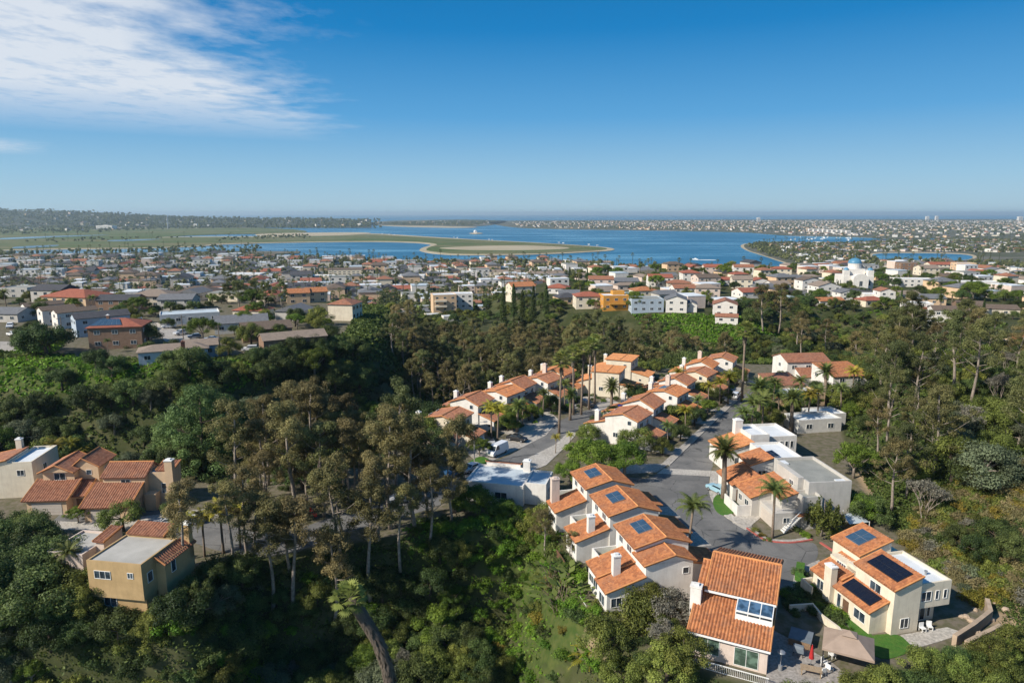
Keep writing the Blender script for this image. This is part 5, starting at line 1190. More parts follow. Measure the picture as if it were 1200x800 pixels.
undergrowth('grass', 130000, M['leaf_lime'], (-200, 260, 50, 345), .36, -.06, lambda X, Y_: isg(X, Y_) & (sdist(PAD_DEV, X, Y_) > -4.0))
# ------------------------------------------------------------------ houses on the two hilltops, one by one
def mid(px, py, z, wd, dp, ht, rot, kind, wall, roof, label, name='house', cat='house', group=None, extra=None, flatm='flat_white', seg=3, lift=1.3):
    O = up(px, py, z)
    if py < 400: z = max(z, h1(*O) - .2)
    h = House(name, label, cat, (*O, z), rot, group, wall, roof, 0)
    h.block(0, wd, 0, dp, -4, ht)
    rise = min(wd, dp) * .5 * .36
    if kind == 'gx': h.gable(0, wd, 0, dp, ht, ht + rise, 'x')
    elif kind == 'gy': h.gable(0, wd, 0, dp, ht, ht + rise, 'y')
    elif kind == 'hip': h.hip(0, wd, 0, dp, ht, ht + rise)
    elif kind == 'flat': h.flat(0, wd, 0, dp, ht, .4, .25, flatm)
    elif kind == 'shed': h.shed(0, wd, 0, dp, ht, ht + rise, 'y+')
    st = max(1, round(ht / 3))
    for f in range(st):
        zc = ht * (f + .55) / st
        for i in range(max(1, int(wd / 4))):
            h.window('y-', 0, wd * (i + .5) / max(1, int(wd / 4)), zc, 1.6, 1.2, 1)
        for i in range(max(1, int(dp / 5))):
            h.window('x+' if px < 600 else 'x-', wd if px < 600 else 0, dp * (i + .5) / max(1, int(dp / 5)), zc, 1.4, 1.1, 1)
    if extra: extra(h)
    return h.done()
def ex_solar(h): h.solar([(1.2, .3, 7.7), (9.5, .3, 7.7), (9.5, 4.2, 9.2), (1.2, 4.2, 9.2)], 6, 3, 'solar_blue')
mid(105, 410, 70, 14.5, 11, 6.6, 14, 'hip', 'siding_brown', 'roof_red', 'brown two-storey box house with red hip roof covered in blue solar panels', extra=lambda h: (h.solar([(.6, .6, 6.95), (9.2, .6, 6.95), (7.6, 4.6, 8.3), (2.4, 4.6, 8.3)], 6, 3, 'solar_blue'), h.chimney(3.6, 7.5, 7, 9.2, .8, .8)))
mid(163, 428, 70, 17, 7.5, 3.4, 24, 'hip', 'stucco_blue', 'shingle_tan', 'long low ranch house with tan hip roof and brick chimney at the canyon edge', extra=lambda h: (h.chimney(11, -.5, -1, 5.6, 1.0, .9, 'brick_red'), h.part('deck', MB().box(9, 17, -3.4, -.02, -.5, -.2).box(9, 17, -3.4, -3.3, -.2, .8), 'wood_pale')))
mid(215, 421, 70, 9, 7, 3.6, 24, 'gx', 'stucco_blue', 'shingle_tan', 'short tan-roofed wing joined to the right end of the ranch house')
mid(85, 392, 70, 8, 16, 6.2, -48, 'gy', 'stucco_blue', 'shingle_dark', 'pale blue gabled house with dark roof behind the solar box house')
mid(62, 384, 70, 6, 13, 5.8, -40, 'gy', 'stucco_white', 'shingle_brown', 'narrow white gabled house with brown roof, right of two alike')
mid(45, 380, 70, 6, 11, 5.6, -40, 'gy', 'stucco_white', 'shingle_brown', 'narrow white gabled house with brown roof, left of two alike')
mid(26, 372, 70, 6, 13, 4.8, -40, 'gy', 'stucco_white', 'shingle_brown', 'small white gabled house with long brown roof beside the parked cars')
mid(50, 362, 70, 22, 15, 5.4, -12, 'hip', 'stucco_peach', 'roof_red', 'wide house with low red hip roof behind the white gables')
mid(113, 366, 70, 16, 10, 5, 4, 'gx', 'siding_brown', 'shingle_dark', 'brown house with dark roof left of the hilltop palms')
mid(150, 360, 70, 18, 14, 4.6, 8, 'hip', 'stucco_cream', 'shingle_tan', 'cream house with pale tan hip roof behind the hilltop palms')
mid(185, 364, 70, 14, 10, 4.6, 6, 'gx', 'stucco_grey', 'shingle_grey', 'grey-roofed long house on the left hilltop')
mid(188, 382, 70, 20, 11, 3.6, 26, 'flat', 'stucco_white', 'shingle_tan', 'low house with broad white flat roof on the left hilltop', flatm='flat_paleblue')
mid(252, 392, 70, 17, 11, 3.6, 22, 'gx', 'stucco_white', 'shingle_grey', 'low house with pale grey-blue metal roof at the left hilltop street')
mid(285, 402, 70, 15, 10, 4.0, 26, 'gx', 'siding_brown', 'shingle_brown', 'brown-roofed ranch house with garage facing the street end')
mid(310, 417, 70, 18, 8, 4.4, 30, 'gx', 'siding_brown', 'shingle_tan', 'two-storey house with tan roof half hidden by trees above the canyon', extra=lambda h: h.part('deck', MB().box(1, 12, -3.5, -.02, .2, .4).box(1, 12, -3.5, -3.4, .4, 1.4), 'wood_deck'))
mid(0, 352, 68, 14, 12, 5, 0, 'flat', 'stucco_grey', 'shingle_tan', 'low dark flat-roofed building by the left edge beyond the hilltop', flatm='flat_grey')
mid(-30, 380, 69, 18, 10, 3.4, -6, 'gx', 'stucco_grey', 'shingle_grey', 'grey shed-like house cut by the left edge')
mid(230, 358, 64, 18, 13, 4.5, 8, 'hip', 'stucco_peach', 'shingle_brown', 'brown-roofed house above the left hilltop, left of the big dark trees')
mid(205, 352, 62, 22, 16, 4.5, 4, 'hip', 'stucco_cream', 'shingle_brown', 'broad brown hip roof behind the left hilltop')
mid(338, 382, 60, 10, 9, 5, 20, 'gx', 'stucco_peach', 'tile_orange', 'small peach house with orange roof right of the big dark trees')
mid(362, 380, 60, 9, 9, 5, 24, 'gx', 'stucco_peach', 'tile_orange', 'orange-roofed house in the trees at the grove edge')
# far hilltop
mid(675, 362, 62, 14, 11, 6.4, 4, 'hip', 'stucco_cream', 'roof_red', 'cream two-storey house with red hip roof left of the orange house')
mid(707, 364, 62, 13, 11, 7.2, 6, 'flat', 'stucco_orange', 'roof_red', 'bright orange flat-topped house on the far hilltop', extra=lambda h: (h.part('terrace', MB().box(3, 11, -1.6, -.02, 3.2, 3.4).box(3, 11, -1.6, -1.5, 3.4, 4.3), 'stucco_orange'), h.part('attic', MB().box(6, 12, 5, 10, 7.3, 9.2), 'stucco_orange')))
mid(740, 366, 62, 16, 12, 6.2, 3, 'flat', 'stucco_blue', 'shingle_grey', 'grey-blue boxy house with flat roof right of the orange house', flatm='flat_grey')
mid(780, 366, 62, 10, 14, 6.4, -12, 'gy', 'stucco_white', 'shingle_grey', 'white gabled house with grey roof on the green bank', extra=lambda h: (h.block(10, 15, 3, 14, -4, 4), h.gable(10, 15, 3, 14, 4, 5.2, 'y')))
mid(835, 372, 61, 11, 12, 5.8, -16, 'gy', 'stucco_white', 'tile_rust', 'white gabled house with rust tile roof at the end of the green bank')
mid(838, 378, 60, 10, 6, 3.0, -16, 'gx', 'stucco_white', 'tile_rust', 'low front wing with rust tile roof below the white gabled house')
mid(655, 356, 60, 12, 9, 4, 4, 'gx', 'stucco_white', 'shingle_grey', 'low white house behind the dark conifers')
mid(508, 366, 52, 14, 12, 10, 14, 'flat', 'stucco_peach', 'roof_red', 'tan apartment house with stepped balconies above the grove', extra=lambda h: h.part('balcony', MB().box(1, 8, -1.5, -.02, 3, 4).box(1, 8, -1.5, -.02, 6.2, 7.2), 'stucco_cream'))
mid(524, 362, 52, 16, 10, 9, 8, 'flat', 'stucco_white', 'roof_red', 'white flat-roofed apartment house right of the tan one')
mid(500, 376, 51, 9, 6, 3.2, 20, 'flat', 'stucco_cream', 'roof_red', 'small cream garden building below the tan apartments')
mid(520, 378, 52, 6, 5, 3.0, 20, 'flat', 'stucco_white', 'roof_red', 'tiny white hut below the tan apartments')
for i, q in enumerate(((760, 336, 'roof_red', 'gx'), (782, 338, 'tile_rust', 'hip'), (800, 330, 'roof_red', 'hip'), (818, 336, 'shingle_brown', 'gx'), (836, 334, 'roof_red', 'hip'), (858, 338, 'shingle_tan', 'gx'), (880, 336, 'roof_red', 'gy'), (690, 338, 'tile_rust', 'gx'), (720, 336, 'shingle_grey', 'gx'), (745, 348, 'tile_orange', 'hip'), (905, 340, 'shingle_tan', 'gx'), (925, 332, 'shingle_grey', 'hip'), (640, 344, 'roof_red', 'hip'), (600, 348, 'tile_orange', 'gx'), (870, 350, 'roof_red', 'gx'), (815, 350, 'shingle_tan', 'hip'), (790, 350, 'tile_rust', 'gx'), (905, 324, 'roof_red', 'hip'), (860, 322, 'tile_rust', 'gx'), (825, 322, 'roof_red', 'gx'), (940, 340, 'shingle_brown', 'gy'))):
    nm = {'roof_red': 'red', 'tile_rust': 'rust', 'shingle_brown': 'brown', 'shingle_tan': 'tan', 'shingle_grey': 'grey', 'tile_orange': 'orange'}[q[2]]
    wl = ('stucco_white', 'stucco_cream', 'stucco_white', 'stucco_pink')[i % 4]; wn = {'stucco_white': 'white', 'stucco_cream': 'cream', 'stucco_pink': 'pinkish'}[wl]
    mid(q[0], q[1], 62, R.uniform(12, 17), R.uniform(9, 12), R.choice((3.6, 6, 6.2)), R.uniform(-15, 20), q[3], wl, q[2], f'{wn} hilltop house with {nm} roof in the rows facing the bay', group=f'{wn} hilltop houses with {nm} roofs')
mid(1000, 372, 60, 15, 10, 3.2, 8, 'gx', 'stucco_white', 'tile_orange', 'low white house with orange roof at the foot of the church hill') if False else None
mid(958, 352, 60, 14, 12, 6.5, 6, 'gy', 'stucco_white', 'shingle_tan', 'white two-storey gabled house left below the church')
mid(960, 366, 59, 14, 8, 3.2, 8, 'gx', 'stucco_white', 'tile_orange', 'low orange-roofed house in front of the white gabled one')
mid(984, 356, 60, 11, 9, 4.5, 4, 'gy', 'stucco_white', 'shingle_grey', 'small white gabled house below the church wall')
mid(1012, 358, 60, 13, 9, 4.2, -4, 'flat', 'stucco_white', 'roof_red', 'low white flat house below the church')
mid(1030, 360, 60, 8, 9, 7, -4, 'gy', 'stucco_white', 'tile_rust', 'tall narrow cream house with arched front below the church', extra=lambda h: h.part('arch', MB().box(2.5, 5.5, -.3, -.02, 0, 3.4), 'glass_dark'))
mid(1070, 362, 60, 16, 10, 4, -8, 'gx', 'stucco_peach', 'shingle_grey', 'peach house with grey roof on the right hilltop')
mid(1060, 378, 58, 12, 8, 5.6, -10, 'flat', 'stucco_white', 'roof_red', 'white house with red trim band and low flat roof', extra=lambda h: h.part('red_band', MB().box(-.3, 12.3, -.5, -.02, 3.2, 4.2), 'roof_red'))
mid(1092, 384, 58, 12, 9, 6.4, -14, 'gx', 'stucco_white', 'shingle_brown', 'white two-storey house with outside white stair', extra=lambda h: h.part('stair', MB().slab([(-1.4, -1), (-1.1, -1), (-.05, 3.6), (-.35, 3.6)], 'x', -2.6, -.2), 'trim_white'))
mid(1116, 386, 58, 11, 7, 3.0, -10, 'gx', 'stucco_pink', 'roof_red', 'low pinkish house beside the white one with the stair')
mid(1122, 372, 60, 12, 11, 4, -16, 'gx', 'siding_brown', 'shingle_brown', 'brown house with steep dark brown roof, left of two')
mid(1150, 374, 60, 16, 9, 3.4, -12, 'gx', 'stucco_cream', 'shingle_brown', 'longer brown-roofed house, right of two')
mid(1050, 336, 62, 24, 10, 5, -6, 'flat', 'stucco_white', 'roof_red', 'long plain white flat building behind the church street')
mid(1108, 338, 62, 34, 10, 4.2, -6, 'flat', 'stucco_white', 'roof_red', 'longest plain white wall-like building on the right hilltop')
mid(1080, 326, 60, 14, 12, 6, 2, 'gx', 'stucco_cream', 'shingle_tan', 'cream house with two-pitched tan roof by the plain white building')
mid(1090, 316, 56, 28, 12, 5, -2, 'gx', 'stucco_cream', 'roof_red', 'wide building with long bright red roof near the inlet')
mid(1120, 322, 58, 16, 10, 6, -4, 'flat', 'stucco_peach', 'roof_red', 'ochre two-storey flat house right of the long red roof')
mid(1160, 326, 60, 14, 12, 4, -4, 'gy', 'stucco_white', 'shingle_grey', 'white gabled house with grey roof by the large round tree')
mid(1055, 322, 58, 14, 10, 6, 0, 'flat', 'siding_brown', 'roof_red', 'dark brown flat house behind palms on the right hilltop', flatm='flat_grey')
mid(1185, 420, 66, 12, 9, 5.4, -26, 'gx', 'stucco_white', 'tile_orange', 'white house with orange roof cut by the right edge in the woods')
mid(1176, 414, 66, 7, 7, 3.4, -26, 'flat', 'stucco_peach', 'roof_red', 'peach garden wall building by the right edge')
# far houses right of the main road
mid(921, 452, 60, 13, 9, 7.2, 6, 'gx', 'stucco_white', 'tile_rust', 'white two-storey house with rust roof closing the end of the road', extra=lambda h: (h.block(2.5, 11, -4, 0, -2, 3.6), h.shed(2.5, 11, -4, 0, 3.6, 5.4, 'y+')))
mid(975, 462, 61, 11, 10, 5.0, 10, 'shed', 'stucco_white', 'tile_orange', 'white house with large single orange slope behind the palms', extra=lambda h: h.block(11, 13, 2, 9, -2, 4))
mid(922, 480, 60, 11, 9, 3.4, 12, 'flat', 'stucco_peach', 'tile_orange', 'peach flat-roofed house among palms right of the far road', extra=lambda h: (h.block(-4, 0, 1, 8, -2, 2.8), h.shed(-4, 0, 1, 8, 2.8, 3.8, 'x+')))
mid(905, 470, 60, 9, 8, 4.4, 10, 'shed', 'stucco_peach', 'tile_rust', 'small rust-roofed house among palms right of the far road')
mid(935, 508, 60, 11, 6, 2.8, 10, 'flat', 'tin_white', 'tile_orange', 'pale open carport row beside the dark walled yard')
mid(955, 500, 60, 8, 6, 2.6, 10, 'flat', 'tin_white', 'tile_orange', 'smaller pale carport at the foot of the wooded slope')
# church with a blue dome
def church():
    O = up(1005, 341, 62); h = House('church', 'white church with a round blue dome over arched wings', 'church', (*O, 62), -6, None, 'stucco_white', 'flat_white', 0)
    h.block(-9, 9, 0, 16, -4, 9.5); h.block(-4.5, 4.5, -4, 0, -4, 8); h.block(-5, 5, 4, 13, 9.5, 13.5)
    h.w.lathe([(3.9, 13.4), (3.9, 16.4), (4.1, 16.5), (4.1, 16.8)], 20, (0, 8.5, 0))
    for x in (-7.2, 7.2): h.w.box(x - 1.7, x + 1.7, .3, 3.7, 9.4, 13)
    h.w.slab([(4.5, 8), (-4.5, 8), (-4.2, 9.4), (-2.5, 10.6), (0, 11.1), (2.5, 10.6), (4.2, 9.4)][::-1], 'y', -4, 0)
    mat('dome_blue', (.09, .25, .38), (.07, .20, .31), .6, .4)
    dm = MB().lathe([(4.05 * math.cos(i * .157), 16.8 + 3.4 * math.sin(i * .157)) for i in range(11)], 20, (0, 8.5, 0)); dm.tube([(0, 8.5, 20), (0, 8.5, 22)], [.12, .1]).box(-.7, .7, 8.42, 8.58, 21.2, 21.4)
    o = dm.build('dome', M['dome_blue'], h.root, True)
    for x in (-7.2, 7.2): MB().lathe([(1.7 * math.cos(i * .26), 13 + 1.5 * math.sin(i * .26)) for i in range(7)], 14, (x, 2, 0)).build('small_dome', M['dome_blue'], h.root, True)
    for x in (-6.5, 6.5): h.window('y-', 0, x, 5, 1.6, 3, 0)
    h.window('y-', -4, 0, 5, 2, 3.2, 1); h.window('x-', -9, 5, 5, 1.6, 3, 0); h.window('x-', -9, 11, 5, 1.6, 3, 0); h.done()
church()
mid(985, 350, 61, 18, 9, 3.4, -6, 'gx', 'stucco_grey', 'shingle_dark', 'low dark-roofed hall in front of the church')
tag(MB().prism(ccw([up(945, 333, 62.0), up(958, 333, 62.0), up(968, 352, 62.0), up(925, 352, 62.0)]), 61, 62.12).build('far_street', M['asphalt']), kind='structure')
tag(MB().prism(ccw([up(130, 380, 70), up(185, 378, 70), up(262, 408, 70), up(205, 412, 70), up(190, 396, 70)]), 69, 70.07).build('hilltop_street', M['concrete']), kind='structure')
tag(MB().prism(ccw([up(0, 400, 70), up(60, 402, 70), up(60, 408, 70), up(20, 412, 70), up(0, 412, 70)]), 69, 70.06).build('hilltop_yard', M['concrete']), kind='structure')
# green bank lawn wall under the hilltop houses
tag(MB().box(-.2, .2, 0, 26, -1, 1.1).build('garden_wall', M['stucco_cream']), 'cream garden wall along the church hill below the plain white buildings', 'wall').location = (*up(1010, 352, 61), 60.6)
bpy.data.objects['garden_wall'].rotation_euler = (0, 0, rad(-84))

# ------------------------------------------------------------------ the town on the flats
TROOF = ['roof_red', 'shingle_tan', 'shingle_grey', 'tile_rust', 'flat_white', 'shingle_brown', 'flat_paleblue', 'flat_white', 'shingle_dark', 'flat_grey']
TRN = {'roof_red': 'red', 'shingle_tan': 'tan', 'shingle_grey': 'grey', 'tile_rust': 'rust', 'flat_white': 'white', 'shingle_brown': 'brown', 'flat_paleblue': 'pale blue', 'shingle_dark': 'dark', 'flat_grey': 'flat grey'}
TWALL = ['stucco_white', 'stucco_cream', 'stucco_white', 'stucco_pink', 'stucco_grey', 'stucco_peach']
TP = []
for i, rf in enumerate(TROOF):
    for j in range(2):
        w_, d_, h_ = R.uniform(10, 16), R.uniform(8, 12), R.choice((3.4, 3.6, 6.2)); wl = TWALL[(i * 2 + j) % 6]
        a = MB().box(-w_ / 2, w_ / 2, -d_ / 2, d_ / 2, -3, h_); b = MB()
        if 'flat' in rf: b.box(-w_ / 2 - .1, w_ / 2 + .1, -d_ / 2 - .1, d_ / 2 + .1, h_, h_ + .35)
        else:
            o = .5; p = (-w_ / 2 - o, w_ / 2 + o, -d_ / 2 - o, d_ / 2 + o); zr = h_ + d_ * .19
            hp = d_ * .5 if j else 0
            A, B, Cc, D = (p[0], p[2], h_), (p[1], p[2], h_), (p[1], p[3], h_), (p[0], p[3], h_); E1, E2 = (p[0] + hp, 0, zr), (p[1] - hp, 0, zr)
            b.poly([A, B, E2, E1]).poly([Cc, D, E1, E2]).poly([B, Cc, E2]).poly([D, A, E1])
        wn = MB(); ws_ = []
        for k in range(3):
            for zc in ([1.7] if h_ < 4 else [1.7, 4.7]):
                wn.box(-w_ / 2 + w_ * (k + .5) / 3 - .8, -w_ / 2 + w_ * (k + .5) / 3 + .8, -d_ / 2 - .04, -d_ / 2 + .02, zc - .6, zc + .6); ws_.append(MB().box(-w_ / 2 + w_ * (k + .5) / 3 - .8, -w_ / 2 + w_ * (k + .5) / 3 + .8, -d_ / 2 - .04, -d_ / 2 + .02, zc - .6, zc + .6).mesh('window', M['glass_dark']))
        one = MB(); one.v = a.v + b.v + wn.v; one.f = a.f + [tuple(q + len(a.v) for q in f) for f in b.f] + [tuple(q + len(a.v) + len(b.v) for q in f) for f in wn.f]; one.m = [0] * len(a.f) + [1] * len(b.f) + [2] * len(wn.f)
        TP.append(((a.mesh('wall', M[wl]), b.mesh('roof', M[rf]), *ws_), one, one.mesh('house', [M[wl], M[rf], M['glass_dark']]), wl, rf))
WN = {'stucco_white': 'white', 'stucco_cream': 'cream', 'stucco_pink': 'pinkish', 'stucco_grey': 'grey', 'stucco_peach': 'peach'}
HX = [(f[0], f[1]) for f in FOOT]
def lots(x0, x1, y0, y1, sx, sy, rot, accept):
    c, s_ = math.cos(rad(rot)), math.sin(rad(rot)); out = []; cx0, cy0 = (x0 + x1) / 2, (y0 + y1) / 2; Rr = max(x1 - x0, y1 - y0)
    for i in range(int(-Rr / sx), int(Rr / sx)):
        for j in range(int(-Rr / sy), int(Rr / sy)):
            u, v = i * sx + R.uniform(-2, 2), j * sy + R.uniform(-2, 2) + (j % 2) * 5; x, y = cx0 + u * c - v * s_, cy0 + u * s_ + v * c
            if x0 < x < x1 and y0 < y < y1 and abs(x) < .8 * y and accept(x, y): out.append((x, y, rot))
    return out
nearh = lambda x, y, r: any((x - a) ** 2 + (y - b) ** 2 < r * r for a, b in HX)
hill = lots(10, 420, 345, 640, 19, 26, 14, lambda x, y: sdist(PAD_RIGHT, np.array([x]), np.array([y]))[0] < -6 and not nearh(x, y, 15) and R.random() < .62)
hill += lots(-330, -60, 225, 330, 19, 24, -8, lambda x, y: sdist(PAD_LEFT, np.array([x]), np.array([y]))[0] < -6 and not nearh(x, y, 15) and R.random() < .38)
for x, y, rt in hill:
    P3, one, me, wl, rf = R.choice(TP)
    left = x < -40
    o = thing('hill_house', f'{WN[wl]} house with {TRN[rf]} roof among the {"left" if left else "far"} hilltop houses', 'house', (x, y, h1(x, y)), rt + R.choice((0, 90, 0)), f'{WN[wl]} {"left" if left else "far"} hilltop houses with {TRN[rf]} roofs')
    for d_ in P3: link(d_.name, d_, o)
# flats: ordinary blocks
def inflat(x, y):
    py_ = 400 - F * math.tan(math.atan((y * 1.0) and (-(110 - 3) / y)) + PITCH) if False else 0
    return True
FLATP = NEAR + [(900, 900), (700, 700), (420, 660), (120, 640), (-40, 470), (-120, 360), (-300, 345), (-420, 380), (-900, 700), (-2400, 1300)]
fl = lots(-1500, 900, 350, 1700, 21, 27, 12, lambda x, y: True)
ok = sdist(FLATP, np.array([p[0] for p in fl]), np.array([p[1] for p in fl])) < -14
fl = [p for p, k in zip(fl, ok) if k and not nearh(p[0], p[1], 12) and R.random() < (.72 if p[1] < 900 else .5)]
fl.sort(key=lambda p: p[1])
Zf = H(np.array([p[0] for p in fl]), np.array([p[1] for p in fl]))
Zf = np.maximum(Zf, 1.6)
class Mass:
    def __init__(s): s.V = []; s.F = []; s.m = []; s.n = 0
    def add(s, V, Fc, mi):
        s.V.append(V); s.F += [tuple(i + s.n for i in f) for f in Fc]; s.m += mi; s.n += len(V)
    def build(s, name, mats):
        me = bpy.data.meshes.new(name); me.from_pydata(np.concatenate(s.V).tolist(), [], s.F)
        for q in mats: me.materials.append(q)
        me.polygons.foreach_set('material_index', s.m); me.update(); return tag(link(name, me), kind='stuff')
ALLM = list(dict.fromkeys(TWALL + TROOF + ['glass_dark'])); MI = {k: i for i, k in enumerate(ALLM)}
mass = Mass()
def put_mass(x, y, z, rt, sc=1.0):
    P3, one, me, wl, rf = R.choice(TP); V = np.array(one.v) * sc; c, s_ = math.cos(rad(rt)), math.sin(rad(rt))
    V2 = np.stack([V[:, 0] * c - V[:, 1] * s_ + x, V[:, 0] * s_ + V[:, 1] * c + y, V[:, 2] + z], -1); ix = (MI[wl], MI[rf], MI['glass_dark'])
    mass.add(V2, one.f, [ix[i] for i in one.m])
for i, ((x, y, rt), z) in enumerate(zip(fl, Zf)):
    if i < 290:
        P3, one, me, wl, rf = R.choice(TP); o = link('town_house', me); o.location = (x, y, float(z)); o.rotation_euler = (0, 0, rad(rt + R.choice((0, 0, 90))))
        tag(o, f'{WN[wl]} town house with {TRN[rf]} roof on the flats below the hills', 'house', f'{WN[wl]} town houses with {TRN[rf]} roofs')
    else: put_mass(x, y, float(z), rt + R.choice((0, 90)), R.choice((1, 1.3, 1.6, 2.2)))
# larger commercial blocks, each its own
for i, (px, py, wd, dp, ht, rf, lab) in enumerate(((122, 311, 70, 34, 9, 'flat_white', 'long white warehouse with flat roof on the left flats'), (60, 316, 60, 26, 6, 'flat_paleblue', 'low pale blue-roofed shed on the left flats'), (212, 322, 44, 22, 7, 'flat_white', 'white flat-roofed store left of the middle flats'), (285, 327, 56, 30, 8, 'flat_white', 'white store behind the dark eucalyptus clump'),
        (375, 330, 44, 24, 9, 'flat_white', 'big white flat-roofed hall above the grove'), (340, 318, 60, 26, 7, 'flat_white', 'broad white roof near the bayside road'), (405, 322, 60, 18, 9, 'shingle_brown', 'long arcaded tan building near the bayside road'), (482, 333, 40, 24, 13, 'flat_white', 'white stepped apartment block in the middle of the flats'), (527, 331, 26, 20, 12, 'flat_paleblue', 'grey-white apartment block right of the stepped one'),
        (550, 327, 26, 18, 12, 'flat_white', 'square cream block with flat roof in the middle flats'), (590, 324, 60, 16, 8, 'shingle_tan', 'low pinkish apartment row, left of the long rows'), (640, 326, 62, 16, 8, 'shingle_tan', 'low pinkish apartment row, right of the long rows'), (165, 334, 40, 26, 6, 'shingle_brown', 'wide brown-roofed building on the left flats'), (40, 330, 46, 22, 6, 'flat_grey', 'dark grey shed near the left edge'), (250, 306, 60, 24, 8, 'flat_paleblue', 'pale blue roofed store near the lagoon'), (445, 318, 50, 20, 8, 'flat_white', 'white roofed store behind the arcaded building'))):
    O = up(px, py, 8 if py > 316 else 4); z = h1(*O); O = up(px, py, max(z, 1.6))
    h = House('commercial_building', lab, 'building', (*O, max(z, 1.6)), R.uniform(-4, 10), None, ('stucco_cream', 'stucco_white')[i % 2], 'shingle_tan', 0)
    h.block(-wd / 2, wd / 2, 0, dp, -3, ht)
    if 'flat' in rf: h.flat(-wd / 2, wd / 2, 0, dp, ht, .6, .5, rf)
    else: h.roof = rf; h.gable(-wd / 2, wd / 2, 0, dp, ht, ht + 3, 'x')
    for f_ in range(max(1, int(ht / 3.4))):
        for k in range(int(wd / 8)): h.window('y-', 0, -wd / 2 + 4 + k * 8, 2 + f_ * 3.4, 4.5, 1.5, 2)
    h.done()
# through roads on the flats
for k_, (ln, w_) in enumerate((([(-80,312),(60,310.5),(200,309.5),(330,309),(450,311.5),(560,313.5),(700,316.5),(800,319.5)], 13), ([(-60,320),(120,318),(260,316.5),(420,322),(560,330)], 8), ([(-40,334),(100,331),(230,329.5),(330,335)], 7), ([(470,312.5),(500,322),(545,338)], 7), ([(130,300),(260,302.5),(345,306),(470,309.5)], 12))):
    pl = smooth([up(*q, 5) for q in ln], 6, False); a_, b_ = offset(pl, w_ * .5); mb = MB()
    for i in range(len(a_) - 1):
        z0_, z1_ = max(h1(*pl[i]), 1.6) + .5, max(h1(*pl[i + 1]), 1.6) + .5
        mb.poly([(*b_[i], z0_), (*b_[i + 1], z1_), (*a_[i + 1], z1_), (*a_[i], z0_)])
    tag(mb.build('town_road', M['concrete']), kind='structure')
# far shores: buildings
def band(poly_px, n, smin, smax, zf=2.0, keep=1):
    P_ = px2(poly_px); xs = [p[0] for p in P_]; ys = [p[1] for p in P_]; c = 0; X = NR.uniform(min(xs), max(xs), n * 12); Y_ = NR.uniform(min(ys), max(ys), n * 12); k = sdist(P_, X, Y_) < 0
    return list(zip(X[k][:n], Y_[k][:n]))
for poly, n, a, b in (([(610,266),(720,268.5),(870,271),(935,275),(1003,276.8),(1060,279),(1210,277),(1210,258.3),(900,258.5),(700,259.3),(600,260.5)], 3000, .9, 1.6), ([(900,286),(1000,286),(1040,283),(1210,282),(1210,296),(1020,294.5),(1010,299),(1030,306),(1210,311),(1210,330),(1000,314),(940,309)], 1300, .9, 1.5), ([(440,261),(540,258.5),(585,259),(560,264),(470,263)], 90, 1.2, 2), ([(0,272),(200,268),(330,265),(420,261),(420,259.5),(0,259.5)], 420, 1.2, 2.5)):
    for x, y in band(poly, n, a, b): put_mass(x, y, 2.0, R.uniform(0, 180), R.uniform(a, b))
hv = np.array(HILLV)
for i in range(190):
    q = hv[R.randrange(len(hv))]
    if q[1] < 7700 and q[2] > 3: put_mass(q[0] + R.uniform(-90, 90), q[1] + R.uniform(-120, 60), q[2] + 2, R.uniform(0, 180), R.uniform(1.2, 2.4))
mass.build('distant_buildings', [M[k] for k in ALLM])
# landmarks on the far shore
for px, py, wd, dp, ht, lab in ((370, 261, 44, 30, 44, 'lone pale hotel tower on the far wooded shore'), (889, 259.5, 40, 30, 50, 'tall pale tower on the far beach strip'), (1087, 258.5, 46, 30, 62, 'pale high-rise on the far right shore, left of a close pair'), (1098, 258.5, 40, 30, 66, 'pale high-rise on the far right shore, right of a close pair'), (1196, 259, 60, 40, 60, 'high-rise at the right edge of the far shore'), (122, 268.8, 110, 60, 24, 'blue-white park halls on the far left shore')):
    O = up(px, py, 2); h = House('tower_block', lab, 'building', (*O, 2), 0, None, 'stucco_white', 'flat_white', 0); h.block(-wd / 2, wd / 2, 0, dp, -2, ht); h.flat(-wd / 2, wd / 2, 0, dp, ht, 2, 1.0); h.block(-wd / 6, wd / 6, dp * .3, dp * .6, ht, ht + 5)
    for f_ in range(int(ht / 9)): h.window('y-', 0, 0, 5 + f_ * 9, wd * .9, 3.5, 6)
    h.done()
O = up(197, 268, 2); t = thing('observation_tower', 'thin observation tower with a ring cabin on the far left shore', 'tower', (*O, 2))
MB().tube([(0, 0, -2), (0, 0, 96)], [5, 3.2], 10).build('mast', M['metal_grey'], t); MB().lathe([(3, 58), (9, 60), (9, 66), (3, 68)], 16).build('cabin', M['metal_grey'], t)
for i in range(9):
    O = up(948 + i * 5.5, 271.5 + .3 * i, 2); h = House('waterfront_building', 'pale block in the long white row on the inlet shore', 'building', (*O, 2), 2, 'pale blocks in the white waterfront row', 'stucco_white', 'flat_white', 0); h.block(0, 22, 0, 18, -1, 17); h.flat(0, 22, 0, 18, 17, .8, .6); h.window('y-', 0, 11, 6, 18, 3, 5); h.window('y-', 0, 11, 12, 18, 3, 5); h.done()
for i in range(34):
    px, py = R.uniform(20, 700), R.uniform(322, 356); x, y, z = G(px, py)
    if y < 360: continue
    t = thing('utility_pole', 'thin wooden utility pole in the streets of the flats', 'utility pole', (x, y, z), R.uniform(-10, 30), 'utility poles on the flats'); MB().tube([(0, 0, -1), (0, 0, 11)], [.2, .14], 5).build('pole', M['bark_palm'], t); MB().box(-1.4, 1.4, -.08, .08, 10, 10.2).build('crossarm', M['bark_palm'], t)
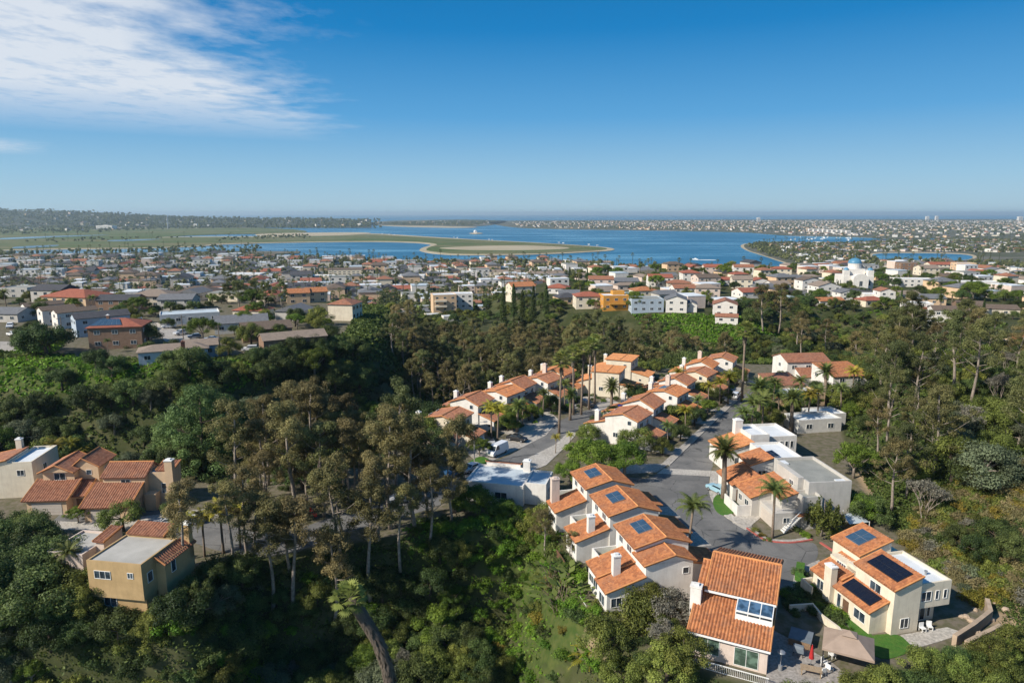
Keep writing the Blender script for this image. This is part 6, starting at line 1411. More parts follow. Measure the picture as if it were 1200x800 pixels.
# ------------------------------------------------------------------ trees of the town and shores
def blob(seed, palm=False):
    rg = np.random.default_rng(seed); rr = random.Random(seed)
    if palm:
        t, P_, sk = frond_palm(seed, 'fan'); V = np.concatenate([p[0] for p in P_][::2]); lv = np.concatenate([p[1] for p in P_][::2])
        st = np.array([[(-.35, 0, -1), (.35, 0, -1), (.3, 0, 17), (-.3, 0, 17)], [(0, -.35, -1), (0, .35, -1), (0, .3, 17), (0, -.3, 17)]], float).reshape(-1, 3)
        return np.concatenate([V, st]), np.concatenate([lv, [.1, .1]])
    Q = []
    Ht = rr.uniform(6, 11); W = rr.uniform(3.2, 5.5)
    for i in range(9):
        a = rr.uniform(0, 6.28); k = rr.uniform(.2, .9)
        Q.append(clump((math.cos(a) * W * k * .7, math.sin(a) * W * k * .7, Ht * rr.uniform(.35, .85)), W * .42, W * .36, 13, 1.6, rg, rr.uniform(.2, .7), .2, .4))
    st = np.array([[(-.3, 0, -1), (.3, 0, -1), (.2, 0, Ht * .5), (-.2, 0, Ht * .5)]], float).reshape(-1, 3)
    V = np.concatenate([q[0] for q in Q] + [st]); lv = np.concatenate([q[1] for q in Q] + [[.1]]); return V, lv
BL_ = [blob(900 + i) for i in range(6)] + [blob(950 + i, True) for i in range(2)]
BM_ = [[leafmesh('crown', [b], M[m_]) for m_ in ((('leaf_oak', 'leaf_olive', 'leaf_euc', 'leaf_bright') if i < 6 else ('leaf_palm',)))] for i, b in enumerate(BL_)]
tp = []
fa = [(p[0] + R.uniform(8, 13), p[1] + R.uniform(-12, 12)) for p in fl] + [(p[0] + R.uniform(-4, 4), p[1] - R.uniform(11, 15)) for p in fl] + [(p[0] + R.uniform(-10, -7), p[1] + R.uniform(-10, 14)) for p in fl] + [(p[0] + R.uniform(-14, 14), p[1] + R.uniform(9, 16)) for p in fl] + [(p[0] + R.uniform(-14, 14), p[1] + R.uniform(9, 16)) for p in fl if p[1] > 700]
k = sdist(FLATP, np.array([p[0] for p in fa]), np.array([p[1] for p in fa])) < -4
fa = sorted([p for p, q in zip(fa, k) if q], key=lambda p: p[1])
Zt = np.maximum(H(np.array([p[0] for p in fa]), np.array([p[1] for p in fa])), 1.5)
MV, ML = [], []
def farblob(seed):
    rg = np.random.default_rng(seed); rr = random.Random(seed); Q = []; Ht = rr.uniform(7, 11); W = rr.uniform(4, 6)
    for i in range(4):
        a = rr.uniform(0, 6.28); k = rr.uniform(.2, .9); Q.append(clump((math.cos(a) * W * k * .7, math.sin(a) * W * k * .7, Ht * rr.uniform(.3, .7)), W * .5, W * .42, 8, 3.0, rg, rr.uniform(.2, .7), .2, .4))
    return np.concatenate([q[0] for q in Q]), np.concatenate([q[1] for q in Q])
BF_ = [farblob(970 + i) for i in range(5)]
def mass_tree(x, y, z, s, i=None):
    V, lv = (BF_[R.randrange(5)] if y > 1900 else BL_[R.randrange(6)]) if i is None else BL_[i]; a = R.uniform(0, 6.28); c, q = math.cos(a) * s, math.sin(a) * s
    MV.append(np.stack([V[:, 0] * c - V[:, 1] * q + x, V[:, 0] * q + V[:, 1] * c + y, V[:, 2] * s + z], -1)); ML.append(np.clip(lv * .8 + R.uniform(-.25, .3), 0, 1))
nt_ = 0
for i, ((x, y), z) in enumerate(zip(fa, Zt)):
    pal = R.random() < .14
    if nt_ < 280:
        j = R.randrange(6, 8) if pal else R.randrange(6); v_ = R.randrange(len(BM_[j])); o = link('town_palm' if pal else 'town_tree', BM_[j][v_]); o.location = (x, y, float(z)); s = R.uniform(.6, 1.05); o.scale = (s, s, s); o.rotation_euler = (0, 0, R.uniform(0, 6)); nt_ += 1
        tn = 'tall palm' if pal else ('dark tree', 'olive-toned tree', 'grey-green tree', 'bright green tree')[v_]
        tag(o, f'{tn} between the town houses on the flats', 'palm tree' if pal else 'tree', f'{tn}s between the town houses')
    else: mass_tree(x, y, float(z), R.uniform(.7, 1.25), R.randrange(6, 8) if pal else None)
for poly, n, a, b in (([(355,303),(430,305.5),(520,307.8),(580,306.5),(640,308),(760,314),(900,320),(900,324),(600,316),(340,311)], 420, .9, 1.5), ([(0,296),(200,294.5),(300,295),(300,300),(340,304),(340,308),(0,312)], 330, .9, 1.5), ([(270,279),(320,276.5),(362,276.5),(366,279.5),(300,281),(240,283)], 90, 1, 1.5), ([(876,288.5),(886,286),(1000,286),(1040,283),(1210,282),(1210,296),(1020,294.5),(1010,299),(1030,306),(1210,311),(1210,330),(1000,316),(942,312),(914,304.5),(890,296)], 3000, .9, 1.5),
                     ([(610,266),(720,268.5),(870,271),(935,275),(1003,276.8),(1060,279),(1210,277),(1210,258.3),(900,258.5),(700,259.3),(600,260.5)], 4800, 1.0, 1.7), ([(432,262.5),(540,258),(588,259),(556,264.5),(470,264)], 1300, 1.3, 1.9), ([(0,276),(200,269),(330,265),(425,261.5),(425,259),(0,259)], 3200, 1.4, 2.4), ([(150,292),(225,289.5),(300,289),(310,292),(220,294),(150,295)], 60, .9, 1.4), ([(20,284),(60,281),(180,278),(230,278.5),(100,284)], 50, 1, 1.6)):
    for x, y in band(poly, n, a, b): mass_tree(x, y, 1.9, R.uniform(a, b), R.randrange(6, 8) if R.random() < .1 and a < 1.2 else None)
for i in range(5200):
    q = hv[R.randrange(len(hv))]
    if q[1] < 7700: mass_tree(q[0] + R.uniform(-90, 90), q[1] + R.uniform(-120, 60), q[2] - 1, R.uniform(1.6, 3))
tag(link('distant_trees', leafmesh('distant_trees', [(np.concatenate(MV), np.concatenate(ML))], M['leaf_euc'])), kind='stuff')
# ------------------------------------------------------------------ cars and street things
CARS = {}
def car(kind, paint, label, px, py, rot, z=60.05, group=None, name=None, L=None):
    x, y = up(px, py, z)
    prof = {'hatch': [(-2.0, .35), (2.0, .35), (2.08, .7), (1.95, .95), (.95, 1.05), (.2, 1.5), (-1.4, 1.52), (-1.95, 1.05), (-2.05, .7)],
            'sedan': [(-2.35, .35), (2.3, .35), (2.38, .7), (2.2, .88), (1.0, .98), (.25, 1.42), (-1.0, 1.42), (-1.7, 1.02), (-2.35, .98), (-2.42, .65)],
            'suv': [(-2.3, .4), (2.3, .4), (2.36, .85), (2.2, 1.05), (1.1, 1.15), (.5, 1.72), (-2.0, 1.74), (-2.3, 1.15), (-2.36, .7)],
            'van': [(-2.7, .4), (2.7, .4), (2.75, .95), (2.55, 1.2), (2.0, 1.35), (1.35, 2.25), (1.0, 2.38), (-2.6, 2.4), (-2.75, 1.2)],
            'pickup': [(-2.7, .45), (2.6, .45), (2.68, .9), (2.5, 1.1), (1.25, 1.18), (.6, 1.75), (-.5, 1.77), (-.75, 1.15), (-2.7, 1.12), (-2.75, .7)]}[kind]
    W = {'hatch': .88, 'sedan': .9, 'suv': .96, 'van': 1.0, 'pickup': .97}[kind]
    t = thing(name or {'hatch': 'parked_car', 'sedan': 'parked_car', 'suv': 'parked_car', 'van': 'delivery_van', 'pickup': 'pickup_truck'}[kind], label, {'van': 'van', 'pickup': 'pickup'}.get(kind, 'car'), (x, y, z), rot, group)
    mb = MB(); n = len(prof); tp_ = max(p[1] for p in prof)
    def wy(zz): return W if zz < 1.0 else W * (1 - .18 * (zz - 1.0) / max(.3, tp_ - 1.0))
    for sg in (-1, 1):
        for (a, b) in prof: mb.v.append((a, sg * wy(b), b))
    mb.f.append(tuple(range(n))); mb.f.append(tuple(reversed(range(n, 2 * n)))); mb.m += [0, 0]
    for i in range(n): j = (i + 1) % n; mb.f.append((j, i, n + i, n + j)); mb.m.append(0)
    b = mb.build('body', M['paint_' + paint], t)
    bv = b.modifiers.new('soft', 'BEVEL'); bv.width = .06; bv.segments = 2; bv.limit_method = 'ANGLE'
    # glass: windscreen, rear, sides follow the profile
    top = [i for i, p in enumerate(prof) if p[1] > tp_ - .16]; i0 = min(top) - 1; i1 = (max(top) + 1) % n
    def quad(pa, pb, f0, f1, nm):
        pa, pb = V3((pa[0], 0, pa[1])), V3((pb[0], 0, pb[1])); d = pb - pa; nn = V3((d.z, 0, -d.x)).normalized()
        nn = nn if (nn.x > 0) == (pa.x > 0) else -nn
        A, B = pa + d * f0 + nn * .012, pa + d * f1 + nn * .012; w0, w1 = wy(A.z) - .1, wy(B.z) - .1
        MB().poly([(A.x, -w0, A.z), (A.x, w0, A.z), (B.x, w1, B.z), (B.x, -w1, B.z)]).build(nm, M['glass_dark'], t)
    quad(prof[i0], prof[min(top)], .1, .92, 'windscreen'); 
    if kind != 'van': quad(prof[i1], prof[max(top)], .12, .9, 'rear_window')
    zlo = min(prof[i0][1], prof[i1][1]) + .08 if kind != 'van' else 1.45; zhi = tp_ - .1
    xa = prof[min(top)][0] + .25 if kind != 'van' else 1.6; xb = (prof[max(top)][0] - .1) if kind != 'van' else .6
    for sg in (-1, 1):
        MB().poly([(xa + .2, sg * (wy(zlo) + .012), zlo), (xb - .15, sg * (wy(zlo) + .012), zlo), (xb, sg * (wy(zhi) + .012), zhi), (xa - .25, sg * (wy(zhi) + .012), zhi)]).build('side_window', M['glass_dark'], t)
        hl = MB().box(prof[2][0] - .22, prof[2][0] - .02, sg * W * .72 - .16, sg * W * .72 + .16, .66, .82).build('headlight', M['plastic_white'], t)
    wx = abs(prof[0][0]) * .63
    for a in (-wx, wx):
        for sg in (-1, 1):
            M_ = Matrix.Translation((a, sg * (W - .1), .33)) @ Matrix.Rotation(math.pi / 2, 4, 'X')
            wl = MB().lathe([(0, -.11), (.33, -.11), (.34, 0), (.33, .11), (0, .11)], 14).xform(M_).build('wheel', M['rubber'], t)
            MB().lathe([(0, -.125), (.2, -.125), (.2, .125), (0, .125)], 10).xform(M_).build('rim', M['metal_grey'], wl)
    if kind == 'pickup': MB().box(-2.6, -.85, -.8, .8, 1.13, 1.15).build('cargo_bed', M['metal_dark'], t)
    if L: t.scale = (L, L, L)
    return t
car('hatch', 'sky', 'pale blue hatchback parked at the kerb by the palm lawn', 840, 576, 118)
car('van', 'white', 'white high-roofed delivery van parked in the side lane', 583, 532, -126)
car('pickup', 'white', 'white pickup standing on the drive behind the delivery van', 565, 522, -165)
car('sedan', 'silver', 'silver sedan parked in the lane beside the street lamp', 552, 551, -130)
car('suv', 'navy', 'dark blue car half hidden by shade left of the silver sedan', 534, 556, -140)
car('hatch', 'black', 'black car at the lane corner by the small yellow palms', 697, 497, -110)
car('suv', 'black', 'black car on the drive under the tall fan palms', 688, 476, -60)
car('hatch', 'red', 'bright red car glimpsed between the eucalyptus trunks on the lane', 356, 608, -150)
car('hatch', 'white', 'white car behind the ochre house chimney, nose out of the shade', 221, 613, -170)
car('sedan', 'silver', 'silver car in the shade behind the ochre house', 197, 615, -170)
car('sedan', 'black', 'dark car parked in front of the second lane townhouse', 606, 516, -30, 60.1)
car('suv', 'silver', 'silver car under the trees at the end of the long lane', 468, 588, -155)
car('suv', 'white', 'white off-roader on the left hilltop yard, taller of two', 12, 384, -60, 70.1)
car('pickup', 'white', 'white pickup loaded with sacks on the left hilltop yard', 16, 394, -30, 70.1)
for px, py, k_, c_, ro, lab in ((164, 379, 'van', 'white', -60, 'white van on the left hilltop street behind the solar box house'), (198, 384, 'sedan', 'white', -150, 'white sedan parked at the left hilltop street corner'), (247, 399, 'sedan', 'white', -170, 'white car at the low end of the left hilltop street'), (293, 411, 'suv', 'white', -165, 'long white car on the drive of the brown-roofed ranch house'), (212, 392, 'suv', 'silver', -120, 'silver car in the middle of the left hilltop street'), (228, 396, 'hatch', 'navy', -150, 'dark car parked beside the bright green hilltop tree')):
    car(k_, c_, lab, px, py, ro, 70.12)
for px, py, c_, lab in ((947, 340, 'white', 'white car climbing the far straight street'), (940, 347, 'silver', 'silver car parked on the far straight street'), (1116, 332, 'white', 'white car by the ochre flat house on the right hilltop')): car('suv', c_, lab, px, py, 80, 62.16)
car('suv', 'white', 'white car among the palms at the far bend of the road', 862, 466, 60)
# street lamp in the lane
O = up(556, 545, 60); t = thing('street_lamp', 'tall grey street lamp with a curved arm beside the silver sedan', 'street lamp', (*O, 60), 10)
MB().tube([(0, 0, 0), (0, 0, 8.2), (.15, 0, 8.7), (.6, 0, 8.95), (2.0, 0, 9.05)], [.11, .08, .07, .06, .05], 8).build('pole', M['concrete_pale'], t); MB().lathe([(.2, 0), (.2, .5), (.12, .6)], 8).build('base', M['concrete_pale'], t)
MB().box(1.9, 2.7, -.14, .14, 8.96, 9.12).build('lamp_head', M['metal_grey'], t)
for px, py, hgt, lab in ((215, 398, 8, 'wooden utility pole on the left hilltop street'), (74, 400, 8, 'wooden utility pole behind the white gabled houses'), (258, 412, 8, 'wooden utility pole at the end of the ranch house')):
    O = up(px, py, 70); t = thing('utility_pole', lab, 'utility pole', (*O, 70), R.uniform(0, 90)); MB().tube([(0, 0, -.5), (0, 0, hgt)], [.16, .11], 6).build('pole', M['bark_palm'], t); MB().box(-1.1, 1.1, -.06, .06, hgt - .7, hgt - .55).build('crossarm', M['bark_palm'], t)
# blue barrel and garden things below the white house
def bin_(px, py, z, lab):
    O = up(px, py, z); t = thing('rubbish_bin', lab, 'bin', (*O, z)); MB().slab([(-.3, 0), (.3, 0), (.36, 1.0), (-.36, 1.0)], 'x', -.3, .3).build('body', M['plastic_blue'], t); MB().box(-.36, .36, -.4, .4, 1.0, 1.08).build('lid', M['plastic_blue'], t)
bin_(539, 597, 59.6, 'blue wheeled bin under the trees at the white house corner')
# patio between the nearest house and the solar house
def loc_n(x, y, z=60.0):                                       # frame of the nearest house
    c, s_ = math.cos(rad(-25.5)), math.sin(rad(-25.5)); return (20.3 + x * c - y * s_, 71.0 + x * s_ + y * c, z)
tag(MB().prism(ccw([loc_n(*q)[:2] for q in ((8.62, -2), (17.5, -4.5), (19, 1), (15, 5.5), (8.62, 9))]), 58, 60.05).build('patio', M['patio_stone']), kind='structure')
def wall_thing(name, pts, h0, h1_, th, m, lab, cat):
    mb = MB(); a, b = offset(pts, th / 2)
    for i in range(len(pts) - 1): mb.prism(ccw([a[i], a[i + 1], b[i + 1], b[i]]), h0, h1_)
    return tag(mb.build(name, M[m]), lab, cat)
wall_thing('garden_wall', [up(*p, 60) for p in ((925, 716), (952, 714), (962, 727), (982, 742), (992, 756))], 59, 60.9, .3, 'stucco_cream', 'low cream garden wall curving round the shaded patio', 'wall')
wall_thing('hedge', [up(*p, 60) for p in ((938, 665), (936, 680), (946, 688), (958, 693))], 59.9, 60.9, 1.1, 'lawn_green', 'clipped green hedge at the corner of the cul-de-sac', 'hedge')
O = up(992, 776, 60); gz = thing('gazebo', 'tan fabric gazebo with a pointed canopy over the patio seats', 'gazebo', (*O, 60), -27)
cv = MB(); cv.poly([(-2.6, -2.3, 2.45), (2.6, -2.3, 2.45), (.5, 0, 3.75), (-.5, 0, 3.75)]).poly([(2.6, 2.3, 2.45), (-2.6, 2.3, 2.45), (-.5, 0, 3.75), (.5, 0, 3.75)]).poly([(2.6, -2.3, 2.45), (2.6, 2.3, 2.45), (.5, 0, 3.75)]).poly([(-2.6, 2.3, 2.45), (-2.6, -2.3, 2.45), (-.5, 0, 3.75)])
for a in ((-2.6, 2.6, -2.31, -2.29), (-2.6, 2.6, 2.29, 2.31), (-2.61, -2.59, -2.29, 2.29), (2.59, 2.61, -2.29, 2.29)): cv.box(*a, 2.22, 2.44)
cv.build('canopy', M['fabric_tan'], gz); MB().poly([(-.8, -.7, 3.62), (.8, -.7, 3.62), (0, 0, 4.05)]).poly([(.8, -.7, 3.62), (.8, .7, 3.62), (0, 0, 4.05)]).poly([(.8, .7, 3.62), (-.8, .7, 3.62), (0, 0, 4.05)]).poly([(-.8, .7, 3.62), (-.8, -.7, 3.62), (0, 0, 4.05)]).build('vent_cap', M['fabric_tan'], gz)
for x in (-2.45, 2.45):
    for y in (-2.15, 2.15): MB().box(x - .06, x + .06, y - .06, y + .06, 0, 2.5).build('post', M['metal_dark'], gz)
def seat(px, py, rot, lab, m='plastic_white', z=60.05, grp=None):
    O = up(px, py, z); t = thing('patio_chair', lab, 'chair', (*O, z), rot, grp); MB().box(-.3, .3, -.3, .3, .38, .46).build('seat', M[m], t); MB().box(-.3, .3, .24, .32, .46, .98).build('backrest', M[m], t)
    for x in (-.26, .26):
        for y in (-.26, .26): MB().box(x - .03, x + .03, y - .03, y + .03, 0, .38).build('leg', M[m], t)
seat(966, 779, 40, 'pale patio chair left of the gazebo, nearest the red umbrella', grp=None); seat(972, 786, 120, 'pale patio chair in front of the gazebo', grp=None); seat(975, 770, 20, 'pale patio chair under the left edge of the gazebo'); seat(963, 790, 200, 'pale patio chair at the wooden patio table')
seat(1081, 739, 10, 'white garden chair on the paved strip, left of two by the solar house', z=60.1); seat(1089, 737, -10, 'white garden chair on the paved strip, right of two by the solar house', z=60.1)
O = up(950, 790, 60); t = thing('patio_table', 'long wooden patio table under the closed red umbrella', 'table', (*O, 60.05), -20); MB().box(-1.1, 1.1, -.5, .5, .7, .76).build('tabletop', M['wood_pale'], t)
for x in (-.95, .95):
    for y in (-.4, .4): MB().box(x - .05, x + .05, y - .05, y + .05, 0, .7).build('leg', M['wood_pale'], t)
O = up(950, 780, 60); t = thing('sun_umbrella', 'closed red sun umbrella on the shaded patio', 'umbrella', (*O, 60.05)); MB().tube([(0, 0, 0), (0, 0, 2.7)], [.03, .03], 6).build('pole', M['metal_grey'], t); MB().lathe([(.28, .95), (.24, 1.3), (.16, 2.0), (.04, 2.65)], 10).build('canopy', M['fabric_red'], t); MB().lathe([(0, 0), (.3, 0), (.3, .08), (0, .1)], 10).build('base', M['metal_dark'], t)
O = up(938, 752, 60); t = thing('hot_tub', 'square hot tub under a grey-blue cover on the shaded patio', 'hot tub', (*O, 60.05), -30); MB().box(-1.2, 1.2, -1.2, 1.2, 0, .8).build('shell', M['wood_deck'], t); MB().box(-1.25, 1.25, -1.25, 1.25, .8, .92).build('cover', M['cover_grey'], t)
O = up(935, 768, 60); t = thing('grill', 'covered dark grill beside the hot tub', 'grill', (*O, 60.05), -30); MB().box(-.6, .6, -.3, .3, .5, 1.0).build('body', M['cover_grey'], t); MB().slab([(-.3, 1.0), (.3, 1.0), (.2, 1.3), (-.2, 1.3)], 'x', -.55, .55).build('lid', M['cover_grey'], t)
for x in (-.5, .5):
    for y in (-.25, .25): MB().box(x - .03, x + .03, y - .03, y + .03, 0, .5).build('leg', M['metal_dark'], t)
O = up(914, 785, 60); t = thing('patio_heater', 'tall patio heater with a round steel hood by the nearest house', 'heater', (*O, 60.05)); MB().tube([(0, 0, 0), (0, 0, 2.2)], [.05, .05], 8).build('pole', M['metal_grey'], t); MB().lathe([(.45, 2.2), (.4, 2.3), (.1, 2.45), (0, 2.46)], 16).build('hood', M['metal_grey'], t); MB().lathe([(0, 0), (.25, 0), (.22, .6), (0, .62)], 12).build('base', M['metal_grey'], t)
# paving, lawns round the solar house
slab_px('patio', [(1055, 744), (1110, 735), (1130, 742), (1100, 752), (1072, 760)], 'concrete_pale', .08)
slab_px('lawn', [(1018, 746), (1052, 744), (1070, 760), (1040, 772), (1020, 764)], 'lawn_green', .07, 3)
slab_px('lawn', [(975, 700), (990, 708), (1022, 744), (1010, 748), (985, 722)], 'lawn_green', .065, 3)
slab_px('lawn', [(838, 597), (836, 585), (846, 579), (866, 592), (862, 600), (848, 604)], 'lawn_green', .16, 3)
slab_px('lawn', [(546, 545), (562, 535), (574, 540), (560, 550)], 'lawn_green', .09, 3)
slab_px('planting_bed', [(876, 622), (896, 632), (925, 636), (950, 632), (945, 622), (905, 618), (885, 612)], 'ground_soil', .12) if False else None
slab_px('garden_path', [(931, 672), (942, 664), (960, 656), (958, 662), (945, 672), (940, 692), (930, 690)], 'concrete', .07, 2)
tag(MB().prism(ccw(smooth([G(*q)[:2] for q in ((1150, 742), (1175, 722), (1205, 712), (1210, 722), (1180, 734), (1162, 748))], 3)), 55, 62.4).build('dirt_path', M['rock_tan']), kind='structure') if False else None
wall_thing('retaining_wall', [up(*p, 60.5) for p in ((1118, 752), (1140, 738), (1160, 722), (1156, 708))], 58, 61.4, .5, 'rock_tan', 'tan rock retaining wall at the foot of the dry slope', 'wall')
wall_thing('retaining_wall', [up(*p, 60.2) for p in ((1132, 758), (1152, 748), (1172, 738))], 58, 61.0, .5, 'rock_tan', 'second short rock wall below the tan retaining wall', 'wall')
for i in range(16):
    px, py = R.uniform(1125, 1185), R.uniform(700, 755); x, y, z = G(px, py); b = MB()
    s_ = R.uniform(.25, .6); b.lathe([(0, -.2), (s_ * .8, -.1), (s_, s_ * .4), (s_ * .6, s_ * .8), (0, s_ * .9)], 7)
    b.v = [(q[0] * R.uniform(.75, 1.2), q[1] * R.uniform(.75, 1.2), q[2]) for q in b.v]; o = b.build('boulder', M['rock_tan']); o.location = (x, y, z); tag(o, 'tan boulder on the terraced slope right of the solar house', 'rock', 'boulders on the terraced slope')
O = up(1000, 618, 60); t = thing('shade_sail', 'pale folded tarp on a white frame behind the grey house', 'tarp', (*O, 60), 20); MB().poly([(-2, -1, 1.4), (2, -1.2, 1.2), (1.6, 1.4, 1.9), (-1.4, 1, 2.1)]).build('cloth', M['flat_paleblue'], t); MB().tube([(-1.4, 1, 0), (-1.4, 1, 2.8)], [.07, .07], 6).build('post', M['trim_white'], t); MB().tube([(2, -1.2, 0), (2, -1.2, 1.3)], [.05, .05], 6).build('post', M['trim_white'], t)
# boats
def boat(px, py, s, lab, grp=None, mast=False, rot=0):
    O = up(px, py, .3); t = thing('sail_boat' if mast else 'motor_boat', lab, 'boat', (*O, .1), rot, grp); hl = [(-4, -1.2), (2.5, -1.2), (4.6, 0), (2.5, 1.2), (-4, 1.2)]
    MB().prism(hl, -.3, 1.1).build('hull', M['plastic_white'], t); MB().box(-1.5, 1.5, -.8, .8, 1.1, 2.2).build('cabin', M['plastic_white'], t)
    if mast: MB().tube([(0, 0, 1), (0, 0, 14)], [.14, .08], 5).build('mast', M['plastic_white'], t)
    t.scale = (s, s, s); return t
boat(815, 304, 1.6, 'white motor boat trailing foam in the open bay', rot=160)
O = up(826, 304.6, 0); tag(MB().prism(ccw(smooth([(O[0] - 22, O[1] - 3), (O[0] + 20, O[1] - 14), (O[0] + 24, O[1] + 8), (O[0] - 4, O[1] + 12)], 4)), -.2, .12).build('wake', M['plastic_white']), 'white foam wake behind the motor boat', 'wake')
for i in range(26):
    boat(925 + R.uniform(0, 72), R.uniform(277.5, 282), R.uniform(1, 1.7), 'sailing boat moored in the far inlet', 'moored sailing boats in the far inlet', True, R.uniform(0, 180))
for i, (px, py) in enumerate(((448, 274.5), (456, 275), (462, 275.5), (532, 278.6), (536, 278.9), (573, 281), (577, 281.4), (655, 284.7), (660, 285.3), (690, 287), (700, 288))):
    O = up(px, py, 2); t = thing('camper', 'white camper parked along the island shore', 'vehicle', (*O, 2), R.uniform(-20, 20), 'campers along the island shore'); MB().box(-3.6, 3.6, -1.3, 1.3, .5, 3.4).build('body', M['paint_white'], t)
    for x in (-2.3, 2.3): MB().box(x - .4, x + .4, -1.32, 1.32, 0, .75).build('wheel', M['rubber'], t)
O = up(557, 273.2, 1.5); t = thing('islet_hut', 'white hut with a pointed roof on the tiny mid-bay islet', 'hut', (*O, 1.5)); MB().box(-9, 9, -7, 7, 0, 9).build('wall', M['stucco_white'], t); MB().lathe([(12, 9), (0.1, 19)], 4).build('roof', M['flat_white'], t)
HAZE = 0.00005
# ------------------------------------------------------------------ light, sky, air, camera
SUN_AZ = (-.87, -.49); SUN_EL = 37
n_ = math.hypot(*SUN_AZ); sd_ = V3((SUN_AZ[0] / n_ * math.cos(rad(SUN_EL)), SUN_AZ[1] / n_ * math.cos(rad(SUN_EL)), math.sin(rad(SUN_EL))))
sl = bpy.data.lights.new('sun', 'SUN'); sl.energy = 4.8; sl.angle = rad(.53); sl.color = (1, .93, .82)
so_ = link('sun', sl); so_.rotation_euler = sd_.to_track_quat('Z', 'Y').to_euler()
wd = bpy.data.worlds.new('World'); scn.world = wd; wd.use_nodes = True; nt = wd.node_tree
bg = nt.nodes['Background']; bg.inputs[1].default_value = .068
sk = nt.nodes.new('ShaderNodeTexSky'); sk.sky_type = 'NISHITA'; sk.sun_disc = False; sk.sun_elevation = rad(SUN_EL); sk.sun_rotation = math.atan2(SUN_AZ[0], SUN_AZ[1]); sk.ozone_density = 2.2; sk.air_density = 1.0; sk.dust_density = .6; sk.altitude = 60
tc = nt.nodes.new('ShaderNodeTexCoord'); sp_ = nt.nodes.new('ShaderNodeSeparateXYZ'); nt.links.new(tc.outputs['Generated'], sp_.inputs[0])
def mth(op, a, b=0.0, c=None):
    n = nt.nodes.new('ShaderNodeMath'); n.operation = op
    for i, q in enumerate((a, b) if c is None else (a, b, c)):
        if isinstance(q, (int, float)): n.inputs[i].default_value = q
        else: nt.links.new(q, n.inputs[i])
    return n.outputs[0]
zc = mth('MAXIMUM', sp_.outputs[2], .02)
cxv = mth('DIVIDE', sp_.outputs[0], zc); cyv = mth('DIVIDE', sp_.outputs[1], zc)      # where the view line meets a high cloud deck
cb = nt.nodes.new('ShaderNodeCombineXYZ'); nt.links.new(cxv, cb.inputs[0]); nt.links.new(cyv, cb.inputs[1])
mp = nt.nodes.new('ShaderNodeMapping'); mp.inputs['Scale'].default_value = (1.15, .8, 1); mp.inputs['Rotation'].default_value = (0, 0, -.1); nt.links.new(cb.outputs[0], mp.inputs[0])
big = noise(nt, .55, 3, cb.outputs[0]); rip = noise(nt, 2.6, 6, mp.outputs[0], .62); fin = noise(nt, 7, 4, mp.outputs[0], .6)
# the deck lies to the left: edge running away from us
edge = rng(nt, mth('ADD', mth('MULTIPLY', cyv, .17), mth('ADD', cxv, mth('MULTIPLY', mth('SUBTRACT', big, .5), 2.6))), -.30, -1.35, 0, 1)
lowc = rng(nt, sp_.outputs[2], .095, .15, 0, 1)
den = mth('ADD', mth('MULTIPLY', rip, .62), mth('MULTIPLY', fin, .28))
den = mth('ADD', den, mth('MULTIPLY', edge, .42))
cov = mth('MULTIPLY', mth('MULTIPLY', rng(nt, den, .54, .88, 0, .92), edge), lowc)
stk = mth('MULTIPLY', mth('MULTIPLY', rng(nt, sp_.outputs[2], .066, .074, 0, 1), rng(nt, sp_.outputs[2], .086, .078, 0, 1)), rng(nt, mth('ADD', mth('DIVIDE', sp_.outputs[0], sp_.outputs[1]), mth('MULTIPLY', fin, .15)), -.58, -.68, 0, .6))
cov = mth('MAXIMUM', cov, stk)
clo = nt.nodes.new('ShaderNodeMix'); clo.data_type = 'RGBA'; nt.links.new(cov, clo.inputs[0])
hs = nt.nodes.new('ShaderNodeHueSaturation'); hs.inputs['Saturation'].default_value = 1.12; hs.inputs['Hue'].default_value = .495; nt.links.new(sk.outputs[0], hs.inputs['Color'])
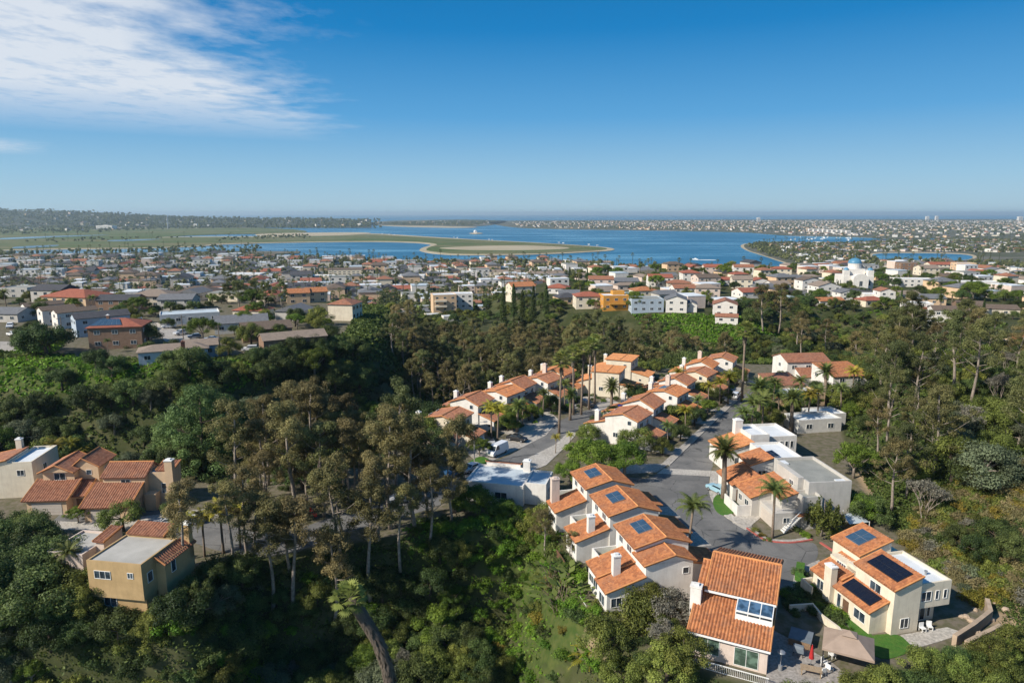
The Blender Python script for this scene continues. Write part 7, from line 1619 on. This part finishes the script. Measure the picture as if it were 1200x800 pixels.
el = nt.nodes.new('ShaderNodeValToRGB'); nt.links.new(sp_.outputs[2], el.inputs[0])
er = el.color_ramp; er.elements[0].position = 0.0; er.elements[0].color = (5.2, 7.5, 8.9, 1); er.elements[1].position = 1.0; er.elements[1].color = (.0, 1.35, 3.9, 1)
for p_, c_ in ((.05, (3.7, 6.7, 9.2, 1)), (.13, (1.2, 4.5, 8.6, 1)), (.24, (.04, 2.6, 6.7, 1)), (.36, (.0, 1.75, 5.0, 1))):
    e_ = er.elements.new(p_); e_.color = c_
mxs = mixc(nt, .92, hs.outputs[0], el.outputs[0]); nt.links.new(mxs, clo.inputs[6]); clo.inputs[7].default_value = (9.0, 9.6, 10.4, 1)
nt.links.new(clo.outputs[2], bg.inputs[0])
# air
hz = MB().box(-61000, 61000, -600, 53000, -3, 178).build('haze', bpy.data.materials.new('air')); hm = hz.data.materials[0]; hm.use_nodes = True; ht = hm.node_tree
for q in list(ht.nodes):
    if q.type != 'OUTPUT_MATERIAL': ht.nodes.remove(q)
pv = ht.nodes.new('ShaderNodeVolumePrincipled'); pv.inputs['Color'].default_value = (.68, .87, 1, 1); pv.inputs['Density'].default_value = HAZE; pv.inputs['Anisotropy'].default_value = .2
ht.links.new(pv.outputs[0], ht.nodes['Material Output'].inputs['Volume']); tag(hz, kind='stuff')
if HAZE <= 0: bpy.data.objects.remove(hz)
cam = bpy.data.cameras.new('camera'); co_ = link('camera', cam); co_.location = (0, 0, CZ); co_.rotation_euler = (math.pi / 2 - PITCH, 0, 0)
cam.sensor_width = 36; cam.lens = 36 * F / 1200; cam.clip_start = .5; cam.clip_end = 90000; scn.camera = co_
vs = scn.view_settings; vs.view_transform = 'Standard'; vs.look = 'None'; vs.exposure = 0.3; vs.gamma = 1; vs.use_curve_mapping = False
scn.cycles.volume_bounces = 0; scn.cycles.max_bounces = 6; scn.cycles.diffuse_bounces = 3; scn.cycles.glossy_bounces = 2; scn.cycles.transmission_bounces = 2; scn.cycles.use_denoising = True
